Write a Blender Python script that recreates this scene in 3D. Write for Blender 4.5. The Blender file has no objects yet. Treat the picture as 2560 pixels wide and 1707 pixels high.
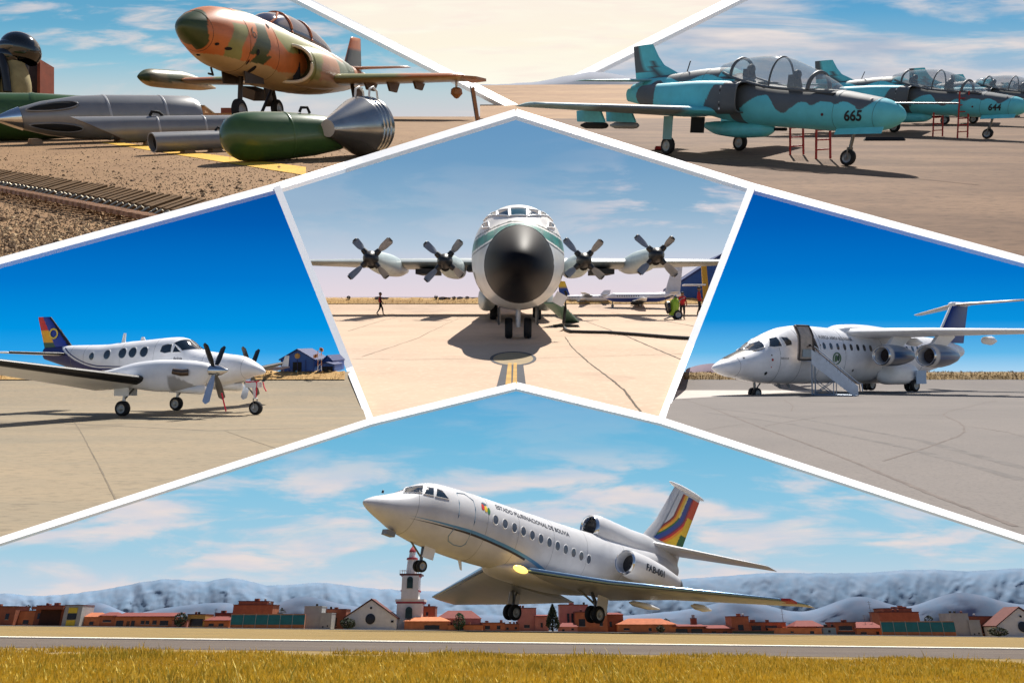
import bpy, bmesh, math, random
from math import sin, cos, tan, pi, sqrt, atan2, asin, radians
from mathutils import Vector, Matrix, noise as mnoise

sc = bpy.context.scene
col = sc.collection
random.seed(7)

# ------------------------------------------------------------------ camera
FPX, CX, CY = 1800.0, 1280.0, 853.5          # focal length in photo pixels, photo centre
cam_d = bpy.data.cameras.new('camera')
cam_d.sensor_width = 36.0
cam_d.lens = 36.0 * FPX / 2560.0
cam_d.clip_start = 0.05
cam_d.clip_end = 90000.0
cam = bpy.data.objects.new('camera', cam_d)
cam.location = (0, 0, 0)
cam.rotation_euler = (pi / 2, 0, 0)
col.objects.link(cam)
sc.camera = cam

# ------------------------------------------------------------------ sun, sky, exposure
SUN = Vector((0.17, 0.54, 0.824)).normalized()   # direction towards the sun
EXPOSURE = 0.55
sc.view_settings.view_transform = 'Standard'
sc.view_settings.look = 'None'
sc.view_settings.gamma = 1.0
sc.view_settings.use_curve_mapping = False
sc.view_settings.exposure = EXPOSURE
EXG = 2.0 ** EXPOSURE
world = bpy.data.worlds.new('World')
sc.world = world
world.use_nodes = True
wn = world.node_tree.nodes
sky = wn.new('ShaderNodeTexSky')
sky.sky_type = 'NISHITA'
sky.sun_disc = False
sky.sun_elevation = asin(SUN.z)
sky.sun_rotation = atan2(SUN.x, SUN.y)
sky.altitude = 2500
wbg = wn['Background']
wbg.inputs['Strength'].default_value = 0.075
world.node_tree.links.new(sky.outputs[0], wbg.inputs['Color'])
sun_d = bpy.data.lights.new('sun', 'SUN')
sun_d.energy = 4.7
sun_d.angle = radians(0.5)
sun_d.color = (1.0, 0.95, 0.87)
sun_o = bpy.data.objects.new('sun', sun_d)
sun_o.rotation_euler = SUN.to_track_quat('Z', 'Y').to_euler()
col.objects.link(sun_o)

# ------------------------------------------------------------------ colour and materials
def lin(c):
    return c / 12.92 if c <= 0.04045 else ((c + 0.055) / 1.055) ** 2.4

def rgb(r, g, b):
    return (lin(r / 255), lin(g / 255), lin(b / 255))

MATS = {}

def mat(name, color, rough=0.5, metal=0.0, var=0.12, scale=6.0, bump=0.0, bscale=40.0, coat=0.0, alpha=1.0,
        emit=None, estr=0.0, stretch=(1, 1, 1), col2=None, spec=0.5):
    """principled paint with soft blotches of a second tone and optional fine relief"""
    if name in MATS:
        return MATS[name]
    m = bpy.data.materials.new(name)
    m.use_nodes = True
    nt = m.node_tree
    b = nt.nodes['Principled BSDF']
    b.inputs['Roughness'].default_value = rough
    b.inputs['Metallic'].default_value = metal
    b.inputs['Specular IOR Level'].default_value = spec
    b.inputs['Coat Weight'].default_value = coat
    b.inputs['Coat Roughness'].default_value = 0.08
    if alpha < 1:
        b.inputs['Alpha'].default_value = alpha
    if emit:
        b.inputs['Emission Color'].default_value = (*emit, 1)
        b.inputs['Emission Strength'].default_value = estr
    tc = nt.nodes.new('ShaderNodeTexCoord')
    mp = nt.nodes.new('ShaderNodeMapping')
    mp.inputs['Scale'].default_value = stretch
    nt.links.new(tc.outputs['Object'], mp.inputs['Vector'])
    if color == 'paint':
        at = nt.nodes.new('ShaderNodeAttribute')
        at.attribute_name = 'paint'
        src = at.outputs['Color']
    else:
        rg = nt.nodes.new('ShaderNodeRGB')
        rg.outputs[0].default_value = (*color, 1)
        src = rg.outputs[0]
    if var > 0:
        n = nt.nodes.new('ShaderNodeTexNoise')
        n.inputs['Scale'].default_value = scale
        n.inputs['Detail'].default_value = 6
        n.inputs['Roughness'].default_value = 0.62
        nt.links.new(mp.outputs[0], n.inputs['Vector'])
        mr = nt.nodes.new('ShaderNodeMapRange')
        mr.inputs['From Min'].default_value = 0.3
        mr.inputs['From Max'].default_value = 0.72
        nt.links.new(n.outputs['Fac'], mr.inputs['Value'])
        mx = nt.nodes.new('ShaderNodeMix')
        mx.data_type = 'RGBA'
        nt.links.new(mr.outputs[0], mx.inputs[0])
        if col2 is not None:
            nt.links.new(src, mx.inputs[6])
            mx.inputs[7].default_value = (*col2, 1)
        else:
            mx.inputs[0].default_value = 1
            hv = nt.nodes.new('ShaderNodeHueSaturation')
            mr.inputs['To Min'].default_value = 1 - var
            mr.inputs['To Max'].default_value = 1 + var * 0.5
            nt.links.new(mr.outputs[0], hv.inputs['Value'])
            nt.links.new(src, hv.inputs['Color'])
            nt.nodes.remove(mx)
            mx = None
            src = hv.outputs[0]
        if mx:
            src = mx.outputs[2]
    nt.links.new(src, b.inputs['Base Color'])
    if bump > 0:
        bn = nt.nodes.new('ShaderNodeTexNoise')
        bn.inputs['Scale'].default_value = bscale
        bn.inputs['Detail'].default_value = 5
        nt.links.new(mp.outputs[0], bn.inputs['Vector'])
        bp = nt.nodes.new('ShaderNodeBump')
        bp.inputs['Strength'].default_value = bump
        bp.inputs['Distance'].default_value = 0.05
        nt.links.new(bn.outputs['Fac'], bp.inputs['Height'])
        nt.links.new(bp.outputs[0], b.inputs['Normal'])
    MATS[name] = m
    return m

def glass(name, color, alpha=0.35, rough=0.03):
    """tinted pane: part see-through, part mirror of the sky"""
    if name in MATS:
        return MATS[name]
    m = mat(name, color, rough, 0, 0, alpha=alpha, spec=0.8)
    return m

M_PAINT = mat('paint_satin', 'paint', 0.36, 0, 0.15, 1.1, coat=0.04, spec=0.35)
M_CAMO = mat('paint_camouflage', 'paint', 0.42, 0, 0.16, 2.5, coat=0.1)
M_MATT = mat('paint_matt', 'paint', 0.62, 0, 0.12, 2.5)
M_WHITE = mat('white_paint', rgb(232, 232, 232), 0.34, 0, 0.07, 2.0, coat=0.15)
M_TYRE = mat('tyre_rubber', rgb(28, 28, 29), 0.8, 0, 0.25, 20)
M_RIM = mat('wheel_alloy', rgb(150, 150, 148), 0.4, 0.6, 0.2, 12)
M_STEEL = mat('gear_steel', rgb(120, 122, 122), 0.38, 0.7, 0.2, 9)
M_CHROME = mat('polished_metal', rgb(205, 207, 210), 0.16, 1.0, 0.08, 5)
M_BLACK = mat('black_paint', rgb(24, 24, 27), 0.4, 0, 0.2, 8)
M_DARK = mat('dark_cavity', rgb(12, 12, 12), 0.8, 0, 0.2, 8)
M_GLASSD = mat('dark_glass', rgb(22, 34, 42), 0.04, 0, 0.0, spec=0.9, coat=0.6)
M_GREY = mat('grey_metal', rgb(128, 130, 132), 0.45, 0.25, 0.14, 5)
M_RED = mat('red_paint', rgb(170, 36, 30), 0.5, 0, 0.18, 10)
M_TEXT = mat('dark_lettering', rgb(30, 38, 56), 0.5, 0, 0.05)
M_SEAM = mat('panel_joint', rgb(120, 122, 126), 0.6, 0, 0.1)
M_TRIM = mat('white_trim', (0.93, 0.93, 0.93), 0.6, 0, 0.03, 0.5)

# ------------------------------------------------------------------ mesh builder
def basis(ax):
    ax = Vector(ax).normalized()
    u = ax.cross(Vector((0, 0, 1)))
    if u.length < 1e-4:
        u = Vector((1, 0, 0))
    u.normalize()
    return ax, u, ax.cross(u).normalized()

class MB:
    def __init__(s):
        s.v = []
        s.f = []

    def add(s, vs, fs):
        o = len(s.v)
        s.v += [tuple(p) for p in vs]
        s.f += [tuple(i + o for i in f) for f in fs]
        return s

    def box(s, c, size, rot=None):
        hx, hy, hz = size[0] / 2, size[1] / 2, size[2] / 2
        ps = [Vector((x, y, z)) for z in (-hz, hz) for y in (-hy, hy) for x in (-hx, hx)]
        if rot is not None:
            ps = [rot @ p for p in ps]
        ps = [p + Vector(c) for p in ps]
        return s.add(ps, [(0, 2, 3, 1), (4, 5, 7, 6), (0, 1, 5, 4), (2, 6, 7, 3), (0, 4, 6, 2), (1, 3, 7, 5)])

    def hexa(s, ps):
        """8 points: bottom 4 (loop), top 4 (loop)"""
        return s.add(ps, [(3, 2, 1, 0), (4, 5, 6, 7), (0, 1, 5, 4), (1, 2, 6, 5), (2, 3, 7, 6), (3, 0, 4, 7)])

    def lathe(s, o, ax, prof, n=24, cap=True):
        ax, u, w = basis(ax)
        o = Vector(o)
        vs, fs = [], []
        for (t, r) in prof:
            for k in range(n):
                a = 2 * pi * k / n
                vs.append(o + ax * t + (u * cos(a) + w * sin(a)) * r)
        m = len(prof)
        for i in range(m - 1):
            for k in range(n):
                k2 = (k + 1) % n
                fs.append((i * n + k, (i + 1) * n + k, (i + 1) * n + k2, i * n + k2))
        if cap:
            if prof[0][1] > 1e-5:
                fs.append(tuple(range(n)))
            if prof[-1][1] > 1e-5:
                fs.append(tuple((m - 1) * n + k for k in reversed(range(n))))
        return s.add(vs, fs)

    def tube(s, pts, r, n=8):
        pts = [Vector(p) for p in pts]
        vs, fs = [], []
        m = len(pts)
        for i, p in enumerate(pts):
            d = (pts[min(i + 1, m - 1)] - pts[max(i - 1, 0)])
            ax, u, w = basis(d)
            rr = r[i] if isinstance(r, (list, tuple)) else r
            for k in range(n):
                a = 2 * pi * k / n
                vs.append(p + (u * cos(a) + w * sin(a)) * rr)
        for i in range(m - 1):
            for k in range(n):
                k2 = (k + 1) % n
                fs.append((i * n + k, (i + 1) * n + k, (i + 1) * n + k2, i * n + k2))
        fs.append(tuple(range(n)))
        fs.append(tuple((m - 1) * n + k for k in reversed(range(n))))
        return s.add(vs, fs)

    def rod(s, a, b, r, n=8):
        return s.tube([a, b], r, n)

    def prism(s, poly, d):
        """polygon of 3d points pushed along vector d"""
        n = len(poly)
        poly = [Vector(p) for p in poly]
        d = Vector(d)
        return s.add(poly + [p + d for p in poly],
                     [tuple(reversed(range(n))), tuple(range(n, 2 * n))] +
                     [(i, (i + 1) % n, (i + 1) % n + n, i + n) for i in range(n)])

    def ball(s, c, r, n=16, m=10, z0=-1.0, z1=1.0):
        c = Vector(c)
        r = r if isinstance(r, (tuple, list)) else (r, r, r)
        a0, a1 = asin(max(-1, z0)), asin(min(1, z1))
        vs, fs = [], []
        for i in range(m + 1):
            t = a0 + (a1 - a0) * i / m
            for k in range(n):
                a = 2 * pi * k / n
                vs.append(c + Vector((cos(a) * cos(t) * r[0], sin(a) * cos(t) * r[1], sin(t) * r[2])))
        for i in range(m):
            for k in range(n):
                k2 = (k + 1) % n
                fs.append((i * n + k, i * n + k2, (i + 1) * n + k2, (i + 1) * n + k))
        return s.add(vs, fs)

    def build(s, name, m, parent=None, smooth=40, paint=None):
        me = bpy.data.meshes.new(name)
        me.from_pydata(s.v, [], s.f)
        bm = bmesh.new()
        bm.from_mesh(me)
        bmesh.ops.remove_doubles(bm, verts=bm.verts, dist=1e-5)
        bmesh.ops.recalc_face_normals(bm, faces=bm.faces)
        bm.to_mesh(me)
        bm.free()
        if paint:
            ca = me.color_attributes.new('paint', 'FLOAT_COLOR', 'POINT')
            for i, v in enumerate(me.vertices):
                c = paint(v.co.x, v.co.y, v.co.z)
                ca.data[i].color = (c[0], c[1], c[2], 1)
        if smooth:
            me.polygons.foreach_set('use_smooth', [True] * len(me.polygons))
            if smooth < 180:
                me.set_sharp_from_angle(angle=radians(smooth))
        me.materials.append(m)
        o = bpy.data.objects.new(name, me)
        col.objects.link(o)
        if parent is not None:
            o.parent = parent
        return o

def tag(o, label=None, cat=None, group=None, kind=None):
    if label:
        o['label'] = label
    if cat:
        o['category'] = cat
    if group:
        o['group'] = group
    if kind:
        o['kind'] = kind
    return o

def empty(name, M, label, cat, group=None):
    o = bpy.data.objects.new(name, None)
    o.empty_display_size = 0.2
    col.objects.link(o)
    o.matrix_world = M
    return tag(o, label, cat, group)

def copy_tree(o, parent=None):
    c = o.copy()
    col.objects.link(c)
    if parent is not None:
        c.parent = parent
        c.matrix_parent_inverse = o.matrix_parent_inverse
    for ch in [x for x in bpy.data.objects if x.parent == o]:
        copy_tree(ch, c)
    return c

# ------------------------------------------------------------------ the terraces (each one a sloping apron with its own size)
class Terrace:
    """sloping ground z = -h + slope*y (+ roll), everything on it built k times metre size"""
    def __init__(s, H, h, k, roll=0.0):
        s.H, s.h, s.k, s.roll = H, h, k, roll
        s.slope = (CY - H) / FPX

    def z(s, x, y):
        return -s.h + s.slope * y - s.roll * x

    def gd(s, px, D):
        x = D * (px - CX) / FPX
        return Vector((x, D, s.z(x, D)))

    def g(s, px, py):
        D = FPX * s.h / (py - s.H - s.roll * (px - CX))
        return s.gd(px, D)

    def at(s, px, py, D):
        return Vector((D * (px - CX) / FPX, D, D * (CY - py) / FPX))

    def M(s, p, rz=0.0, sc_=1.0):
        return Matrix.Translation(Vector(p) * s.k) @ Matrix.Rotation(rz, 4, 'Z') @ Matrix.Scale(s.k * sc_, 4)

    def MT(s, p, rz=0.0):
        """frame standing square on the sloping ground"""
        return Matrix.Translation(Vector(p) * s.k) @ Matrix.Rotation(math.atan(s.slope), 4, 'X') @ Matrix.Rotation(rz, 4, 'Z') @ Matrix.Scale(s.k, 4)

    def hgt(s, p, row):
        """height, square to the slope, at which a point above p shows at the given row"""
        a = math.atan(s.slope)
        v = (CY - row) / FPX
        return (v * p.y - p.z) / (cos(a) + v * sin(a))

    def craft(s, R, t):
        m = Matrix(R).to_4x4()
        return Matrix.Translation(Vector(t) * s.k) @ m @ Matrix.Scale(s.k, 4)

def rot_ground(yaw, slope):
    return (Matrix.Rotation(math.atan(slope), 3, 'X') @ Matrix.Rotation(radians(yaw), 3, 'Z'))

T_RUN = Terrace(1568, 0.20, 0.5, 0.0113)      # runway with the jet taking off
T_LEFT = Terrace(925, 1.62, 5.0)              # apron of the twin turboprop
T_MID = Terrace(738, 1.92, 14.0)               # apron of the four-engined transport
T_RIGHT = Terrace(922, 1.91, 4.2)             # apron of the airliner with stairs
T_CAMO = Terrace(255, 0.53, 260.0)             # apron of the camouflaged jet and the stores
T_ROW = Terrace(235, 2.05, 90.0)              # apron of the trainer row

# ------------------------------------------------------------------ lofted bodies
def pchip(xs, ys):
    n = len(xs)
    h = [xs[i + 1] - xs[i] for i in range(n - 1)]
    d = [(ys[i + 1] - ys[i]) / h[i] for i in range(n - 1)]
    m = [0.0] * n
    m[0], m[-1] = d[0], d[-1]
    for i in range(1, n - 1):
        if d[i - 1] * d[i] > 0:
            w1, w2 = 2 * h[i] + h[i - 1], h[i] + 2 * h[i - 1]
            m[i] = (w1 + w2) / (w1 / d[i - 1] + w2 / d[i])
    def f(x):
        x = min(max(x, xs[0]), xs[-1])
        i = 0
        while i < n - 2 and x > xs[i + 1]:
            i += 1
        t = (x - xs[i]) / h[i]
        return ((1 + 2 * t) * (1 - t) ** 2 * ys[i] + t * (1 - t) ** 2 * h[i] * m[i]
                + t * t * (3 - 2 * t) * ys[i + 1] + t * t * (t - 1) * h[i] * m[i + 1])
    return f

def lerp_curve(pts):
    return pchip([p[0] for p in pts], [p[1] for p in pts])

class Loft:
    """body along x: stations (x, top z, bottom z, half width, z of widest point, exponent)"""
    def __init__(s, st, nose=None, tail=None):
        xs = [q[0] for q in st]
        s.x0, s.x1 = xs[0], xs[-1]
        s.fn = [pchip(xs, [q[j] for q in st]) for j in range(1, 6)]
        s.nose, s.tail = nose, tail

    def at(s, x):
        top, bot, hw, zc, e = [f(x) for f in s.fn]
        k = 1.0
        if s.nose and x < s.x0 + s.nose[0]:
            u = max(0.0, (x - s.x0) / s.nose[0])
            k = (1 - (1 - u) ** 2) ** s.nose[1]
        if s.tail and x > s.x1 - s.tail[0]:
            u = max(0.0, (s.x1 - x) / s.tail[0])
            k = (1 - (1 - u) ** 2) ** s.tail[1]
        return zc, hw * k, (top - zc) * k, (zc - bot) * k, e

    def pt(s, x, t):
        zc, hw, ht, hb, e = s.at(x)
        c, n = cos(t), sin(t)
        y = hw * math.copysign(abs(c) ** (2 / e), c)
        z = zc + (ht if n > 0 else hb) * math.copysign(abs(n) ** (2 / e), n)
        return Vector((x, y, z))

    def _y(s, x, z):
        zc, hw, ht, hb, e = s.at(x)
        q = (z - zc) / max(1e-6, ht if z > zc else hb)
        q = min(0.999, abs(q))
        return hw * (1 - q ** e) ** (1 / e)

    def side(s, x, z, sg, off=0.0):
        """point on the flank at (x, z), sg = +1 starboard, -1 port, lifted off along the normal"""
        y = s._y(x, z)
        if off:
            d = 0.01
            nx = -(s._y(x + d, z) - s._y(x - d, z)) / (2 * d)
            nz = -(s._y(x, z + d) - s._y(x, z - d)) / (2 * d)
            n = Vector((nx, 1, nz)).normalized()
            return Vector((x + n.x * off, sg * (y + n.y * off), z + n.z * off))
        return Vector((x, sg * y, z))

    def top(s, x, y, off=0.0):
        zc, hw, ht, hb, e = s.at(x)
        q = min(0.999, abs(y) / max(hw, 1e-6))
        return Vector((x, y, zc + ht * (1 - q ** e) ** (1 / e) + off))

    def mesh(s, nx=90, nt=64, xa=None, xb=None, cap=True, warp=1.0):
        xa = s.x0 if xa is None else xa
        xb = s.x1 if xb is None else xb
        xs = []
        for i in range(nx + 1):
            u = (i / nx) ** warp
            xs.append(u)
        if s.nose and xa == s.x0:
            L = s.nose[0] / (xb - xa)
            xs = [0.0, 0.0006, 0.002, 0.0045, 0.008] + [u for u in xs if u > 0.0105]
        xs = [xa + u * (xb - xa) for u in xs]
        if s.tail and xb == s.x1:
            L = xb - xa
            xs = [x for x in xs if x < xb - 0.011 * L] + [xb - q * L for q in (0.008, 0.0045, 0.002, 0.0006, 0)]
        mb = MB()
        vs, fs = [], []
        for x in xs:
            for k in range(nt):
                vs.append(s.pt(x, 2 * pi * k / nt))
        for i in range(len(xs) - 1):
            for k in range(nt):
                k2 = (k + 1) % nt
                fs.append((i * nt + k, (i + 1) * nt + k, (i + 1) * nt + k2, i * nt + k2))
        if cap:
            fs.append(tuple(range(nt)))
            fs.append(tuple((len(xs) - 1) * nt + k for k in reversed(range(nt))))
        return mb.add(vs, fs)

    def patch(s, poly, sg, off=0.01, depth=0.0):
        """flat outline in (x, z) laid on the flank as a filled fan; depth > 0 gives it an edge"""
        cx = sum(p[0] for p in poly) / len(poly)
        cz = sum(p[1] for p in poly) / len(poly)
        n = len(poly)
        mb = MB()
        mid = [((cx + p[0]) / 2, (cz + p[1]) / 2) for p in poly]
        vs = [s.side(cx, cz, sg, off)] + [s.side(p[0], p[1], sg, off) for p in mid] + [s.side(p[0], p[1], sg, off) for p in poly]
        fs = []
        for i in range(n):
            j = (i + 1) % n
            fs += [(0, 1 + i, 1 + j), (1 + i, 1 + n + i, 1 + n + j, 1 + j)]
        if depth:
            vs += [s.side(p[0], p[1], sg, off - depth) for p in poly]
            for i in range(n):
                j = (i + 1) % n
                fs.append((1 + n + i, 1 + 2 * n + i, 1 + 2 * n + j, 1 + n + j))
        return mb.add(vs, fs)

    def ribbon(s, x0, x1, zf, w, sg, off=0.008, n=60, taper=1.0):
        """painted band along the flank; zf(x) is its centre line"""
        vs, fs = [], []
        for i in range(n + 1):
            x = x0 + (x1 - x0) * i / n
            t = min(1, (x - x0) / taper + .05)
            z, ww = zf(x), (w(x) if callable(w) else w) * t
            for q in (-.5, 0, .5):
                vs.append(s.side(x, z + ww * q, sg, off))
        for i in range(n):
            for k in (0, 1):
                a = 3 * i + k
                fs.append((a, a + 1, a + 4, a + 3))
        return MB().add(vs, fs)

    def seam(s, x, w, off=0.0, a0=0, a1=360):
        """panel joint running round the body"""
        n = 60
        pts = []
        for k in range(n + 1):
            p = s.pt(x, radians(a0 + (a1 - a0) * k / n))
            c = Vector((x, 0, s.at(x)[0]))
            pts.append(p + (p - c).normalized() * off)
        return MB().tube(pts, w, 5)

    def ring(s, poly, sg, w=0.03, off=0.012):
        """thin raised outline on the flank"""
        mb = MB()
        mb_pts = [s.side(p[0], p[1], sg, off) for p in poly]
        return mb.tube(mb_pts + [mb_pts[0]], w, 6)

def oval(cx, cz, rx, rz, n=18, e=2.0, lean=0.0):
    out = []
    for k in range(n):
        a = 2 * pi * k / n
        c, q = cos(a), sin(a)
        dz = rz * math.copysign(abs(q) ** (2 / e), q)
        out.append((cx + rx * math.copysign(abs(c) ** (2 / e), c) + lean * dz, cz + dz))
    return out

# ------------------------------------------------------------------ wings
def foil(n=9, te=0.06):
    up = []
    for i in range(n + 1):
        u = 0.5 * (1 - cos(pi * i / n))
        t = 5 * (0.2969 * sqrt(u) - 0.126 * u - 0.3516 * u * u + 0.2843 * u ** 3 - 0.1036 * u ** 4)
        up.append((u, max(t, te * 0.5 * u)))
    return [(u, t) for u, t in up] + [(u, -0.8 * t) for u, t in reversed(up[1:])]

FOIL = foil()

def wing(secs, vertical=False, steps=6, tipround=True):
    """sections: (leading-edge point, chord, thickness, drop of the trailing edge)"""
    mb = MB()
    n = len(FOIL)
    out = []
    for i in range(len(secs) - 1):
        for q in range(steps):
            t = q / steps
            a, b = secs[i], secs[i + 1]
            out.append([Vector(a[0]).lerp(Vector(b[0]), t)] + [a[j] + (b[j] - a[j]) * t for j in range(1, 4)])
    L = secs[-1]
    out.append([Vector(L[0]), L[1], L[2], L[3]])
    if tipround:
        d = (Vector(secs[-1][0]) - Vector(secs[-2][0])).normalized()
        out.append([Vector(L[0]) + d * L[2] * 0.35 + Vector((L[1] * 0.08, 0, 0)), L[1] * 0.84, L[2] * 0.45, L[3]])
    vs, fs = [], []
    for le, c, th, dr in out:
        for u, t in FOIL:
            if vertical:
                vs.append(le + Vector((u * c, t * th, 0)))
            else:
                vs.append(le + Vector((u * c, 0, t * th - dr * u)))
    m = len(out)
    for i in range(m - 1):
        for k in range(n):
            k2 = (k + 1) % n
            fs.append((i * n + k, (i + 1) * n + k, (i + 1) * n + k2, i * n + k2))
    fs.append(tuple(range(n)))
    fs.append(tuple((m - 1) * n + k for k in reversed(range(n))))
    return mb.add(vs, fs)

# ------------------------------------------------------------------ shared parts
def wheel(parent, c, r, w, ax=(0, 1, 0), rim=M_RIM, name='wheel'):
    p = [(-.5, .62), (-.5, .86), (-.36, .97), (-.15, 1.0), (.15, 1.0), (.36, .97), (.5, .86), (.5, .62)]
    mb = MB().lathe(c, ax, [(t * w, q * r) for t, q in p], 28, cap=False)
    o = mb.build(name, M_TYRE, parent, 50)
    q = [(-.46, .0), (-.46, .18), (-.38, .3), (-.36, .5), (-.47, .64), (.47, .64), (.36, .5), (.38, .3), (.46, .18), (.46, 0)]
    MB().lathe(c, ax, [(t * w, k * r) for t, k in q], 24, cap=False).build('rim', rim, o, 35)
    return o

def gear_leg(parent, pts, r, name='gear_leg', m=None):
    return MB().tube(pts, r, 10).build(name, m or M_STEEL, parent, 40)

def blade_mesh(root, tip, ax, w, th, tw0=58, tw1=18):
    """one propeller blade from root to tip, twisted about its length"""
    root, tip = Vector(root), Vector(tip)
    d = tip - root
    L = d.length
    d.normalize()
    ax = Vector(ax).normalized()
    tq = ax.cross(d).normalized()
    mb = MB()
    vs, fs = [], []
    N = 12
    sh = [(-.5, 0), (-.2, .5), (.2, .45), (.5, 0), (.2, -.3), (-.2, -.35)]
    for i in range(N + 1):
        t = i / N
        wd = w * (0.42 + 0.58 * sin(min(1, t * 2.2) * pi / 2)) * (1 if t < .9 else sqrt(max(0.02, 1 - ((t - .9) / .1) ** 2)))
        tw = radians(tw0 + (tw1 - tw0) * t)
        a = tq * cos(tw) + ax * sin(tw)
        b = d.cross(a)
        for u, q in sh:
            vs.append(root + d * L * t + a * u * wd + b * q * th * (1.25 - t))
    n = len(sh)
    for i in range(N):
        for k in range(n):
            k2 = (k + 1) % n
            fs.append((i * n + k, (i + 1) * n + k, (i + 1) * n + k2, i * n + k2))
    fs.append(tuple(range(n)))
    fs.append(tuple(N * n + k for k in reversed(range(n))))
    return mb.add(vs, fs)

_txt = {}
def glyphs(body, size, bold=0.0, space=1.0):
    """flat letter shapes as (verts2d, faces)"""
    cu = bpy.data.curves.new('t', 'FONT')
    cu.body = body
    cu.size = size
    cu.offset = bold
    cu.space_character = space
    cu.resolution_u = 3
    cu.fill_mode = 'FRONT'
    ob = bpy.data.objects.new('t', cu)
    col.objects.link(ob)
    dg = bpy.context.evaluated_depsgraph_get()
    me = bpy.data.meshes.new_from_object(ob.evaluated_get(dg))
    vs = [(v.co.x, v.co.y) for v in me.vertices]
    fs = [tuple(p.vertices) for p in me.polygons]
    bpy.data.objects.remove(ob)
    bpy.data.curves.remove(cu)
    bpy.data.meshes.remove(me)
    return vs, fs

def lettering(name, body, size, fn, parent, m=M_TEXT, bold=0.0, space=1.0):
    vs, fs = glyphs(body, size, bold, space)
    return MB().add([fn(u, v) for u, v in vs], fs).build(name, m, parent, 0)
# ------------------------------------------------------------------ border lines of the terraces (photo pixels)
LOW = [(-900, 1639), (0, 1350), (928, 1052), (1291, 963), (1652, 1050), (2560, 1346), (3460, 1639)]   # over the runway sky
HIGH = [(-900, 915), (0, 652), (692, 466), (1290, 281), (1880, 466), (2560, 650), (3460, 893)]        # over the apron skies
POST_L = [(692, 466), (926, 1050)]
POST_R = [(1880, 466), (1653, 1050)]
VEE_L = [(-900, -845), (1290, 269)]
VEE_R = [(3460, -810), (1290, 269)]

def line_y(L, x):
    for (a, b), (c, d) in zip(L, L[1:]):
        if a <= x <= c:
            return b + (d - b) * (x - a) / (c - a)

def seg_x(a, b, y):
    return a[0] + (b[0] - a[0]) * (y - a[1]) / (b[1] - a[1])

# ------------------------------------------------------------------ ground sheets
def ground_mat(name, base, alt, fine, s1, s2, bump=0.25, streak=(1, 1, 1), rough=0.9, dark=None):
    """worn pavement: broad stains, fine aggregate and a little relief"""
    m = bpy.data.materials.new(name)
    m.use_nodes = True
    nt = m.node_tree
    b = nt.nodes['Principled BSDF']
    b.inputs['Roughness'].default_value = rough
    b.inputs['Specular IOR Level'].default_value = 0.25
    tc = nt.nodes.new('ShaderNodeTexCoord')
    mp = nt.nodes.new('ShaderNodeMapping')
    mp.inputs['Scale'].default_value = streak
    nt.links.new(tc.outputs['Object'], mp.inputs['Vector'])
    def noise(sc_, det, rg=0.6, src=mp):
        n = nt.nodes.new('ShaderNodeTexNoise')
        n.inputs['Scale'].default_value = sc_
        n.inputs['Detail'].default_value = det
        n.inputs['Roughness'].default_value = rg
        nt.links.new(src.outputs[0] if src is mp else src, n.inputs['Vector'])
        return n
    def mix(a, bcol, fac, lo, hi):
        r = nt.nodes.new('ShaderNodeMapRange')
        r.inputs['From Min'].default_value = lo
        r.inputs['From Max'].default_value = hi
        nt.links.new(fac, r.inputs['Value'])
        x = nt.nodes.new('ShaderNodeMix')
        x.data_type = 'RGBA'
        nt.links.new(r.outputs[0], x.inputs[0])
        if isinstance(a, tuple):
            x.inputs[6].default_value = (*a, 1)
        else:
            nt.links.new(a, x.inputs[6])
        x.inputs[7].default_value = (*bcol, 1)
        return x.outputs[2]
    n1 = noise(s1, 6, 0.65)
    c = mix(base, alt, n1.outputs['Fac'], 0.38, 0.66)
    n2 = noise(s2, 4, 0.7)
    c = mix(c, fine, n2.outputs['Fac'], 0.5, 0.78)
    if dark:
        n3 = noise(s1 * 0.37, 8, 0.7, tc.outputs['Object'])
        c = mix(c, dark, n3.outputs['Fac'], 0.56, 0.74)
    nt.links.new(c, b.inputs['Base Color'])
    bp = nt.nodes.new('ShaderNodeBump')
    bp.inputs['Strength'].default_value = bump
    bp.inputs['Distance'].default_value = 0.03
    nt.links.new(n2.outputs['Fac'], bp.inputs['Height'])
    nt.links.new(bp.outputs[0], b.inputs['Normal'])
    return m

def sheet(name, T, rows, xl, xr, m, Dflat=None, Dfar=None, rowfar=None, nx=24, lift=0.0):
    """ground sheet of terrace T; past Dflat it rises to a low crest at Dfar"""
    mb = MB()
    vs, fs = [], []
    rflat = T.H + FPX * T.h / Dflat if Dflat else None
    for r in rows:
        a, b = xl(r), xr(r)
        for i in range(nx + 1):
            px = a + (b - a) * i / nx
            rr = r - T.roll * (px - CX) if False else r
            if rflat and r < rflat:
                t = (rflat - r) / (rflat - rowfar)
                D = Dflat + (Dfar - Dflat) * t
                p = T.at(px, r, D)
            else:
                D = FPX * T.h / (r - T.H)
                p = T.gd(px, D)
            p.z += lift
            vs.append(p)
    n = nx + 1
    for j in range(len(rows) - 1):
        for i in range(nx):
            fs.append((j * n + i, j * n + i + 1, (j + 1) * n + i + 1, (j + 1) * n + i))
    o = mb.add(vs, fs).build(name, m, None, 180)
    o.matrix_world = Matrix.Scale(T.k, 4)
    return tag(o, kind='structure')

def rows_between(a, b, n, p=1.0):
    return [a + (b - a) * (i / n) ** p for i in range(n + 1)]

# wide land under the terraces
land = MB().add([(-40000, -40000, -400), (40000, -40000, -400), (40000, 40000, -400), (-40000, 40000, -400)], [(0, 1, 2, 3)]).build(
    'ground', mat('dry_land', rgb(165, 140, 110), 0.95, 0, 0.2, 0.01), None, 0)
tag(land, kind='structure')

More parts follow.
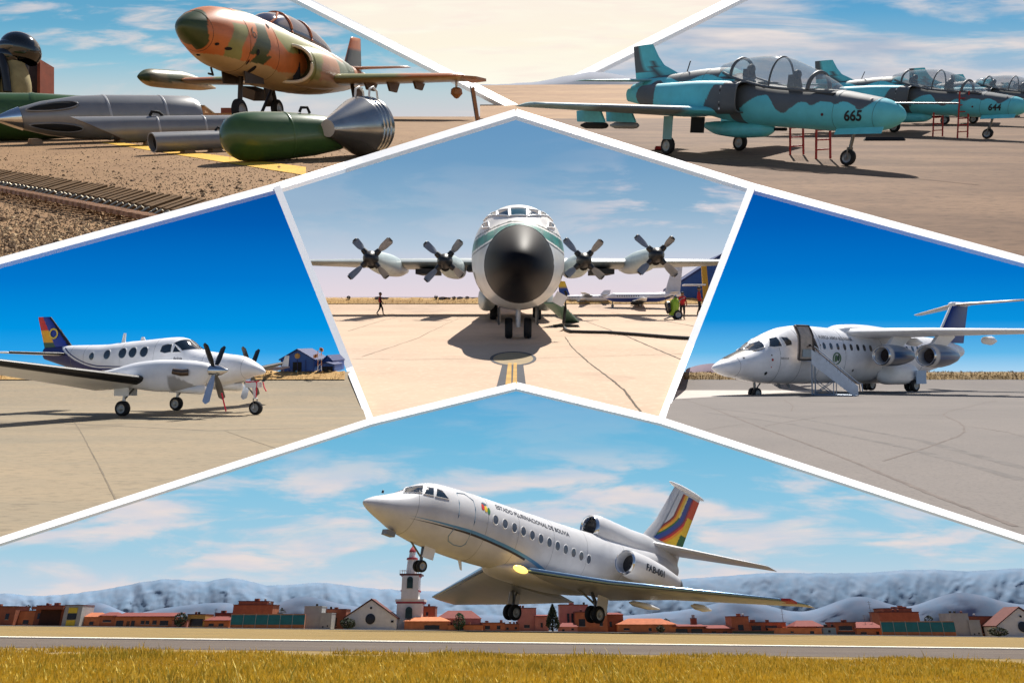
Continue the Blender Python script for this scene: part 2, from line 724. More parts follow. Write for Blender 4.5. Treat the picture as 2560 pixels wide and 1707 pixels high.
M_CONC_L = ground_mat('apron_concrete_worn', rgb(138, 127, 108), rgb(152, 136, 112), rgb(104, 96, 82), 0.35, 9, 0.7, (0.5, 1.6, 1), dark=rgb(108, 98, 82))
M_CONC_M = ground_mat('apron_concrete_pale', rgb(196, 170, 146), rgb(182, 158, 136), rgb(208, 184, 160), 0.22, 6, 0.2, dark=rgb(158, 136, 118))
M_ASPH_R = ground_mat('apron_asphalt', rgb(117, 111, 107), rgb(124, 117, 112), rgb(98, 94, 91), 0.2, 14, 0.45, dark=rgb(102, 97, 93))
M_DIRT_C = ground_mat('apron_gravelled', rgb(142, 110, 78), rgb(158, 124, 88), rgb(92, 70, 48), 2.4, 40, 1.0, dark=rgb(120, 92, 62))
M_DIRT_K = ground_mat('apron_dusty', rgb(108, 84, 66), rgb(136, 108, 84), rgb(70, 54, 42), 0.3, 6, 0.9, (0.6, 1.8, 1), dark=rgb(78, 60, 46))
M_FIELD = ground_mat('dry_field', rgb(140, 116, 72), rgb(118, 102, 68), rgb(160, 134, 74), 1.4, 20, 0.6, (0.25, 1, 1))
M_RUNWAY = ground_mat('runway_asphalt', rgb(92, 82, 76), rgb(104, 94, 84), rgb(76, 69, 64), 2.0, 40, 0.3, (0.2, 1, 1))

# left apron
def xr_left(r):
    return seg_x(*POST_L, r) + 2 if r <= 1050 else min(928, seg_x(LOW[1], LOW[2], r) + 40)
apron_left = sheet('apron_left', T_LEFT, rows_between(929, 1050, 26) + rows_between(1056, 1630, 34), lambda r: -760.0, xr_left, M_CONC_L, 33, 44, 929)
# middle apron
def xl_mid(r):
    if r <= 1050:
        return max(seg_x(*POST_L, r) - 4, 0)
    return 0
def mid_low(r):
    return r
rows_m = rows_between(743, 963, 40) + rows_between(968, 1080, 12)
def sheet_mid():
    mb = MB()
    T = T_MID
    parts = []
    for side in (0, 1):
        vs, fs, nx = [], [], 14
        for r in rows_m:
            lo, hi = seg_x(*POST_L, r) - 6, seg_x(*POST_R, r) + 6
            if side == 0:
                a, b = lo, 1291
            else:
                a, b = 1291, hi
            rflat = T.H + FPX * T.h / 84
            for i in range(nx + 1):
                px = a + (b - a) * i / nx
                if r < rflat:
                    t = (rflat - r) / (rflat - 743)
                    vs.append(T.at(px, r, 84 + 12 * t))
                else:
                    vs.append(T.gd(px, FPX * T.h / (r - T.H)))
        n = nx + 1
        for j in range(len(rows_m) - 1):
            for i in range(nx):
                fs.append((j * n + i, j * n + i + 1, (j + 1) * n + i + 1, (j + 1) * n + i))
        mb.add(vs, fs)
    o = mb.build('apron_middle', M_CONC_M, None, 180)
    o.matrix_world = Matrix.Scale(T.k, 4)
    return tag(o, kind='structure')
apron_mid = sheet_mid()
# right apron
def xl_right(r):
    return seg_x(*POST_R, r) - 2 if r <= 1050 else max(1652, seg_x(LOW[4], LOW[5], r) - 40)
apron_right = sheet('apron_right', T_RIGHT, rows_between(929, 1050, 26) + rows_between(1056, 1630, 34), xl_right, lambda r: 3320.0, M_ASPH_R, 66, 77, 929)
# upper aprons
def xr_camo(r):
    return 1290 if r <= 281 else seg_x(HIGH[2], HIGH[3], r) if r <= 466 else seg_x(HIGH[1], HIGH[2], r) if r <= 652 else seg_x(HIGH[0], HIGH[1], r)
apron_camo = sheet('apron_gravel', T_CAMO, rows_between(292, 466, 30) + rows_between(470, 652, 20) + rows_between(660, 860, 12), lambda r: -700.0, lambda r: xr_camo(r) + 14, M_DIRT_C, nx=30)
def xl_row(r):
    return 1290 if r <= 281 else seg_x(HIGH[3], HIGH[4], r) if r <= 466 else seg_x(HIGH[4], HIGH[5], r) if r <= 650 else seg_x(HIGH[5], HIGH[6], r)
apron_row = sheet('apron_dusty', T_ROW, rows_between(259, 466, 34) + rows_between(470, 650, 20) + rows_between(660, 860, 12), lambda r: xl_row(r) - 14, lambda r: 3260.0, M_DIRT_K, nx=30)

# runway terrace: field, runway, grass verge
def run_strip(name, D0, D1, m, nd=10, nx=30, lift=0.0):
    vs, fs = [], []
    for j in range(nd + 1):
        D = D0 * (D1 / D0) ** (j / nd)
        for i in range(nx + 1):
            p = T_RUN.gd(-900 + 4360 * i / nx, D)
            p.z += lift
            vs.append(p)
    n = nx + 1
    for j in range(nd):
        for i in range(nx):
            fs.append((j * n + i, j * n + i + 1, (j + 1) * n + i + 1, (j + 1) * n + i))
    o = MB().add(vs, fs).build(name, m, None, 180)
    o.matrix_world = Matrix.Scale(T_RUN.k, 4)
    return tag(o, kind='structure')
run_strip('field', 1.4, 58, M_FIELD, 40)
run_strip('runway', 5.6, 9.4, M_RUNWAY, 8, lift=0.002)
run_strip('runway_edge_line', 9.25, 9.75, mat('runway_white', rgb(225, 220, 205), 0.8, 0, 0.25, 3), 2, lift=0.006)
run_strip('runway_edge_kerb', 8.75, 9.15, mat('runway_dark', rgb(52, 50, 54), 0.8, 0, 0.25, 3), 2, lift=0.004)
run_strip('far_track', 34, 41, mat('far_asphalt', rgb(70, 66, 62), 0.9, 0, 0.2, 2), 3, lift=0.01)

# ------------------------------------------------------------------ skies: big leaning sheets behind each terrace
class SkySheet:
    def __init__(s, T, D0, L=0.6):
        s.T, s.D0, s.L = T, D0, L
        s.z0 = T.z(0, D0) - 1.0

    def D(s, py):
        v = (CY - py) / FPX
        return (s.D0 - s.L * s.z0) / (1 - s.L * v)

    def p(s, px, py):
        return s.T.at(px, py, s.D(py))

def sky_mat(name, stops, zr, cl, cells, rng, cmax=1.0, zlo=0.0, zhi=1.0, seed=(0, 0, 0), fine=2.2, xmask=None):
    """glowing sky: height gradient with drifting cloud banks"""
    m = bpy.data.materials.new(name)
    m.use_nodes = True
    nt = m.node_tree
    nt.nodes.remove(nt.nodes['Principled BSDF'])
    out = nt.nodes['Material Output']
    em = nt.nodes.new('ShaderNodeEmission')
    em.inputs['Strength'].default_value = 1 / EXG
    nt.links.new(em.outputs[0], out.inputs['Surface'])
    tc = nt.nodes.new('ShaderNodeTexCoord')
    sp = nt.nodes.new('ShaderNodeSeparateXYZ')
    nt.links.new(tc.outputs['Object'], sp.inputs[0])
    mr = nt.nodes.new('ShaderNodeMapRange')
    mr.inputs['From Min'].default_value = zr[0]
    mr.inputs['From Max'].default_value = zr[1]
    nt.links.new(sp.outputs['Z'], mr.inputs['Value'])
    cr = nt.nodes.new('ShaderNodeValToRGB')
    e = cr.color_ramp.elements
    e[0].position, e[0].color = stops[0][0], (*stops[0][1], 1)
    e[1].position, e[1].color = stops[-1][0], (*stops[-1][1], 1)
    for p, c in stops[1:-1]:
        k = e.new(p)
        k.color = (*c, 1)
    nt.links.new(mr.outputs[0], cr.inputs[0])
    res = cr.outputs[0]
    if cl:
        mp = nt.nodes.new('ShaderNodeMapping')
        mp.inputs['Scale'].default_value = (cells[0], 0.0, cells[1])
        mp.inputs['Location'].default_value = seed
        nt.links.new(tc.outputs['Object'], mp.inputs['Vector'])
        n = nt.nodes.new('ShaderNodeTexNoise')
        n.inputs['Scale'].default_value = 1
        n.inputs['Detail'].default_value = 9
        n.inputs['Roughness'].default_value = 0.58
        n.inputs['Distortion'].default_value = 0.35
        nt.links.new(mp.outputs[0], n.inputs['Vector'])
        r2 = nt.nodes.new('ShaderNodeMapRange')
        r2.interpolation_type = 'SMOOTHSTEP'
        r2.inputs['From Min'].default_value = rng[0]
        r2.inputs['From Max'].default_value = rng[1]
        r2.inputs['To Max'].default_value = cmax
        nt.links.new(n.outputs['Fac'], r2.inputs['Value'])
        # thin the banks outside the height band zlo..zhi
        r3 = nt.nodes.new('ShaderNodeValToRGB')
        q = r3.color_ramp.elements
        q[0].position, q[0].color = max(0, zlo - 0.12), (0.25, 0.25, 0.25, 1)
        q[1].position, q[1].color = min(1, zhi + 0.15), (0.15, 0.15, 0.15, 1)
        for pos in (zlo, zhi):
            k = q.new(pos)
            k.color = (1, 1, 1, 1)
        nt.links.new(mr.outputs[0], r3.inputs[0])
        mu = nt.nodes.new('ShaderNodeMath')
        mu.operation = 'MULTIPLY'
        nt.links.new(r2.outputs[0], mu.inputs[0])
        nt.links.new(r3.outputs[0], mu.inputs[1])
        if xmask:
            rx = nt.nodes.new('ShaderNodeMapRange')
            rx.interpolation_type = 'SMOOTHSTEP'
            rx.inputs['From Min'].default_value = xmask[0]
            rx.inputs['From Max'].default_value = xmask[1]
            rx.inputs['To Min'].default_value = 0.12
            nt.links.new(sp.outputs['X'], rx.inputs['Value'])
            m3 = nt.nodes.new('ShaderNodeMath')
            m3.operation = 'MULTIPLY'
            nt.links.new(mu.outputs[0], m3.inputs[0])
            nt.links.new(rx.outputs[0], m3.inputs[1])
            mu = m3
        # cloud tone: sunlit and grey parts
        n2 = nt.nodes.new('ShaderNodeTexNoise')
        n2.inputs['Scale'].default_value = fine
        n2.inputs['Detail'].default_value = 6
        nt.links.new(mp.outputs[0], n2.inputs['Vector'])
        r4 = nt.nodes.new('ShaderNodeMapRange')
        r4.inputs['From Min'].default_value = 0.36
        r4.inputs['From Max'].default_value = 0.64
        nt.links.new(n2.outputs['Fac'], r4.inputs['Value'])
        cm = nt.nodes.new('ShaderNodeMix')
        cm.data_type = 'RGBA'
        nt.links.new(r4.outputs[0], cm.inputs[0])
        cm.inputs[6].default_value = (*cl[0], 1)
        cm.inputs[7].default_value = (*cl[1], 1)
        mx = nt.nodes.new('ShaderNodeMix')
        mx.data_type = 'RGBA'
        nt.links.new(mu.outputs[0], mx.inputs[0])
        nt.links.new(res, mx.inputs[6])
        nt.links.new(cm.outputs[2], mx.inputs[7])
        res = mx.outputs[2]
    nt.links.new(res, em.inputs['Color'])
    return m

def sky_sheet(S, poly, m):
    o = MB().add([S.p(*q) for q in poly], [tuple(range(len(poly)))]).build('sky', m, None, 0)
    o.matrix_world = Matrix.Scale(S.T.k, 4)
    return tag(o, kind='structure')

def zof(S, py):
    return S.p(CX, py).z

S_RUN = SkySheet(T_RUN, 57)
S_LEFT = SkySheet(T_LEFT, 46, 1.6)
S_MID = SkySheet(T_MID, 98)
S_RIGHT = SkySheet(T_RIGHT, 79, 1.6)
S_CAMO = SkySheet(T_CAMO, 30)
S_ROW = SkySheet(T_ROW, 175)

def stops(S, rows):
    z0, z1 = zof(S, rows[0][0]), zof(S, rows[-1][0])
    return [((zof(S, r) - z0) / (z1 - z0), rgb(*c)) for r, c in rows], (z0, z1)

st, zr = stops(S_RUN, [(1640, (200, 214, 226)), (1470, (196, 212, 226)), (1380, (166, 206, 226)), (1250, (140, 198, 226)), (1100, (110, 184, 220)), (960, (86, 166, 214))])
sky_sheet(S_RUN, [(-900, 1720), (3460, 1720)] + [(x, y - 3) for x, y in reversed(LOW)],
          sky_mat('sky_over_runway', st, zr, (rgb(212, 212, 222), rgb(236, 222, 218)), (0.075, 0.40), (0.43, 0.62), 0.9, 0.22, 0.58, (3.1, 0, 1.2)))
st, zr = stops(S_LEFT, [(1000, (120, 190, 236)), (925, (104, 186, 238)), (880, (40, 162, 232)), (820, (0, 148, 226)), (700, (0, 120, 206)), (560, (0, 92, 178)), (430, (0, 70, 146))])
sky_sheet(S_LEFT, [(-900, 1010), (912, 1010), (692, 464), (0, 648), (-900, 911)], sky_mat('sky_deep_blue_left', st, zr, None, None, None))
st, zr = stops(S_RIGHT, [(1000, (186, 216, 240)), (925, (166, 210, 240)), (880, (96, 184, 234)), (800, (8, 146, 222)), (680, (0, 118, 204)), (560, (0, 96, 184)), (450, (0, 80, 164))])
sky_sheet(S_RIGHT, [(1668, 1010), (3460, 1010), (3460, 889), (2560, 646), (1880, 464)], sky_mat('sky_deep_blue_right', st, zr, None, None, None))
st, zr = stops(S_MID, [(800, (232, 220, 226)), (740, (230, 216, 224)), (680, (216, 212, 224)), (620, (184, 202, 220)), (520, (142, 178, 206)), (400, (112, 158, 196)), (270, (98, 148, 192))])
sky_sheet(S_MID, [(825, 830), (1750, 830), (1888, 462), (1290, 278), (684, 462)],
          sky_mat('sky_pale_middle', st, zr, (rgb(226, 208, 212), rgb(248, 238, 234)), (0.04, 0.15), (0.46, 0.60), 0.95, 0.30, 0.56, (5.55, 0, 2.3), 1.4, xmask=(2, 26)))
st, zr = stops(S_CAMO, [(330, (206, 208, 214)), (290, (208, 208, 212)), (230, (190, 208, 214)), (150, (140, 194, 216)), (60, (104, 172, 206)), (-60, (88, 158, 198)), (-800, (70, 130, 180))])
sky_sheet(S_CAMO, [(-900, 330), (1290, 330), (1290, 269), (-900, -845)],
          sky_mat('sky_soft_upper_left', st, zr, (rgb(200, 204, 214), rgb(240, 224, 216)), (0.20, 0.80), (0.47, 0.66), 0.8, 0.08, 0.34, (2.2, 0, 0.6)))
st, zr = stops(S_ROW, [(330, (170, 180, 196)), (280, (180, 186, 200)), (200, (176, 192, 212)), (120, (140, 184, 212)), (30, (96, 166, 208)), (-60, (70, 148, 200)), (-800, (50, 120, 180))])
sky_sheet(S_ROW, [(1290, 330), (3460, 330), (3460, -810), (1290, 269)],
          sky_mat('sky_cloudy_upper_right', st, zr, (rgb(176, 188, 206), rgb(240, 228, 222)), (0.016, 0.085), (0.38, 0.58), 1.0, 0.02, 0.46, (7.7, 0, 4.1), 1.7))
# far evening sky seen between the two upper terraces
T_FAR = Terrace(853.5, 0, 100.0)
S_FAR = SkySheet(T_FAR, 330, 0.3)
st, zr = stops(S_FAR, [(500, (255, 246, 214)), (270, (255, 251, 232)), (200, (255, 252, 236)), (110, (255, 246, 226)), (0, (253, 242, 228)), (-300, (252, 236, 226))])
sky_sheet(S_FAR, [(-1200, 600), (3760, 600), (3760, -1200), (-1200, -1200)],
          sky_mat('sky_evening_glow', st, zr, (rgb(253, 238, 226), rgb(255, 252, 234)), (0.015, 0.10), (0.42, 0.6), 0.8, 0.2, 0.8, (1.0, 0, 0.3)))

# ------------------------------------------------------------------ white coping along the terrace and backdrop edges
def bar(pts, Ds, w=8.0, lean=0.0016):
    """broad sloping coping strip that follows an edge; its upper side lies further back"""
    def P(px, py, D):
        return Vector((D * (px - CX) / FPX, D, D * (CY - py) / FPX))
    fr = []
    n = len(pts)
    for i, ((x, y), D) in enumerate(zip(pts, Ds)):
        x0, y0 = pts[max(i - 1, 0)]
        x1, y1 = pts[min(i + 1, n - 1)]
        L = math.hypot(x1 - x0, y1 - y0)
        nx, ny = -(y1 - y0) / L * w, (x1 - x0) / L * w
        q = []
        for sg in (1, -1):
            yy = y + sg * ny
            DD = D * (1 + lean * (y - yy))
            q.append((P(x + sg * nx, yy, DD), D))
        fr.append(q)
    vs, fs = [], []
    for q in fr:
        (a, D), (b, _) = q
        d = Vector((0, D * 0.006, -D * 0.004))
        vs += [a, b, b + d, a + d]
    for i in range(n - 1):
        o, p = 4 * i, 4 * i + 4
        for k in range(4):
            k2 = (k + 1) % 4
            fs.append((o + k, p + k, p + k2, o + k2))
    fs += [(0, 1, 2, 3), (4 * n - 1, 4 * n - 2, 4 * n - 3, 4 * n - 4)]
    return tag(MB().add(vs, fs).build('partition_edge', M_TRIM, None, 0), kind='structure')

def gdep(T, y):
    return T.k * FPX * T.h / (y - T.H)
def sdep(S, y):
    return S.T.k * S.D(y)
def along(a, b, n):
    return [(a[0] + (b[0] - a[0]) * i / n, a[1] + (b[1] - a[1]) * i / n) for i in range(n + 1)]
bar(LOW[:4], [0.985 * sdep(S_RUN, y) for x, y in LOW[:4]])
bar(LOW[3:], [0.985 * sdep(S_RUN, y) for x, y in LOW[3:]])
bar(HIGH[:3], [0.985 * sdep(S_LEFT, y) for x, y in HIGH[:3]], 8.5)
bar(HIGH[4:], [0.985 * sdep(S_RIGHT, y) for x, y in HIGH[4:]], 8.5)
for A, B, T in ((HIGH[2], HIGH[3], T_CAMO), (HIGH[4], HIGH[3], T_ROW)):
    P = along(A, B, 14)
    bar(P, [0.985 * min(sdep(S_MID, y), gdep(T, max(y, 300))) for x, y in P], 8.5)
def profile_depth(T, S, y, Dflat, Dfar, rowfar):
    if y <= rowfar:
        return sdep(S, y)
    rflat = T.H + FPX * T.h / Dflat
    if y < rflat:
        return T.k * (Dflat + (Dfar - Dflat) * (rflat - y) / (rflat - rowfar))
    return gdep(T, y)
for P, T, S, q in ((POST_L, T_LEFT, S_LEFT, (33, 44, 929)), (POST_R, T_RIGHT, S_RIGHT, (66, 77, 929))):
    pts = along(P[0], P[1], 40)
    bar(pts, [0.975 * min(profile_depth(T, S, y, *q), sdep(S, y), sdep(S_MID, y), gdep(T_MID, max(y, 760))) for x, y in pts], 9.0, 0.0)
bar(VEE_L, [0.985 * sdep(S_CAMO, y) for x, y in VEE_L], 9.0)
bar(VEE_R, [0.985 * sdep(S_ROW, y) for x, y in VEE_R], 9.0)
# ================================================================== three-engined business jet taking off
def Rypr(y, p, r):
    return (Matrix.Rotation(radians(y), 3, 'Z') @ Matrix.Rotation(radians(p), 3, 'Y') @ Matrix.Rotation(radians(r), 3, 'X'))

C_WHITE = rgb(206, 206, 208)
def build_trijet():
    root = empty('business_jet', T_RUN.craft(Rypr(37, 26.3, -13.8), (-5.87, 28.3, -5.5)),
                 'white three-engined jet lifting its nose off the runway, rainbow flag on the tail', 'airplane')
    B = Loft([(0.27, -.18, -1.22, .60, -.72, 2), (1.3, .05, -1.28, .80, -.6, 2), (1.9, .32, -1.38, .93, -.5, 2), (2.45, .76, -1.46, 1.03, -.4, 2),
              (3.2, 1.04, -1.54, 1.15, -.3, 2.05), (4.7, 1.22, -1.56, 1.24, -.2, 2.1), (8.3, 1.48, -1.34, 1.27, .05, 2.1), (11.3, 1.72, -1.05, 1.25, .3, 2.1),
              (13.5, 1.95, -.6, 1.15, .6, 2.1), (16, 2.25, .1, .98, 1.15, 2), (18.5, 2.45, 1.0, .66, 1.75, 2), (20.1, 2.35, 1.4, .44, 1.85, 2)], nose=(2.1, .6))
    def paint(x, y, z):
        c = C_WHITE
        # long cheat line along the lower flank
        zl = -0.86 + 0.085 * (x - 2) - (0.02 * (x - 6) ** 2 if x > 6 else 0) * 0.55
        return c
    B.mesh(110, 72).build('fuselage', M_PAINT, root, 60, paint)
    for x in (2.2, 5.6, 7.4, 9.6, 11.9, 14.8):
        B.seam(x, .007, .0).build('panel_joint', M_SEAM, root, 60)
    # belly fairing round the wing root
    F = Loft([(6.9, -1.1, -1.55, .8, -1.3, 2.2), (8.3, -.95, -1.62, 1.35, -1.25, 2.4), (11.0, -.6, -1.5, 1.5, -1.05, 2.4), (13.2, -.3, -1.1, 1.35, -.75, 2.2), (14.6, -.1, -.5, .8, -.3, 2)], nose=(1.2, .6), tail=(1.2, .6))
    F.mesh(40, 48).build('belly_fairing', mat('jet_white', C_WHITE, 0.36, 0, 0.1, 1.6), root, 60)
    # flight-deck panes, on both flanks
    panes = [[(1.72, .10), (2.02, .46), (2.48, .66), (2.32, .27)], [(2.38, .24), (2.58, .62), (2.86, .66), (2.79, .30)], [(2.86, .29), (2.97, .67), (3.22, .67), (3.5, .38)]]
    for sg in (-1, 1):
        for p in panes:
            q = []
            for i in range(4):
                a, b = p[i], p[(i + 1) % 4]
                for k in range(5):
                    q.append((a[0] + (b[0] - a[0]) * k / 5, a[1] + (b[1] - a[1]) * k / 5))
            B.patch(q, sg, 0.018, 0.03).build('windscreen_pane', M_GLASSD, root, 0)
            B.ring(q, sg, 0.022, 0.012).build('windscreen_frame', M_WHITE, root, 60)
        # cabin windows
        for k in range(12):
            x = 6.01 + 6.03 * k / 11
            w = B.patch(oval(x, .315, .135, .19, 16), sg, 0.012, 0.02).build('cabin_window', mat('cabin_glass', rgb(92, 100, 112), 0.08, 0, 0.3, 6), root, 0)
            B.ring(oval(x, .315, .16, .215, 16), sg, 0.016, 0.004).build('window_frame', M_WHITE, w, 60)
    # passenger door outline with blue seams
    M_BLUE_S = mat('blue_stripe', rgb(92, 150, 190), 0.4, 0, 0.1)
    door = [(3.97, .84), (4.02, .4), (4.05, -.1), (4.0, -.7), (3.93, -1.0), (4.05, -1.16), (4.4, -1.22), (4.75, -1.18), (4.87, -1.05), (4.86, -.6), (4.9, -.1), (4.88, .4), (4.8, .78), (4.4, .95)]
    B.ring(door, -1, 0.02, 0.006).build('door', mat('seam_blue', rgb(120, 150, 170), 0.5, 0, 0.1), root, 60)
    # cheat line: a blue and a dark ribbon laid on the flank
    def ribbon(x0, x1, zf, w, m, sg=-1, name='stripe', n=50):
        vs, fs = [], []
        for i in range(n + 1):
            x = x0 + (x1 - x0) * i / n
            t = min(1, (x - x0) / 3.0)
            z = zf(x)
            vs += [B.side(x, z + w * t / 2, sg, 0.008), B.side(x, z - w * t / 2, sg, 0.008)]
        for i in range(n):
            fs.append((2 * i, 2 * i + 1, 2 * i + 3, 2 * i + 2))
        return MB().add(vs, fs).build(name, m, root, 180)
    zc_ = lerp_curve([(1.9, -.80), (3.5, -.66), (5.3, -.56), (7.0, -.60), (8.5, -.72), (9.8, -.92)])
    ribbon(1.95, 9.6, lambda x: zc_(x) + .03, .13, M_BLUE_S)
    ribbon(1.95, 8.2, lambda x: zc_(x) - .07, .09, mat('dark_stripe', rgb(50, 48, 56), 0.4, 0, 0.1))
    # title along the cabin roof, registration on the engine
    lettering('title', 'ESTADO PLURINACIONAL DE BOLIVIA', .27, lambda u, v: B.side(6.1 + u * 0.98, .86 + .045 * u * .6 + v, -1, .012), root, M_TEXT, 0.004, 1.0)
    # flag and crest
    for i, c in enumerate(((200, 40, 40), (230, 190, 50), (50, 120, 60))):
        B.patch(oval(5.30 + .16 * i, .66 - .04 * i, .085, .15, 10), -1, .012).build('crest', mat('crest_%d' % i, rgb(*c), 0.5, 0, 0.1), root, 0)
    B.patch(oval(5.40, .82, .15, .06, 10), -1, .016).build('crest', mat('crest_3', rgb(70, 90, 110), 0.5, 0, 0.1), root, 0)
    # centre engine duct on the spine
    D = Loft([(13.0, 2.8, 1.62, .58, 2.2, 2), (13.5, 2.95, 1.5, .70, 2.2, 2), (15.7, 3.0, 1.5, .66, 2.2, 2), (17.5, 3.12, 1.6, .52, 2.3, 2), (20.0, 2.75, 1.6, .40, 2.15, 2)])
    duct = D.mesh(40, 48, cap=False).build('centre_engine_duct', mat('jet_white', C_WHITE, 0.36), root, 60)
    MB().lathe((12.98, 0, 2.2), (1, 0, 0.02), [(0.5, .44), (0.05, .47), (-.04, .54), (0, .60), (.12, .62)], 40, cap=False).build('intake_lip', M_CHROME, duct, 60)
    MB().lathe((13.35, 0, 2.2), (1, 0, 0), [(0, .46), (0.01, .1), (-.15, .0)], 32, cap=False).build('fan', mat('fan_dark', rgb(62, 60, 60), 0.5, 0.4, 0.4, 10), duct, 60)
    # side engines on pylons
    for sg in (-1, 1):
        o = Vector((13.44, sg * 2.2, .6))
        nac = MB().lathe(o, (1, 0, 0), [(.9, .42), (.12, .46), (0, .50), (-.02, .54), (.06, .575), (.5, .64), (1.5, .655), (2.7, .58), (3.6, .46), (4.0, .40)], 40, cap=False).build('engine_nacelle', mat('jet_white', C_WHITE, 0.36), root, 60)
        MB().lathe(o, (1, 0, 0), [(.12, .462), (0.0, .502), (-.025, .545), (.06, .58), (.1, .585)], 40, cap=False).build('intake_lip', M_CHROME, nac, 60)
        MB().lathe(o + Vector((.45, 0, 0)), (1, 0, 0), [(0, .45), (.02, .12), (-.22, 0)], 32, cap=False).build('fan', mat('fan_dark', rgb(62, 60, 60), 0.5, 0.4), nac, 60)
        MB().lathe(o + Vector((3.9, 0, 0)), (1, 0, 0), [(0, .39), (.4, .3), (.05, .28)], 32, cap=False).build('exhaust', M_STEEL, nac, 60)
        MB().hexa([(14.2, sg * .8, .75), (17.0, sg * .8, 1.0), (16.6, sg * 1.7, .72), (14.4, sg * 1.7, .6), (14.2, sg * .8, 1.05), (17.0, sg * .8, 1.3), (16.6, sg * 1.7, .98), (14.4, sg * 1.7, .9)]).build('engine_pylon', M_WHITE, root, 30)
    lettering('registration', 'FAB-001', .44, lambda u, v: Vector((14.3 + u * .98, -2.2 - sqrt(max(0.05, .672 ** 2 - (v - .14) ** 2)), .46 + v)), root, M_TEXT, 0.012)
    # wings
    M_WL = mat('wing_paint', 'paint', 0.36, 0, 0.07, 2)
    def wp(x, y, z):
        return rgb(168, 170, 174)
    for name, secs in (('wing', [((8.2, -1.0, -1.2), 6.0, .58, -.15), ((10.0, -4.5, -1.22), 4.2, .36, -.34), ((13.0, -10.4, -.95), 1.5, .12, -.12), ((13.9, -11.1, -.9), .5, .05, -.02)]),
                       ('wing', [((7.8, 1.0, -1.3), 6.0, .62, .02), ((10.0, 5.6, -1.5), 4.2, .40, .02), ((11.3, 9.3, -2.0), 1.6, .12, .02)])):
        w = wing(secs, steps=10).build(name, M_WL, root, 40, wp)
        pts = [Vector(q[0]) + Vector((-.03, 0, .02)) for q in secs]
        MB().tube(pts, [.13, .10, .05, .03][:len(pts)], 8).build('leading_edge', mat('leading_edge_blue', rgb(120, 150, 178), 0.2, 0.8, 0.1), w, 60)
        if secs[0][0][1] < 0:
            for yy, ln in ((-3.4, 2.2), (-6.4, 1.5)):
                t = (-yy - 1) / 9.4
                MB().lathe((12.3 + .12 * yy * -1, yy, -1.5 + .03 * -yy), (1, 0, .10), [(0, .02), (.3, .12), (ln * .6, .14), (ln, .03)], 14).build('flap_fairing', M_WHITE, w, 60)
            MB().box((13.25, -10.55, -.92), (.5, .6, .09)).build('tip_light', M_RED, w, 0)
    # tail
    wing([((17.4, -.1, 2.8), 3.1, .34, 0), ((21.9, -4.6, 2.72), 1.1, .10, 0)], steps=8).build('tailplane', mat('jet_white', C_WHITE, 0.36), root, 40)
    wing([((17.4, .1, 2.8), 3.1, .34, 0), ((21.7, 4.4, 2.95), 1.1, .10, 0)], steps=8).build('tailplane', mat('jet_white', C_WHITE, 0.36), root, 40)
    LEf = lerp_curve([(2.6, 16.4), (3.1, 17.2), (6.72, 19.62)])
    TEf = lerp_curve([(2.6, 20.5), (3.44, 20.8), (6.78, 22.16)])
    zs = [2.4, 3.1, 4.3, 5.5, 6.6]
    fin = wing([((LEf(z), 0, z), TEf(z) - LEf(z), .42 - .06 * (z - 2.4), 0) for z in zs], vertical=True, steps=6, tipround=False).build('fin', mat('jet_white', C_WHITE, 0.36), root, 40)
    MB().ball((20.75, 0, 6.72), (1.75, .2, .17), 24, 10).build('fin_cap', M_WHITE, root, 60)
    def artc(u, v):
        if u > .80:
            return rgb(206, 60, 14) if v > .62 else rgb(232, 184, 0) if v > .28 else rgb(4, 88, 30)
        w = u + .62 * max(0, .52 - v) ** 1.25 * 1.5
        for lim, c in ((.34, (206, 206, 208)), (.39, (130, 30, 24)), (.43, (214, 96, 20)), (.51, (238, 170, 10)), (.56, (224, 210, 120) if v > .55 else (10, 104, 50)), (.70, (6, 56, 140)), (.75, (96, 20, 76)), (.82, (196, 14, 24)), (.90, (240, 140, 10))):
            if w < lim:
                return rgb(*c)
        return rgb(232, 188, 20)
    for sg in (-1, 1):
        N, K = 60, 60
        vs, fs, cs = [], [], {}
        for j in range(K + 1):
            z = 3.15 + (6.42 - 3.15) * j / K
            a, b = LEf(z), TEf(z)
            for i in range(N + 1):
                u = .2 + .8 * i / N
                th = (.42 - .06 * (z - 2.4)) * 5 * (0.2969 * sqrt(u) - 0.126 * u - 0.3516 * u * u + 0.2843 * u ** 3 - 0.1036 * u ** 4)
                vs.append((a + (b - a) * u, sg * (max(th, .03 * u * .42) + .012), z))
        for j in range(K):
            for i in range(N):
                q = j * (N + 1) + i
                fs.append((q, q + 1, q + N + 2, q + N + 1))
        def pf(x, y, z):
            a, b = LEf(z), TEf(z)
            return artc((x - a) / (b - a), (z - 3.15) / 3.27)
        MB().add(vs, fs).build('tail_flag', M_PAINT, fin, 180, pf)
    # landing gear, lowered
    for sg, x, zb in ((-1, 11.75, -2.55), (1, 11.1, -2.85)):
        y = sg * 2.35
        leg = gear_leg(root, [(x - .1, y * .82, -1.1), (x - .05, y, -1.7), (x, y, zb + .36)], .085, 'main_gear_leg')
        MB().rod((x - .9, y * .75, -1.2), (x, y, zb + .75), .05).build('drag_brace', M_STEEL, leg, 40)
        MB().box((x + .15, y + sg * .22, -1.75), (.7, .03, .75)).build('gear_door', M_WHITE, leg, 0)
        for d in (-.2, .2):
            wheel(root, (x, y + d, zb + .36), .37, .24)
    x = 3.62
    leg = gear_leg(root, [(x - .1, 0, -1.4), (x, 0, -2.2)], .07, 'nose_gear_leg')
    MB().rod((x - .8, 0, -1.45), (x, 0, -2.0), .04).build('drag_brace', M_STEEL, leg, 40)
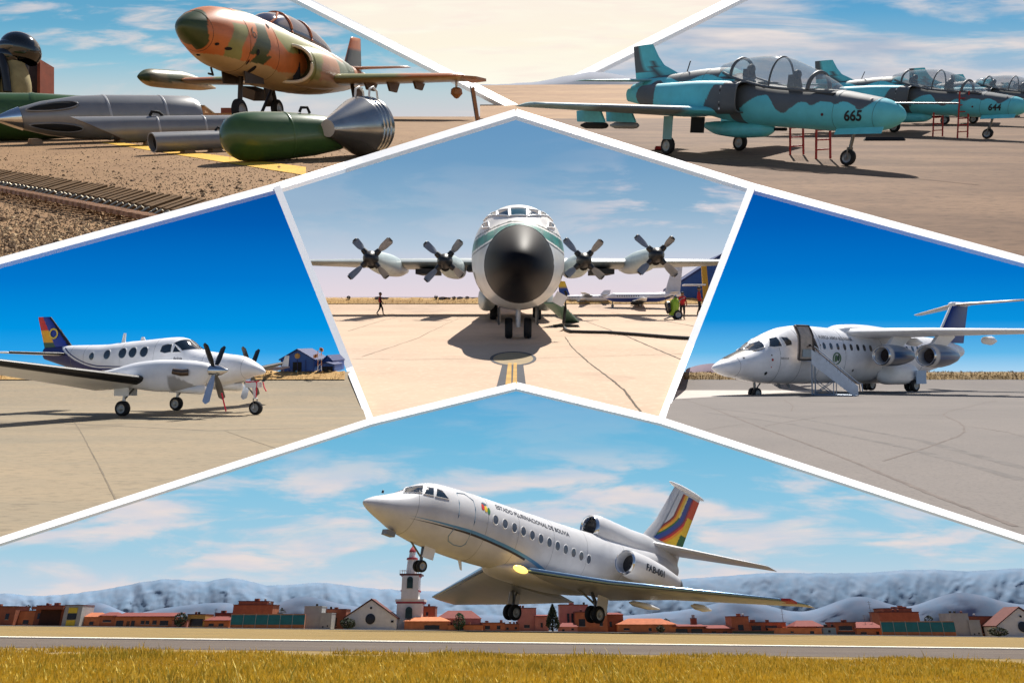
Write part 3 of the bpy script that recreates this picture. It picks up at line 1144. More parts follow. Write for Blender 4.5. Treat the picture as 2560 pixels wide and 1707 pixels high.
    MB().box((x + .1, -.25, -1.72), (.55, .03, .5)).build('gear_door', M_WHITE, leg, 0)
    for d in (-.13, .13):
        wheel(root, (x, d, -2.3), .24, .15)
    MB().box((1.75, -.05, -1.52), (.42, .36, .2)).build('gear_door', M_GREY, root, 0)
    MB().hexa([(5.4, -.02, -1.5), (5.6, -.02, -1.5), (5.75, -.01, -1.9), (5.65, -.01, -1.9), (5.4, .02, -1.5), (5.6, .02, -1.5), (5.75, .01, -1.9), (5.65, .01, -1.9)]).build('antenna', M_WHITE, root, 0)
    MB().lathe((1.0, 0, -.12), (0, 0, 1), [(0, .05), (.1, .04), (.14, 0)], 10).build('antenna', M_BLACK, root, 0)
    # landing light glowing at the wing root
    MB().ball((7.75, -1.42, -1.3), (.42, .16, .15), 18, 10).build('landing_light', mat('lamp_glow', rgb(255, 200, 90), 0.3, 0, 0, emit=(1.0, 0.62, 0.14), estr=1.5), root, 60)
    return root
build_trijet()
# ================================================================== twin turboprop on the left apron
def build_turboprop():
    T = T_LEFT
    R = rot_ground(166, T.slope)
    t = Vector((-8.6, 26.0, -2.57))
    root = empty('turboprop_plane', T.craft(R, t), 'white twin turboprop with a blue tail and red yellow green rudder', 'airplane')
    gz = -0.085      # ground level in aircraft coordinates (apron under the wheels)
    B = Loft([(.36, 1.72, 1.22, .26, 1.47, 2), (.75, 1.86, 1.28, .36, 1.55, 2), (1.35, 2.06, 1.14, .47, 1.58, 2.1), (2.05, 2.15, 1.02, .56, 1.6, 2.2), (2.9, 2.27, .97, .63, 1.65, 2.3),
              (3.25, 2.42, .97, .66, 1.7, 2.3), (3.65, 2.70, .97, .68, 1.75, 2.35), (4.0, 2.77, .97, .69, 1.78, 2.4), (5.1, 2.70, 1.0, .69, 1.8, 2.4), (6.6, 2.58, 1.12, .64, 1.85, 2.3),
              (7.2, 2.52, 1.22, .58, 1.9, 2.2), (8.9, 2.50, 1.60, .36, 2.08, 2.1), (10.2, 2.42, 1.95, .14, 2.2, 2)], nose=(.9, .55))
    navy = rgb(14, 34, 104)
    def paint(x, y, z):
        c = rgb(238, 238, 240)
        if x > 7.0:
            zl = 1.66 + (.012 * (x - 5.5) ** 2 if x < 7 else .027 + .035 * (x - 7) + .16 * (x - 7) ** 2)
            if x > 7.0 and z < zl - .12:
                c = navy
        return c
    B.mesh(240, 110).build('fuselage', M_PAINT, root, 60, paint)
    for x in (1.1, 2.6, 4.6, 6.1, 7.9, 8.6):
        B.seam(x, .005).build('panel_joint', M_SEAM, root, 60)
    zl_ = lambda x: 1.66 + (.012 * (x - 5.5) ** 2 if x < 7 else .027 + .035 * (x - 7) + .16 * (x - 7) ** 2)
    for sg in (1, -1):
        B.ribbon(5.3, 9.0, zl_, .045, sg, .007).build('stripe', mat('stripe_navy', navy, 0.4, 0, 0.1), root, 180)
        B.ribbon(5.6, 8.3, lambda x: zl_(x) - .10 - .02 * max(0, x - 6.5), .07, sg, .007).build('stripe', mat('stripe_navy', navy, 0.4), root, 180)
    # flight deck glazing (both sides)
    for sg in (1, -1):
        for p in ([(4.33, 2.20), (4.29, 2.44), (4.08, 2.50), (3.88, 2.48), (3.86, 2.19), (4.1, 2.15)], [(3.79, 2.18), (3.76, 2.45), (3.46, 2.19)]):
            q = []
            for i in range(len(p)):
                a, b = p[i], p[(i + 1) % len(p)]
                q += [(a[0] + (b[0] - a[0]) * k / 4, a[1] + (b[1] - a[1]) * k / 4) for k in range(4)]
            B.patch(q, sg, 0.014, 0.03).build('side_window', M_GLASSD, root, 0)
            B.ring(q, sg, .012, .006).build('window_frame', M_WHITE, root, 60)
        for x, z in ((5.03, 2.21), (5.53, 2.19), (5.99, 2.17), (6.71, 2.12), (7.47, 2.06)):
            r = .165 if x < 6.3 else .15 if x < 7 else .12
            w = B.patch(oval(x, z, r, r * 1.12, 20), sg, 0.012, 0.02).build('cabin_window', M_GLASSD, root, 0)
            B.ring(oval(x, z, r * 1.12, r * 1.24, 20), sg, .012, .004).build('window_frame', M_WHITE, w, 60)
    # windscreen: two panes on the sloping brow
    for sg in (1, -1):
        vs, fs = [], []
        K = 8
        for j in range(K + 1):
            for i in range(K + 1):
                a, b = i / K, j / K
                x = 3.02 + .56 * b - .0 * a
                y = .03 + (.54 - .06 * b) * a
                x += .42 * a * a * (1 - .35 * b)
                zc, hw, ht, hb, e = B.at(x)
                p = B.top(x, sg * min(y, hw * .93), .014)
                vs.append(p)
        for j in range(K):
            for i in range(K):
                q = j * (K + 1) + i
                fs.append((q, q + 1, q + K + 2, q + K + 1))
        MB().add(vs, fs).build('windscreen_pane', M_GLASSD, root, 60)
    lettering('name_text', 'Bolivia', .13, lambda u, v: B.side(3.72 - u, 1.92 + v, 1, .01), root, M_TEXT, 0.001)
    # engines
    for sg in (1, -1):
        y0 = sg * 1.75
        dx = 0.0 if sg > 0 else .95
        N = Loft([(1.25, 1.72, 1.30, .20, 1.53, 2), (1.7, 1.82, .98, .30, 1.5, 2.2), (2.3, 1.88, .80, .36, 1.42, 2.4), (3.2, 1.9, .78, .39, 1.36, 2.4), (4.2, 1.82, .86, .42, 1.33, 2.3), (5.2, 1.6, 1.05, .3, 1.32, 2.1), (6.2, 1.42, 1.25, .08, 1.32, 2)], nose=(.25, .4))
        mb = N.mesh(60, 48)
        mb.v = [(a + dx, b + y0, c) for a, b, c in mb.v]
        def np_(x, y, z):  # shade under the cowl put into the colour as a grey lower front
            return rgb(238, 238, 240) if (z > 1.35 - .42 * max(0, 2.6 - x) or x > 2.75) else rgb(168, 166, 164)
        nac = mb.build('engine_nacelle', M_PAINT, root, 60, np_)
        # chin scoop, exhaust stub
        S = Loft([(1.55, 1.06, .70, .19, .88, 2.3), (2.1, 1.0, .72, .22, .88, 2.3), (2.8, .92, .76, .12, .85, 2)], nose=(.2, .4))
        mb = S.mesh(20, 24)
        mb.v = [(a + dx, b + y0, c) for a, b, c in mb.v]
        mb.build('air_scoop', M_WHITE, nac, 60)
        MB().tube([(2.0 + dx, y0 + .30, 1.46), (2.18 + dx, y0 + .44, 1.45), (2.42 + dx, y0 + .56, 1.5)], [.12, .12, .10], 14).build('exhaust', mat('scorched_metal', rgb(96, 84, 76), 0.35, 0.8, 0.4, 10), nac, 60)
        # propeller
        hub = Vector((1.2 + dx, y0, 1.52))
        pr = MB().lathe(hub, (-1, 0, 0), [(-.12, .20), (.05, .20), (.25, .16), (.5, .05), (.56, 0)], 24).build('propeller', M_CHROME, root, 60)
        k = 1.0
        for i, (dy, dz) in enumerate(((.52, .93), (-.50, .86), (.46, -1.12), (-.46, -1.0))):
            m = M_BLACK if dz > 0 else mat('blade_grey', rgb(120, 116, 110), 0.35, 0.5, 0.15) if i == 3 else mat('blade_bright', rgb(190, 200, 214), 0.25, 0.5, 0.1)
            blade_mesh(hub + Vector((0, dy * .12, dz * .12)), hub + Vector((0, dy, dz)), (-1, 0, 0), .25, .06, 88, 76).build('propeller_blade', m, pr, 60)
    # wings with dark de-icing boots; the starboard wing runs out of the picture
    for sg in (1, -1):
        secs = [((3.55, sg * .5, 1.16), 2.2, .38, .30), ((3.72, sg * 2.1, 1.24), 2.0, .36, .42), ((4.35, sg * 7.6, 1.86), 1.1, .18, .22)]
        w = wing(secs, steps=10).build('wing', mat('wing_white', rgb(226, 226, 226), 0.36, 0, 0.07, 2), root, 40)
        a, b = Vector((3.72, sg * 2.1, 1.24)), Vector((4.35, sg * 7.6, 1.86))
        mb = MB()
        vs, fs = [], []
        n = 12
        for i in range(n + 1):
            t = i / n
            p = a.lerp(b, t)
            c, th = 2.0 - .9 * t, .36 - .18 * t
            dr = .42 - .20 * t
            ring = []
            for u, sn in ((.13, 1), (.07, 1), (.025, 1), (0, 1), (.025, -.8), (.09, -.8), (.17, -.8)):
                tt = 5 * (0.2969 * sqrt(u) - 0.126 * u - 0.3516 * u * u) * sn
                vs.append(p + Vector((u * c - .02, 0, tt * th + math.copysign(.014, sn) - dr * u)))
        for i in range(n):
            for k in range(6):
                fs.append((i * 7 + k, i * 7 + k + 1, (i + 1) * 7 + k + 1, (i + 1) * 7 + k))
        mb.add(vs, fs).build('de_icing_boot', M_BLACK, w, 60)
        for yy in (2.6, 4.5):
            MB().box((5.4 + .1 * yy, sg * yy, 1.05 + .1 * yy), (.3, .05, .14)).build('flap_track', M_GREY, w, 0)
    # tail
    for sg in (1, -1):
        w = wing([((8.9, sg * .12, 2.15), 1.35, .16, .0), ((9.55, sg * 2.2, 2.18), .85, .08, 0)], steps=6).build('tailplane', M_WHITE, root, 40)
        MB().tube([(8.88, sg * .2, 2.16), (9.53, sg * 2.15, 2.19)], .045, 8).build('de_icing_boot', M_BLACK, w, 60)
    LEf = lerp_curve([(2.2, 8.55), (2.52, 8.95), (2.72, 9.13), (3.70, 10.03)])
    TEf = lerp_curve([(1.9, 10.1), (3.60, 10.58)])
    def fp(x, y, z):
        a, b = LEf(z), TEf(z)
        u = (x - a) / (b - a)
        if u > .56:
            v = (z - 2.15) / (3.66 - 2.15)
            return rgb(206, 24, 28) if v > .64 else rgb(240, 172, 20) if v > .32 else rgb(24, 84, 66)
        if u < .10:
            return rgb(34, 30, 40)
        return rgb(16, 50, 150) if z > 2.35 else navy
    zs = [2.1, 2.52, 2.9, 3.3, 3.64]
    fin = wing([((LEf(z), 0, z), TEf(z) - LEf(z), .2 - .05 * (z - 2), 0) for z in zs], vertical=True, steps=2, tipround=False)
    fin = fin.build('fin', M_WHITE, root, 40)
    for sg in (1, -1):
        N, K = 50, 40
        vs, fs = [], []
        for j in range(K + 1):
            z = 2.16 + (3.64 - 2.16) * j / K
            a, b = LEf(z), TEf(z)
            for i in range(N + 1):
                u = i / N
                th = (.2 - .05 * (z - 2)) * 5 * (0.2969 * sqrt(u) - 0.126 * u - 0.3516 * u * u + 0.2843 * u ** 3 - 0.1036 * u ** 4)
                vs.append((a + (b - a) * u, sg * (max(th, .03 * u * .2) + .006), z))
        for j in range(K):
            for i in range(N):
                q = j * (N + 1) + i
                fs.append((q, q + 1, q + N + 2, q + N + 1))
        MB().add(vs, fs).build('tail_paint', M_PAINT, fin, 180, fp)
        MB().lathe((9.72, sg * .115, 2.97), (0, sg, 0), [(0, .15), (.01, .17), (.012, .2), (0, .215)], 28, cap=False).build('tail_ring', mat('ring_yellow', rgb(220, 190, 60), 0.5, 0, 0.1), fin, 60)
    MB().hexa([(6.45, -.02, 2.55), (6.62, -.02, 2.55), (6.52, -.015, 2.95), (6.42, -.015, 2.95), (6.45, .02, 2.55), (6.62, .02, 2.55), (6.52, .015, 2.95), (6.42, .015, 2.95)]).build('antenna', M_WHITE, root, 0)
    MB().hexa([(5.5, -.02, 2.62), (5.75, -.02, 2.62), (5.7, -.015, 2.8), (5.6, -.015, 2.8), (5.5, .02, 2.62), (5.75, .02, 2.62), (5.7, .015, 2.8), (5.6, .015, 2.8)]).build('antenna', M_WHITE, root, 0)
    # landing gear
    for (x, y) in ((4.85, 1.8), (5.55, -1.8)):
        leg = gear_leg(root, [(x - .1, y, 1.0), (x, y, gz + .28)], .06, 'main_gear_leg', M_WHITE)
        for s2 in (-.2, .2):
            MB().box((x - .1, y + s2, .78), (.6, .025, .3)).build('gear_door', M_WHITE, leg, 0)
        MB().rod((x - .5, y, .95), (x, y, .45), .03).build('drag_brace', M_STEEL, leg)
        wheel(root, (x, y + .02, gz + .27), .275, .2)
    x = .74
    leg = gear_leg(root, [(x + .15, 0, 1.15), (x + .03, 0, .52)], .055, 'nose_gear_leg', M_WHITE)
    MB().tube([(x + .03, .12, gz + .24), (x + .03, .12, .5), (x + .03, -.12, .5), (x + .03, -.12, gz + .24)], .028, 8).build('wheel_fork', M_WHITE, leg, 40)
    MB().rod((x + .5, 0, 1.1), (x + .05, 0, .6), .03).build('drag_brace', M_STEEL, leg)
    for s2 in (-.17, .17):
        MB().box((x + .1, s2, 1.0), (.45, .02, .2)).build('gear_door', M_WHITE, leg, 0)
    wheel(root, (x, 0, gz + .25), .255, .17)
    # red tags on the nose gear and propeller
    M_TAG = mat('red_ribbon', rgb(226, 40, 70), 0.7, 0, 0.1)
    for p in ([(x - .12, .16, 1.12), (x - .14, .17, .8), (x - .12, .18, .55)], [(x - .2, .12, 1.14), (x + .1, .16, 1.1), (x + .3, .2, 1.12)], [(x - .25, -.05, 1.1), (x - .34, 0, .9), (x - .45, .05, .78)], [(1.0, 1.62, .75), (.95, 1.55, .4), (.9, 1.5, .12)]):
        MB().tube(p, .026, 6).build('warning_ribbon', M_TAG, root, 40)
    return root
build_turboprop()
# ================================================================== four-engined airliner with boarding stairs, right apron
def build_airliner():
    T = T_RIGHT
    R = rot_ground(28, T.slope)
    root = empty('jet_airliner', T.craft(R, (14.36, 51.28, -4.02)), 'white high-wing airliner with four blue-grey engines and a blue T-tail', 'airplane')
    B = Loft([(-.12, 2.5, 1.72, .42, 2.12, 2), (1.0, 2.8, 1.55, .85, 2.2, 2), (1.9, 3.15, 1.42, 1.15, 2.35, 2), (2.9, 3.5, 1.22, 1.4, 2.55, 2.05), (3.7, 3.95, 1.1, 1.55, 2.7, 2.1), (4.4, 4.34, 1.02, 1.65, 2.85, 2.1),
              (5.6, 4.86, .95, 1.73, 3.0, 2.1), (6.8, 5.22, .92, 1.78, 3.05, 2.05), (8.7, 5.4, .92, 1.78, 3.1, 2), (12, 5.3, .95, 1.78, 3.05, 2), (15, 5.18, 1.0, 1.78, 3.05, 2), (19, 5.05, 1.1, 1.76, 3.05, 2),
              (23, 4.9, 1.55, 1.5, 3.2, 2), (26, 4.75, 2.15, 1.15, 3.45, 2), (29, 4.3, 2.95, .62, 3.65, 2), (30.3, 3.95, 3.3, .3, 3.65, 2)], nose=(1.6, .5), tail=(.6, .5))
    def paint(x, y, z):
        c = rgb(236, 236, 238)
        if 1.0 < x < 3.75 and z > 2.66 + .315 * (x - 1.0):
            c = rgb(8, 10, 18)
        return c
    B.mesh(300, 140, warp=1.5).build('fuselage', M_PAINT, root, 60, paint)
    for x in (1.6, 4.9, 7.0, 9.1, 11.9, 16.5, 22.0, 25.5):
        B.seam(x, .014).build('panel_joint', M_SEAM, root, 60)
    def pane(p, sg, name='windscreen_pane'):
        q = []
        for i in range(len(p)):
            a, b = p[i], p[(i + 1) % len(p)]
            q += [(a[0] + (b[0] - a[0]) * k / 4, a[1] + (b[1] - a[1]) * k / 4) for k in range(4)]
        w = B.patch(q, sg, 0.03, 0.06).build(name, M_GLASSD, root, 0)
        B.ring(q, sg, .045, .012).build('window_frame', M_WHITE, w, 60)
    for sg in (-1, 1):
        pane([(2.75, 3.42), (3.35, 3.78), (4.05, 4.1), (3.85, 3.62), (3.3, 3.45)], sg)
        pane([(4.12, 3.66), (4.62, 4.26), (5.2, 4.38), (5.2, 3.7), (4.5, 3.62)], sg)
        pane([(5.42, 4.38), (5.98, 4.38), (6.22, 4.1), (6.15, 3.8), (5.55, 3.7)], sg)
        for k in range(8):
            x = 9.55 + 5.4 * k / 7
            w = B.patch(oval(x, 3.80 - .015 * k, .15, .25, 16, 2.6), sg, .02, .03).build('cabin_window', M_GLASSD, root, 0)
        for k in range(10):
            x = 17.3 + .78 * k
            B.patch(oval(x, 3.68, .15, .25, 14, 2.6), sg, .02, .03).build('cabin_window', M_GLASSD, root, 0)
    # open doorway with the door swung forward against the flank
    B.patch([(7.55, 2.75), (7.5, 3.6), (7.6, 4.3), (7.75, 4.72), (8.05, 4.86), (8.35, 4.7), (8.58, 4.25), (8.7, 3.6), (8.72, 2.75), (8.1, 2.72)], -1, .03, .05).build('doorway', M_DARK, root, 0)
    B.ring([(7.5, 2.7), (7.45, 3.6), (7.55, 4.3), (7.72, 4.78), (8.05, 4.93), (8.4, 4.76), (8.64, 4.3), (8.78, 3.6), (8.8, 2.7), (8.1, 2.66)], -1, .06, .03).build('door_frame', mat('door_frame_bronze', rgb(110, 96, 86), 0.5, 0.2, 0.2, 8), root, 60)
    vs, fs = [], []
    def dp(u, v, off):
        x = 5.82 + 1.42 * u
        z = 2.72 + 2.5 * v
        y = -2.28 - .05 * off - .12 * sin(pi * min(1, v)) + max(0, v - .72) * .9
        return Vector((x + .06 * (1 - v), y - off, z))
    K = 10
    for off in (0, .16):
        for j in range(K + 1):
            for i in range(K + 1):
                vs.append(dp(i / K, j / K, off))
    n = K + 1
    for j in range(K):
        for i in range(K):
            q = j * n + i
            fs.append((q, q + 1, q + n + 1, q + n))
            q += n * n
            fs.append((q + n, q + n + 1, q + 1, q))
    for i in range(K):
        for a, b in ((i, i + 1), (K * n + i, K * n + i + 1), (i * n, i * n + n), (i * n + K, i * n + n + K)):
            fs.append((a, b, b + n * n, a + n * n))
    door = MB().add(vs, fs).build('passenger_door', mat('door_lining', rgb(186, 172, 158), 0.6, 0, 0.3, 3), root, 40)
    edge = [dp(0, j / K, .18) for j in range(K + 1)] + [dp(i / K, 1, .18) for i in range(1, K + 1)] + [dp(1, 1 - j / K, .18) for j in range(1, K + 1)] + [dp(1 - i / K, 0, .18) for i in range(1, K + 1)]
    MB().tube(edge, .075, 6).build('door_seal', mat('door_seal_dark', rgb(70, 62, 58), 0.6, 0, 0.2), door, 60)
    MB().prism([dp(.2, .08, .19), dp(.82, .08, .19), dp(.82, .3, .19), dp(.2, .3, .19)], (0, -.05, 0)).build('door_panel', mat('door_panel_blue', rgb(150, 166, 176), 0.4, 0.2, 0.15), door, 0)
    MB().lathe(dp(.72, .42, .2), (0, -1, 0), [(0, .1), (.06, .08)], 14).build('door_handle', M_DARK, door, 0)
    # titles and round crest
    lettering('title', 'FUERZA AEREA BOLIVIANA', .36, lambda u, v: B.side(9.3 + u * .86, 4.36 - .03 * u + v, -1, .02), root, M_TEXT, 0.003)
    M_GR = mat('crest_green', rgb(84, 120, 84), 0.5, 0, 0.3, 3)
    B.ring(oval(10.85, 2.86, .42, .42, 24), -1, .05, .02).build('crest', M_GR, root, 60)
    B.patch(oval(10.75, 2.86, .16, .28, 12), -1, .02).build('crest', M_GR, root, 0)
    B.patch(oval(11.02, 2.9, .14, .24, 12), -1, .022).build('crest', mat('crest_dark', rgb(60, 84, 70), 0.5, 0, 0.2), root, 0)
    for x, z, r, m in ((4.15, 2.72, .10, M_RED), (4.1, 2.2, .05, M_RED), (4.1, 3.05, .06, M_BLACK), (13.0, 1.95, .1, M_BLACK), (3.8, 1.75, .12, M_BLACK), (2.0, 2.85, .06, M_BLACK), (9.15, 3.86, .06, M_BLACK)):
        B.patch(oval(x, z, r, r, 10), -1, .015).build('marking', m, root, 0)
    lettering('door_text', 'RES CUE', .2, lambda u, v: B.side(4.95 + u, 2.76 + v, -1, .015), root, M_TEXT, 0.002)
    # wing on top with four nacelles
    secs_n = [((13.0, -1.2, 4.95), 5.3, .85, .35), ((15.2, -5.8, 4.92), 4.2, .6, .3), ((20.2, -13.2, 4.72), 1.9, .25, .12)]
    secs_f = [(Vector((a[0][0], -a[0][1], a[0][2])), a[1], a[2], a[3]) for a in secs_n]
    for s_ in (secs_n, secs_f):
        w = wing(s_, steps=12).build('wing', M_WHITE, root, 40)
        sg = -1 if s_ is secs_n else 1
        for yy, ln in ((3.0, 2.2), (7.6, 2.0), (10.2, 1.7)):
            xx = 14.0 + .46 * yy
            MB().lathe((xx + 2.0, sg * yy, 4.22), (1, 0, -.02), [(0, .03), (.4, .28), (ln * .6, .34), (ln, .05)], 14).build('flap_fairing', M_WHITE, w, 60)
    C = Loft([(12.3, 5.2, 4.8, .5, 5.0, 2), (13.4, 5.6, 4.5, 1.3, 4.95, 2.2), (15, 5.66, 4.3, 1.7, 4.9, 2.3), (18, 5.5, 4.3, 1.6, 4.8, 2.2), (20.5, 5.1, 4.4, .6, 4.7, 2)], nose=(1.0, .6), tail=(1, .6))
    C.mesh(30, 36).build('wing_box', M_WHITE, root, 60)
    M_ENG = mat('engine_paint', 'paint', 0.3, 0, 0.1, 2, coat=0.2)
    for (x, y, z, r) in ((13.75, -3.4, 3.1, .82), (15.35, -5.85, 3.04, .88), (13.75, 3.4, 3.1, .82), (15.35, 5.85, 3.04, .88)):
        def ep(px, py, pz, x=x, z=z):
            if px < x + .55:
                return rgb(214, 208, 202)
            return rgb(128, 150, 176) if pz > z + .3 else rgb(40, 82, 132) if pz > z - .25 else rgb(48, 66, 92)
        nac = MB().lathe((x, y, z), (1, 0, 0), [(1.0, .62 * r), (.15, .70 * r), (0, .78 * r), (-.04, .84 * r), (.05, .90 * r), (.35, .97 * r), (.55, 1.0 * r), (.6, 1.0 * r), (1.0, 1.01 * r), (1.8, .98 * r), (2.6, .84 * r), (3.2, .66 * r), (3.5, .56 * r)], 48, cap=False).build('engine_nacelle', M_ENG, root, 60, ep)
        MB().lathe((x + .75, y, z), (1, 0, 0), [(0, .66 * r), (.02, .2 * r), (-.35, 0)], 30, cap=False).build('fan', mat('fan_red_dark', rgb(52, 40, 38), 0.5, 0.3, 0.4, 6), nac, 60)
        MB().lathe((x, y, z), (1, 0, 0), [(.12, .705 * r), (0, .785 * r), (-.045, .845 * r), (.05, .905 * r), (.1, .915 * r)], 48, cap=False).build('intake_lip', M_CHROME, nac, 60)
        MB().lathe((x + 3.3, y, z), (1, 0, 0), [(0, .5 * r), (.7, .3 * r), (1.1, .02)], 30, cap=False).build('exhaust_cone', mat('exhaust_white', rgb(210, 206, 200), 0.4, 0.3, 0.2), nac, 60)
        P = [(x + .35, z + .93 * r), (x + 2.4, z + .8 * r), (x + 3.6, 4.5), (x + 3.0, 4.9), (x + 1.7, 4.72), (x + .9, z + 1.12 * r)]
        MB().prism([(a, y - .13, c) for a, c in P], (0, .26, 0)).build('engine_pylon', M_WHITE, nac, 30)
    # fin and tailplane
    LEf = lerp_curve([(4.6, 26.3), (5.7, 27.1), (7.92, 28.75)])
    TEf = lerp_curve([(4.6, 30.4), (7.75, 31.2)])
    fin = wing([((LEf(z), 0, z), TEf(z) - LEf(z), .5, 0) for z in (4.4, 5.7, 6.8, 7.85)], vertical=True, steps=3, tipround=False).build('fin', M_PAINT, root, 40,
        lambda x, y, z: rgb(14, 52, 128))
    MB().tube([(LEf(z) - .02, 0, z) for z in (5.0, 5.7, 6.8, 7.8)], .10, 8).build('leading_edge', M_WHITE, fin, 60)
    MB().lathe((28.2, 0, 7.9), (1, 0, 0.0), [(0, .02), (.5, .2), (1.6, .24), (2.6, .16), (3.4, .02)], 16).build('tail_bullet', M_WHITE, root, 60)
    for sg in (-1, 1):
        wing([((28.9, sg * .1, 7.9), 2.5, .3, .0), ((30.6, sg * 4.75, 7.98 if sg < 0 else 7.3), 1.3, .16, .0)], steps=6).build('tailplane', mat('tailplane_beige', rgb(196, 186, 176), 0.4, 0, 0.1, 2), root, 40)
    # main gear with deep fairings
    for sg in (-1, 1):
        G = Loft([(16.2, 2.1, 1.0, .35, 1.5, 2.4), (17.4, 2.5, .8, .75, 1.5, 2.6), (19.8, 2.5, .8, .75, 1.5, 2.6), (21.2, 2.0, 1.1, .35, 1.5, 2.4)], nose=(.6, .5), tail=(.6, .5))
        mb = G.mesh(24, 28)
        mb.v = [(a, b + sg * 1.45, c) for a, b, c in mb.v]
        mb.build('gear_fairing', M_WHITE, root, 60)
        gx, gy, gz = 19.7, sg * 1.95, .22
        leg = gear_leg(root, [(gx, gy - sg * .3, 1.5), (gx, gy, gz + .5)], .16, 'main_gear_leg')
        MB().box((gx + .5, gy + sg * .48, 1.4), (1.3, .06, 1.1)).build('gear_door', mat('gear_door_blue', rgb(150, 176, 206), 0.4, 0, 0.1), leg, 0)
        for d in (-.24, .24):
            for dx in (0,):
                wheel(root, (gx + dx, gy + d, gz + .5), .5, .34)
    gz = -.19 + .1
    leg = gear_leg(root, [(4.0, 0, 1.15), (4.05, 0, gz + .4)], .1, 'nose_gear_leg')
    MB().rod((4.7, 0, 1.1), (4.1, 0, .5), .05).build('drag_brace', M_STEEL, leg)
    for d in (-.2, .2):
        wheel(root, (4.05, d, gz + .38), .4, .26)
    for x in (6.3, 7.3):
        MB().hexa([(x, -.03, .95), (x + .35, -.03, .95), (x + .5, -.02, .62), (x + .3, -.02, .62), (x, .03, .95), (x + .35, .03, .95), (x + .5, .02, .62), (x + .3, .02, .62)]).build('antenna', M_GREY, root, 0)
    return root

def build_stairs():
    T = T_RIGHT
    R = rot_ground(28, T.slope)
    root = empty('boarding_stairs', T.craft(R, (14.36, 51.28, -4.02)), 'pale metal boarding stairs on wheels leading up to the open airliner door', 'stairs')
    M_ST = mat('stairs_panel', rgb(188, 196, 208), 0.4, 0.3, 0.14, 3)
    M_SF = mat('stairs_frame', rgb(140, 152, 168), 0.4, 0.4, 0.15, 3)
    gz = -.05
    # flight runs sideways (to port) and aft from the door sill
    A, Bt = Vector((7.35, -2.5, 2.66)), Vector((8.75, -5.0, gz + .15))
    d = Bt - A
    f = Vector((d.x, d.y, 0)).normalized()
    s = Vector((-f.y, f.x, 0)) * -1
    s = Vector((f.y, -f.x, 0))
    W = .62
    n = 12
    for i in range(n):
        p = A + d * ((i + .5) / n)
        q = p - f * .17
        r = p + f * .17
        MB().hexa([q - s * W + Vector((0, 0, -.02)), q + s * W + Vector((0, 0, -.02)), r + s * W + Vector((0, 0, -.02)), r - s * W + Vector((0, 0, -.02)), q - s * W + Vector((0, 0, .02)), q + s * W + Vector((0, 0, .02)), r + s * W + Vector((0, 0, .02)), r - s * W + Vector((0, 0, .02))]).build('step', M_SF, root, 0)
    up = Vector((0, 0, 1))
    for sg in (-1, 1):
        o = s * (W + .05) * sg
        sd = s * .05 * sg
        a0, a1 = A + o + up * .05, Bt + o + up * .1
        MB().prism([a0 - up * .28, a1 - up * .15, a1 + up * .62, a0 + up * .78], sd).build('side_panel', M_ST, root, 0)
        MB().tube([a0 + up * .95 - f * .4, a0 + up * 1.0, a1 + up * .86, a1 + up * .8 + f * .25, a1 + up * .25 + f * .28], .035, 8).build('handrail', M_SF if sg < 0 else mat('handrail_brown', rgb(96, 78, 72), 0.5, 0.2, 0.2), root, 50)
        for t in (0.1, .35, .6, .85):
            p = a0.lerp(a1, t)
            MB().rod(p + up * .5, p + up * .98, .022).build('rail_post', M_SF, root)
    # landing and undercarriage
    L0 = A - f * .75
    MB().hexa([L0 - s * W - up * .06, L0 + s * W - up * .06, A + s * W - up * .06, A - s * W - up * .06, L0 - s * W, L0 + s * W, A + s * W, A - s * W]).build('platform', M_SF, root, 0)
    g = Vector((0, 0, gz + .12))
    for sg in (-1, 1):
        p = A + s * W * sg
        MB().rod(p - up * .05, Vector((p.x, p.y, gz + .2)), .05).build('support_leg', M_SF, root)
        q = Vector((p.x, p.y, gz + .25))
        e = Vector((Bt.x, Bt.y, gz + .22)) + s * W * sg
        MB().rod(q, e, .045).build('base_beam', M_SF, root)
        m = p.lerp(Bt + s * W * sg, .5)
        MB().rod(q, m - up * .1, .03).build('brace', M_SF, root)
        MB().rod(Vector((p.x, p.y, 1.3)), (q + e) / 2, .03).build('brace', M_SF, root)
        MB().rod(p.lerp(Bt + s * W * sg, .5) - up * .1, (q + e) / 2, .03).build('brace', M_SF, root)
        for t in (0.02, .93):
            c = q.lerp(e, t)
            wheel(root, (c.x, c.y, gz + .13), .13, .09, s)
    for t in (0, .5, 1):
        q = Vector((A.x, A.y, gz + .25)).lerp(Vector((Bt.x, Bt.y, gz + .22)), t)
        MB().rod(q - s * W, q + s * W, .04).build('cross_beam', M_SF, root)
    return root
build_airliner()
build_stairs()
# ================================================================== four-propeller transport seen from ahead, middle apron
def ground_z(R, t, T, x, y):
    """height of the apron under the aircraft point (x, y)"""
    p = R @ Vector((x, y, 0)) + Vector(t)
    return (T.z(p.x, p.y) - p.z) / (R[2][2] - T.slope * R[1][2])

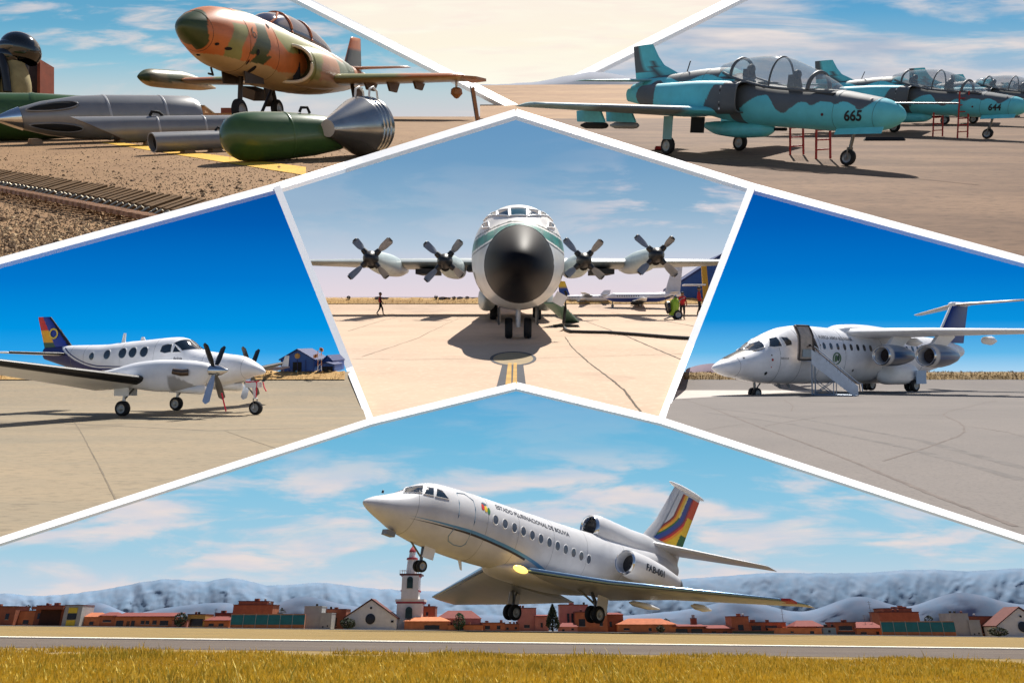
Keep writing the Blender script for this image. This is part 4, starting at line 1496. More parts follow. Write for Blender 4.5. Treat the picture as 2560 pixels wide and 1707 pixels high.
def build_transport():
    T = T_MID
    R = rot_ground(90, T.slope)
    t = T.gd(1301, 23.5)
    root = empty('transport_plane', T.craft(R, t), 'four-propeller transport plane facing the camera with a big black nose', 'airplane')
    B = Loft([(0, 4.05, 1.85, 1.15, 2.95, 2), (2.2, 4.35, 1.75, 1.24, 3.0, 2), (4.5, 4.6, 1.62, 1.33, 3.05, 2), (6.5, 4.92, 1.42, 1.74, 3.2, 2.05), (7.1, 5.14, 1.38, 1.85, 3.25, 2.05), (7.9, 5.62, 1.32, 1.98, 3.35, 2.1),
              (8.8, 5.9, 1.27, 2.06, 3.45, 2.1), (10.5, 6.06, 1.22, 2.15, 3.55, 2.1), (18, 6.1, 1.2, 2.18, 3.6, 2.1), (45, 6.1, 1.25, 2.15, 3.6, 2.1), (60, 6.1, 2.6, 1.7, 4.2, 2.1), (78, 6.0, 5.0, .35, 5.5, 2)], nose=(4.5, .40))
    teal, white, low = rgb(16, 122, 112), rgb(236, 232, 226), rgb(196, 200, 200)
    def paint(x, y, z):
        ay = abs(y)
        zb = 4.72 - .36 * max(0, ay - .35) ** 1.05
        d = z - zb
        if d > .28:
            return white
        if d > .20:
            return rgb(70, 80, 80)
        if d > .13:
            return white
        if d > -.34:
            return teal if (int(ay * 7) % 3) else rgb(14, 100, 98)
        if d > -.42:
            return white
        if d > -.5:
            return rgb(48, 56, 66)
        return low
    B.mesh(260, 260, xa=4.5, xb=B.x1, cap=False, warp=2.2).build('fuselage', M_PAINT, root, 60, paint)
    B.mesh(50, 72, xb=4.5, cap=False).build('radome', mat('radome_black', rgb(11, 12, 18), 0.55, 0, 0.3, 1.0, spec=0.12, bump=0.05, bscale=3), root, 60)
    MB().tube([B.pt(4.5, 2 * pi * k / 48) for k in range(49)], .03, 6).build('radome_seam', mat('seam_grey', rgb(90, 92, 92), 0.5, 0, 0.1), root, 60)
    # flight-deck glazing in two rows
    M_TG = mat('teal_glass', rgb(48, 92, 104), 0.05, 0, 0.1, 3, spec=0.9, coat=0.5)
    def pane(x0, x1, a0, a1, sh=0.0, m=M_TG):
        vs, fs, K = [], [], 6
        for j in range(K + 1):
            for i in range(K + 1):
                x = x0 + (x1 - x0) * j / K + sh * i / K
                a = a0 + (a1 - a0) * i / K
                p = B.pt(x, radians(a))
                c = B.pt(x, radians(a)) - Vector((x, 0, B.at(x)[0]))
                vs.append(p + c.normalized() * .03 + Vector((-.02, 0, 0)))
        for j in range(K):
            for i in range(K):
                q = j * (K + 1) + i
                fs.append((q, q + 1, q + K + 2, q + K + 1))
        w = MB().add(vs, fs).build('windscreen_pane', m, root, 60)
        n = K + 1
        rim = [vs[i] for i in range(n)] + [vs[j * n + K] for j in range(1, n)] + [vs[K * n + i] for i in range(K - 1, -1, -1)] + [vs[j * n] for j in range(K - 1, 0, -1)]
        MB().tube(rim + [rim[0]], .035, 6).build('windscreen_frame', M_WHITE, w, 60)
    pane(7.32, 7.95, 80.5, 99.5)
    for sg in (1, -1):
        def A(a):
            return 90 + sg * a
        pane(7.32, 7.92, A(11.5), A(25), .35, mat('teal_glass_dark', rgb(30, 52, 66), 0.05, 0, 0.1, 3, spec=0.9, coat=0.5))
        pane(7.72, 8.3, A(27), A(36), .6, mat('teal_glass_dark', rgb(30, 52, 66), 0.05, 0, 0.1))
        pane(8.5, 9.3, A(38), A(46), .5, mat('teal_glass_dark', rgb(30, 52, 66), 0.05, 0, 0.1))
        pane(7.2, 7.7, A(40), A(50), .5, mat('teal_glass_dark', rgb(30, 52, 66), 0.05, 0, 0.1))
        # faint squadron marks beside the nose
        for (x, z, r) in ((7.6, 2.75, .17), (8.1, 2.45, .13), (7.9, 2.15, .15), (8.6, 2.95, .1)):
            B.patch(oval(x, z, r * 1.6, r, 9), sg, .012).build('marking', mat('marking_grey', rgb(120, 128, 128), 0.5, 0, 0.4, 5), root, 0)
    # propellers and nacelles
    M_BL = mat('blade_satin_grey', rgb(140, 142, 146), 0.35, 0.4, 0.1, 3)
    k = 58 / FPX
    props = [((942, 647), [(-42, -48), (53, -49), (-57, 50), (42, 49)]), ((1126, 654), [(-52, -47), (42, -53), (-51, 50), (45, 38)]),
             ((1471, 652), [(-50, -55), (46, -51), (-46, 40), (50, 45)]), ((1651, 639), [(-54, -49), (43, -45), (-45, 47), (52, 52)])]
    for (px, py), tips in props:
        y, z = -(px - 1301) * k, 1.92 + 58 * (738 - py) / FPX
        hub = Vector((34.5, y, z))
        pr = MB().lathe(hub, (-1, 0, 0), [(-.5, .55), (-.1, .62), (.25, .6), (.7, .34), (.95, .0)], 24).build('propeller', M_BLACK, root, 60)
        for dx, dy in tips:
            d = Vector((0, -dx * k, -dy * k))
            u = d.normalized()
            b = blade_mesh(hub + u * .85, hub + d * .96, (-1, 0, 0), .66, .12, 46, 24).build('propeller_blade', M_BL, pr, 60)
            MB().tube([hub + u * .2, hub + u * .5, hub + u * .95], [.28, .27, .22], 12).build('blade_cuff', M_BLACK, b, 50)
            MB().tube([hub + d * .93, hub + d * .965], [.24, .2], 8).build('blade_tip', M_BLACK, b, 50)
        N = Loft([(34.8, z + .6, z - .62, .58, z, 2.1), (37, z + .72, z - .95, .82, z - .1, 2.2), (42, z + .78, z - 1.2, .95, z - .15, 2.3), (47, z + .6, z - 1.15, .9, z - .2, 2.3), (53, z + .1, z - .7, .4, z - .3, 2)])
        mb = N.mesh(40, 40)
        mb.v = [(a, b + y, c) for a, b, c in mb.v]
        nac = mb.build('engine_nacelle', mat('nacelle_grey', rgb(186, 198, 196), 0.4, 0, 0.14, .8), root, 60)
        MB().ball((34.75, y, z - .55), (.12, .34, .26), 16, 8).build('oil_cooler_intake', M_DARK, nac, 60)
    # wing
    M_W = mat('transport_wing', rgb(176, 184, 182), 0.42, 0, 0.12, .8)
    for sg in (1, -1):
        w = wing([((44.2, sg * 1.2, 5.0), 9.5, 1.25, .5), ((44.6, sg * 11.4, 5.05), 8.0, .95, .4), ((46.0, sg * 21.5, 5.15), 4.6, .5, .15)], steps=10).build('wing', M_W, root, 40)
        MB().box((46.5, sg * 8.3, 4.12), (5.5, 1.9, .5)).build('underwing_box', mat('underwing_dark', rgb(34, 36, 38), 0.7, 0, 0.3, 1), w, 0)  # dark boxes hung under the wing on both sides of the inner engine
        MB().box((45.5, sg * 3.4, 4.35), (3.5, 2.2, .4)).build('underwing_inner_box', mat('underwing_dark', rgb(34, 36, 38), 0.7), w, 0)
    wing([((70, 0, 6.0), 10, 1.0, 0), ((76, 0, 11.2), 5.0, .5, 0)], vertical=True).build('fin', M_W, root, 40)
    for sg in (1, -1):
        wing([((72, sg * .3, 5.9), 6, .7, 0), ((74.5, sg * 4.6, 5.95), 3.5, .35, 0)]).build('tailplane', M_W, root, 40)
    # sponsons and landing gear
    for sg in (1, -1):
        S = Loft([(26, 2.2, 1.0, .3, 1.6, 2.3), (30, 2.6, .75, .62, 1.6, 2.5), (44, 2.6, .75, .62, 1.6, 2.5), (50, 2.0, 1.2, .2, 1.6, 2.2)], nose=(1.5, .5), tail=(1.5, .5))
        mb = S.mesh(24, 28)
        mb.v = [(a, b + sg * 2.15, c) for a, b, c in mb.v]
        mb.build('gear_sponson', M_W, root, 60)
        for x in (33, 38):
            wheel(root, (x, sg * 1.75, .62), .62, .5)
    leg = gear_leg(root, [(8.6, 0, 1.4), (8.6, 0, .5)], .12, 'nose_gear_leg', M_WHITE)
    for d in (-.42, .42):
        wheel(root, (8.6, d, .46), .46, .34)
    for sg in (-1, 1):
        MB().box((9.2, sg * .85, 1.0), (2.6, .07, .75)).build('gear_door', mat('gear_door_dark', rgb(52, 56, 58), 0.5, 0, 0.2), root, 0)
    # open crew door used as steps, on the side away from the sun lamp of the nose
    a, b = Vector((20, -2.15, 1.5)), Vector((27.5, -4.0, .06))
    st = MB().prism([a + Vector((0, -.5, 0)), a + Vector((0, .5, 0)), b + Vector((0, .5, 0)), b + Vector((0, -.5, 0))], (0, 0, -.09)).build('crew_door', mat('door_green', rgb(88, 128, 112), 0.5, 0, 0.2, 3), root, 0)
    for i in range(6):
        p = a.lerp(b, (i + .5) / 6)
        MB().box(p + Vector((0, 0, .06)), (.35, .95, .05)).build('step', mat('door_green', rgb(88, 128, 112), 0.5), st, 0)
    MB().box((7.2, -1.75, 1.75), (.03, .5, .5), Matrix.Rotation(.5, 3, 'X')).build('nose_hatch', M_WHITE, root, 0)
    return root
build_transport()

def build_mid_small():
    T = T_MID
    # power cable from the nose to the ground and away to the right
    pts = [T.at(1412, 727, 39.5), T.at(1416, 733, 39.5), T.at(1413, 770, 39.5), T.at(1409, 805, 39.6)]
    run = [(1410, 822), (1416, 829), (1428, 833), (1460, 834), (1520, 835), (1600, 841), (1680, 848), (1735, 851)]
    pts += [T.g(*q) + Vector((0, 0, .09)) for q in run]
    o0 = T.g(1410, 822)
    c = MB().tube([p - o0 for p in pts], .085, 10).build('power_cable', mat('cable_black', rgb(26, 26, 28), 0.6, 0, 0.1), None, 60)
    c.matrix_world = T.M(o0)
    tag(c, 'black power cable hanging from the transport nose and running over the concrete', 'cable')
    p = T.g(1425, 818)  # low dark bar for the dark mark on the concrete
    c = MB().add(*[[(-1.0, -.1, 0), (.5, -.1, 0), (.62, .12, 0), (-1.0, .12, 0), (-1.0, -.06, .16), (.42, -.06, .16), (.5, .08, .16), (-1.0, .08, .16)], [(3, 2, 1, 0), (4, 5, 6, 7), (0, 1, 5, 4), (1, 2, 6, 5), (2, 3, 7, 6), (3, 0, 4, 7)]]).build('chock_and_bar', mat('bar_dark_green', rgb(44, 48, 40), 0.8, 0, 0.2), None, 0)
    c.matrix_world = T.M(p)
    tag(c, 'dark long bar lying on the concrete right of the nose wheel', 'chock')
    # concrete joints and painted taxi mark on the apron (parts of the ground)
    M_J = mat('joint_dark', rgb(92, 80, 66), 0.95, 0, 0.3, 2)
    def joint(Tn, par, pix, w=2.4, m=M_J, name='joint', lift=.004):
        vs, fs = [], []
        P = [Tn.g(*q) for q in pix]
        for i, q in enumerate(P):
            a, b = P[max(0, i - 1)], P[min(len(P) - 1, i + 1)]
            d = (b - a)
            nrm = Vector((-d.y, d.x, 0)).normalized()
            ww = w * P[0].y / FPX * .5 if isinstance(w, float) else w[i]
            ww *= random.uniform(.75, 1.25)
            l = Vector((0, 0, lift))
            vs += [q + nrm * ww + l, q - nrm * ww + l]
        for v in range(len(vs)):
            vs[v].z = Tn.z(vs[v].x, vs[v].y) + lift
        for i in range(len(P) - 1):
            fs.append((2 * i, 2 * i + 1, 2 * i + 3, 2 * i + 2))
        return MB().add(vs, fs).build(name, m, par, 0)
    def dense(pts, n=14, j=0.0):
        out = []
        for (a, b), (c, d) in zip(pts, pts[1:]):
            for i in range(n):
                t = i / n
                out.append((a + (c - a) * t + random.uniform(-j, j), b + (d - b) * t + random.uniform(-j, j) * .5))
        return out + [pts[-1]]
    for L in ([(880, 897), (1000, 899), (1300, 896), (1560, 889), (1720, 884)], [(905, 892), (1040, 847), (1120, 808), (1170, 786)], [(870, 828), (960, 800), (1010, 789)],
              [(1455, 800), (1560, 838), (1640, 872), (1705, 900)], [(1412, 842), (1430, 868), (1470, 905), (1530, 950), (1560, 975), (1608, 1038)], [(1500, 778), (1600, 790), (1735, 816)],
              [(1380, 840), (1720, 838)]):
        joint(T, apron_mid, dense(L, 12, .8), 2.6)
    for L, n, j in (([(1410, 880), (1500, 876)], 6, 2),):
        pass
    for L in ([(200, 1076), (240, 1150), (290, 1250)], [(560, 1076), (640, 1104), (700, 1124)], [(180, 1046), (200, 1076)]):
        joint(T_LEFT, apron_left, dense(L, 12, .6), 2.0, mat('joint_soft', rgb(122, 110, 92), 0.95, 0, 0.3, 2))
    M_CR = mat('crack_dark', rgb(112, 102, 96), 0.95, 0, 0.3, 2)
    z = lambda q: (1620 + q[0] / 2.502, 900 + q[1] / 2.502)
    for L, w in (([(220, 245), (400, 300), (560, 365), (730, 430), (900, 490), (1050, 545), (1250, 620), (1450, 705), (1600, 765), (1760, 835), (1960, 910), (2150, 980), (2300, 1040)], 3.4),
                 ([(730, 412), (900, 382), (1100, 352), (1300, 348), (1600, 346), (1840, 342)], 1.8), ([(360, 438), (480, 415), (600, 400)], 1.5),
                 ([(1845, 340), (1880, 362), (1940, 385), (1975, 415), (1980, 450), (1930, 480), (1830, 515), (1720, 555), (1600, 590), (1470, 630)], 3.6),
                 ([(1850, 338), (1880, 320), (1980, 298), (2100, 268), (2180, 255)], 2.0), ([(1985, 415), (2100, 428), (2250, 452), (2352, 480)], 1.8), ([(850, 250), (890, 272), (908, 290), (895, 320)], 2.2)):
        joint(T_RIGHT, apron_right, dense([z(q) for q in L], 8, 1.0), w, M_CR, 'crack')
    # oil stains, tyre marks and patched areas worn into the aprons
    rg = random.Random(17)
    def stain(Tn, par, px, row, rx, ry, m, name='stain'):
        vs = []
        n = 22
        ph = rg.uniform(0, 6)
        for k in range(n):
            a = 2 * pi * k / n
            q = 1 + .25 * sin(2 * a + ph) + .18 * sin(5 * a + 2 * ph) + rg.uniform(-.1, .1)
            v = Tn.g(px + rx * q * cos(a), row + ry * q * sin(a))
            v.z += .003
            vs.append(v)
        MB().add(vs, [tuple(range(n))]).build(name, m, par, 0)
    st_m = mat('stain_mid', rgb(172, 148, 126), 0.9, 0, 0.2, .6)
    for px, row, rx, ry in ():
        stain(T, apron_mid, px, row, rx, ry, st_m)
    st_l = mat('stain_left', rgb(116, 105, 88), 0.9, 0, 0.2, .8)
    for px, row, rx, ry in ():
        stain(T_LEFT, apron_left, px, row, rx, ry, st_l)
    st_r = mat('stain_right', rgb(106, 100, 96), 0.9, 0, 0.2, .6)
    for px, row, rx, ry in ():
        stain(T_RIGHT, apron_right, px, row, rx, ry, st_r)
    for L, w in (([(1780, 1020), (2000, 1046), (2300, 1100), (2560, 1170)], 13.0), ([(1760, 1030), (1980, 1060), (2280, 1122), (2560, 1200)], 13.0)):
        joint(T_RIGHT, apron_right, dense(L, 8, .4), w, mat('tyre_mark', rgb(108, 102, 98), 0.9, 0, 0.3, 2), 'tyre_mark', .002)
    for L, w in (([(-40, 1052), (240, 1062), (520, 1076), (760, 1070)], 10.0),):
        joint(T_LEFT, apron_left, dense(L, 8, .4), w, mat('tyre_mark_left', rgb(120, 109, 92), 0.9, 0, 0.3, 2), 'tyre_mark', .002)
    # pale taxi strip far behind the airliner nose
    vs = [T_RIGHT.g(*q) + Vector((0, 0, .006)) for q in ((1640, 972), (1900, 958), (2080, 958), (2080, 975), (1900, 985), (1640, 1000))]
    MB().add(vs, [(0, 1, 2, 3, 4, 5)]).build('pale_strip', mat('pale_concrete', rgb(186, 178, 170), 0.9, 0, 0.1, .5), apron_right, 0)
    # yellow guide line with dark edges and a round spot
    def quad(Tn, par, pix, m, name, lift):
        vs = [Tn.g(*q) for q in pix]
        for v in vs:
            v.z += lift
        return MB().add(vs, [tuple(range(len(vs)))]).build(name, m, par, 0)
    yel = mat('marking_yellow_worn', rgb(186, 144, 66), 0.85, 0, 0.35, 2)
    dk = mat('marking_dark', rgb(52, 54, 62), 0.85, 0, 0.2, 2)
    quad(T, apron_mid, [(1256, 910), (1308, 910), (1316, 972), (1240, 972)], dk, 'guide_line_border', .006)
    quad(T, apron_mid, [(1270, 908), (1279, 908), (1278, 972), (1262, 972)], yel, 'guide_line', .012)
    quad(T, apron_mid, [(1284, 908), (1292, 908), (1293, 972), (1281, 972)], yel, 'guide_line', .012)
    for r0, r1, m, lf, nm in ((58, 50, dk, .009, 'spot_ring'), (50, 0, mat('marking_faded', rgb(150, 130, 96), 0.85, 0, 0.2, 2), .007, 'spot')):
        vs, fs = [], []
        for k in range(40):
            a = 2 * pi * k / 40
            for r in (r0, r1):
                vs.append(T.g(1283 + r * cos(a), 897 + r * .31 * sin(a)) + Vector((0, 0, lf)))
        for k in range(40):
            j = (k + 1) % 40
            fs.append((2 * k, 2 * j, 2 * j + 1, 2 * k + 1))
        MB().add(vs, fs).build(nm, m, apron_mid, 0)
    return joint, dense, quad
joint, dense, quad = build_mid_small()
# ================================================================== camouflaged jet and laid-out stores, upper left
def build_camojet():
    T = T_CAMO
    R = rot_ground(80, T.slope)
    t = Vector((-7.18, 16.26, 4.965))
    root = empty('camouflaged_jet', T.craft(R, t), 'old jet in orange, tan and green camouflage behind the row of stores', 'airplane')
    org, oli, sag, crm, tan_ = rgb(206, 118, 60), rgb(62, 76, 36), rgb(146, 146, 84), rgb(196, 168, 120), rgb(184, 130, 98)
    B = Loft([(-.05, 2.36, 1.56, .46, 1.97, 2), (.5, 2.44, 1.4, .55, 1.92, 2), (1.14, 2.51, 1.2, .64, 1.85, 2.05), (2.2, 2.55, 1.03, .73, 1.75, 2.1), (3.3, 2.45, .85, .78, 1.6, 2.15), (4.5, 2.28, .68, .82, 1.45, 2.2),
              (6, 2.08, .62, .84, 1.3, 2.2), (7.5, 1.86, .68, .72, 1.25, 2.1), (9, 1.6, .8, .5, 1.2, 2), (10.5, 1.4, .95, .3, 1.18, 2)], nose=(1.35, .5))
    bl = lerp_curve([(-.05, 1.50), (.2, 1.46), (1.7, 1.36), (3.2, 1.12), (4.2, .95), (6, .86), (10.5, 1.0)])
    def wob(x, z, s=0):
        return .08 * sin(5.1 * z + 2.3 * x + s) + .05 * sin(9 * z - 3 * x + s)
    def paint(x, y, z):
        if z < bl(x) + .03 * sin(3 * x):
            return crm
        d = wob(x, z)
        if x < .42 + .30 * max(0, z - 1.9) * 1.2 + d * .5 - .18 * (y > 0):
            return oli
        c = org
        if 1.0 + d < x - .18 * (z - 1.8) < 1.5 + d and z < 2.26 + .2 * y:
            c = sag
        if 1.95 + d * 1.2 < x + .55 * (z - 2.0) * -1 - (.25 if z < 1.5 else 0) < 2.55 + d or (1.85 < x < 2.5 and z > 2.3 and abs(y) < .4):
            c = oli
        if x > 2.95 + 1.3 * max(0, 1.95 - z) and 1.72 + d < z < 2.32 and x < 5.6:
            c = sag
        if x > 5.4 + d * 2:
            c = tan_
        if 7.4 + 2 * d < x < 8.3 + 2 * d and z > 1.2:
            c = rgb(84, 100, 78)
        if x > 3 and z < 1.15 and c is not crm:
            c = rgb(196, 158, 110)
        return c
    B.mesh(330, 170).build('fuselage', M_CAMO, root, 60, paint)
    for x in (.5, 1.65, 2.9, 5.0, 6.6, 8.4):
        B.seam(x, .006).build('panel_joint', mat('joint_brown', rgb(96, 74, 50), 0.7, 0, 0.2), root, 60)
    # gun ports, vents and other small dark openings
    for x, z, rx, rz in ((.62, 1.66, .05, .03), (.92, 1.58, .10, .035), (1.95, 1.56, .06, .07), (2.05, 1.18, .08, .09), (2.72, 2.22, .06, .06), (1.7, 1.33, .03, .06), (.45, 1.42, .09, .02)):
        B.patch(oval(x, z, rx, rz, 10), -1, .012).build('port', M_DARK, root, 0)
    lettering('nose_number', '6', .38, lambda u, v: B.side(1.74 + u, 1.86 + v, -1, .012), root, mat('number_brown', rgb(84, 62, 48), 0.6, 0, 0.2))
    # cheek intakes
    for sg in (-1, 1):
        y0 = sg * .62
        N = Loft([(3.65, 1.84, .92, .58, 1.38, 2.3), (4.3, 1.88, .82, .62, 1.32, 2.3), (5.6, 1.8, .76, .52, 1.25, 2.2), (7.0, 1.6, .8, .3, 1.2, 2)])
        mb = N.mesh(36, 48, cap=False)
        mb.v = [(a - .32 * (b * sg < 0) * 0 + (.30 * (b * sg) if a < 4.0 else 0), b + y0, c) for a, b, c in mb.v]
        def ip(x, y, z):
            if z < .98:
                return crm
            return sag if x < 4.6 + .3 * sin(4 * z) else tan_ if x < 5.9 else rgb(84, 100, 78)
        nac = mb.build('air_intake', M_CAMO, root, 60, ip)
        lip = []
        for k in range(40):
            p = N.pt(3.65, 2 * pi * k / 40)
            lip.append(Vector((p.x + .30 * p.y * sg, p.y + y0, p.z)))
        MB().tube(lip + [lip[0]], .045, 8).build('intake_lip', mat('lip_cream', rgb(222, 208, 178), 0.4, 0, 0.1), nac, 60)
        c = Vector((0, 0, 0))
        inner = [Vector((p.x + .35, p.y - sg * .0, p.z)) for p in lip]
        mid = sum(inner, Vector()) / len(inner)
        inner = [mid.lerp(p, .9) for p in inner]
        n = len(lip)
        vs = lip + inner + [mid + Vector((.5, 0, 0))]
        fs = [(k, (k + 1) % n, n + (k + 1) % n, n + k) for k in range(n)] + [(n + k, n + (k + 1) % n, 2 * n) for k in range(n)]
        MB().add(vs, fs).build('intake_duct', mat('duct_olive', rgb(78, 74, 40), 0.6, 0, 0.4, 3), nac, 60)
        q = MB().hexa([(3.75, sg * .66, .98), (3.85, sg * .80, 1.0), (3.95, sg * .80, 1.75), (3.85, sg * .66, 1.75), (3.80, sg * .66, .98), (3.90, sg * .80, 1.0), (4.0, sg * .80, 1.75), (3.90, sg * .66, 1.75)])
        q.build('splitter', M_DARK, nac, 0)
    # canopy with framed windscreen
    Cn = Loft([(3.2, 2.46, 2.2, .30, 2.35, 2), (3.85, 2.66, 2.1, .42, 2.28, 2.1), (4.6, 2.72, 2.02, .46, 2.22, 2.1), (5.6, 2.6, 1.9, .46, 2.12, 2.1), (6.6, 2.34, 1.8, .42, 2.0, 2.1), (7.5, 1.92, 1.7, .3, 1.82, 2)], nose=(.5, .5), tail=(.4, .5))
    can = Cn.mesh(60, 48).build('canopy', mat('canopy_dusty', rgb(104, 88, 92), 0.12, 0, 0.5, 3.0, col2=rgb(70, 84, 108), coat=0.4), root, 60)
    M_FR = mat('canopy_frame', rgb(200, 118, 74), 0.5, 0, 0.2, 5)
    for x in (4.35, 5.55):
        MB().tube([Cn.pt(x, radians(a)) + (Cn.pt(x, radians(a)) - Vector((x, 0, Cn.at(x)[0]))).normalized() * .012 for a in range(-10, 191, 8)], .035, 6).build('canopy_frame', M_FR, can, 60)
    for sg in (-1, 1):
        MB().tube([Cn.side(x, 2.14 + .10 * (4.4 - x) if x < 4.4 else 2.14 - .13 * (x - 4.4), sg, .015) for x in [3.4 + .2 * i for i in range(20)]], .03, 6).build('canopy_rail', M_FR, can, 60)
        MB().tube([Cn.side(3.45, 2.36, sg, .015), Cn.side(3.75, 2.5, sg, .015), Cn.side(4.0, 2.62, sg, .015), Cn.side(4.15, 2.66, sg, .015)], .028, 6).build('windscreen_frame', M_FR, can, 60)
    # wings
    def wpn(x, y, z):
        return sag if abs(y) < 3.0 and z > 1.06 else org if z > 1.1 else crm if x < 5.75 else rgb(112, 84, 50)
    w = wing([((5.35, -.6, 1.06), 3.0, .36, .10), ((5.42, -4.75, 1.12), 2.1, .22, .10)], steps=16).build('wing', M_CAMO, root, 40, wpn)
    MB().prism([(5.6, -4.75, 1.06), (7.4, -4.75, .96), (7.1, -5.25, 1.0), (6.2, -5.15, 1.04)], (0, 0, .08)).build('wing_tip', mat('tip_brown', rgb(170, 112, 60), 0.5, 0, 0.2, 4), w, 0)
    for y, h in ((-1.9, .22), (-2.6, .26), (-3.4, .20)):
        MB().prism([(5.8, y, 1.0), (6.9, y, .94), (6.6, y, .94 - h), (6.0, y, .98 - h)], (0, .06, 0)).build('pylon', mat('pylon_brown', rgb(96, 72, 46), 0.6, 0, 0.3, 4), w, 0)
    MB().tube([(6.2, -4.55, 1.0), (6.15, -4.56, .80)], .035, 8).build('strap', M_WHITE, w)
    MB().lathe((6.15, -4.56, .82), (0, 0, -1), [(0, .08), (.05, .16), (.18, .18), (.3, .06), (.32, 0)], 8).build('hanging_cover', mat('tip_brown', rgb(170, 112, 60), 0.5), w, 20)
    w2 = wing([((5.35, .6, 1.06), 3.0, .36, .10), ((6.3, 4.4, 1.06), 1.8, .2, .08)], steps=16).build('wing', M_CAMO, root, 40, wpn)
    Tk = Loft([(4.6, 1.24, .98, .1, 1.11, 2), (5.3, 1.36, .84, .26, 1.1, 2), (6.4, 1.36, .80, .28, 1.07, 2), (7.6, 1.2, .78, .2, .98, 2), (8.6, .9, .84, .03, .87, 2)], nose=(.5, .6))
    mb = Tk.mesh(40, 32)
    mb.v = [(a, b + 4.6, c) for a, b, c in mb.v]
    mb.build('tip_tank', M_CAMO, w2, 60, lambda x, y, z: crm if z < 1.0 - .02 * (x - 5) else oli if (x < 5.0 or 5.6 < x < 6.5) else rgb(110, 100, 62))
    wing([((8.8, 0, 1.45), 1.7, .16, 0), ((9.7, 0, 2.5), .9, .1, 0)], vertical=True, steps=10).build('fin', M_CAMO, root, 40, lambda x, y, z: org if z > 2.1 else rgb(70, 76, 70) if y < 0 else tan_)
    for sg in (-1, 1):
        wing([((9.0, sg * .2, 1.5), 1.2, .12, 0), ((9.6, sg * 1.9, 1.55), .7, .07, 0)]).build('tailplane', M_CAMO, root, 40, lambda x, y, z: tan_)
    gz = lambda x, y: ground_z(R, t, T, x, y)
    # gear
    x = 2.0
    g = gz(x, 0)
    leg = gear_leg(root, [(x + .25, 0, 1.05), (x, 0, g + .3)], .06, 'nose_gear_leg', mat('gear_dark', rgb(60, 52, 44), 0.5, 0.3, 0.3, 8))
    for s2 in (-.3, .3):
        MB().box((x + .35, s2, 1.0), (.9, .03, .3)).build('gear_door', mat('gear_dark', rgb(60, 52, 44), 0.5), leg, 0)
    wheel(root, (x, 0, g + .29), .29, .17)
    for sg in (-1, 1):
        x, y = 6.5, sg * 1.3
        g = gz(x, y)
        leg = gear_leg(root, [(x - .2, y, .9), (x, y, g + .3)], .06, 'main_gear_leg', mat('gear_dark', rgb(60, 52, 44), 0.5))
        MB().box((x - .1, y + sg * .16, .55), (.6, .03, .55)).build('gear_door', mat('pylon_brown', rgb(96, 72, 46), 0.6), leg, 0)
        wheel(root, (x, y, g + .29), .29, .18)
    MB().rod((5.6, .9, .85), (5.0, 1.15, gz(5.0, 1.15)), .045).build('prop_stay', M_BLACK, root)
    MB().box((6.3, 1.9, .66), (.9, .5, .3), Matrix.Rotation(.3, 3, 'X')).build('gear_door', mat('pylon_brown', rgb(96, 72, 46), 0.6), root, 0)
    MB().rod((.95, 0, 1.18), (1.0, 0, 1.0), .025).build('pitot_probe', M_BLACK, root)
    MB().rod((1.0, 0, 1.02), (.82, 0, 1.04), .025).build('pitot_probe', M_BLACK, root)
    return root
build_camojet()

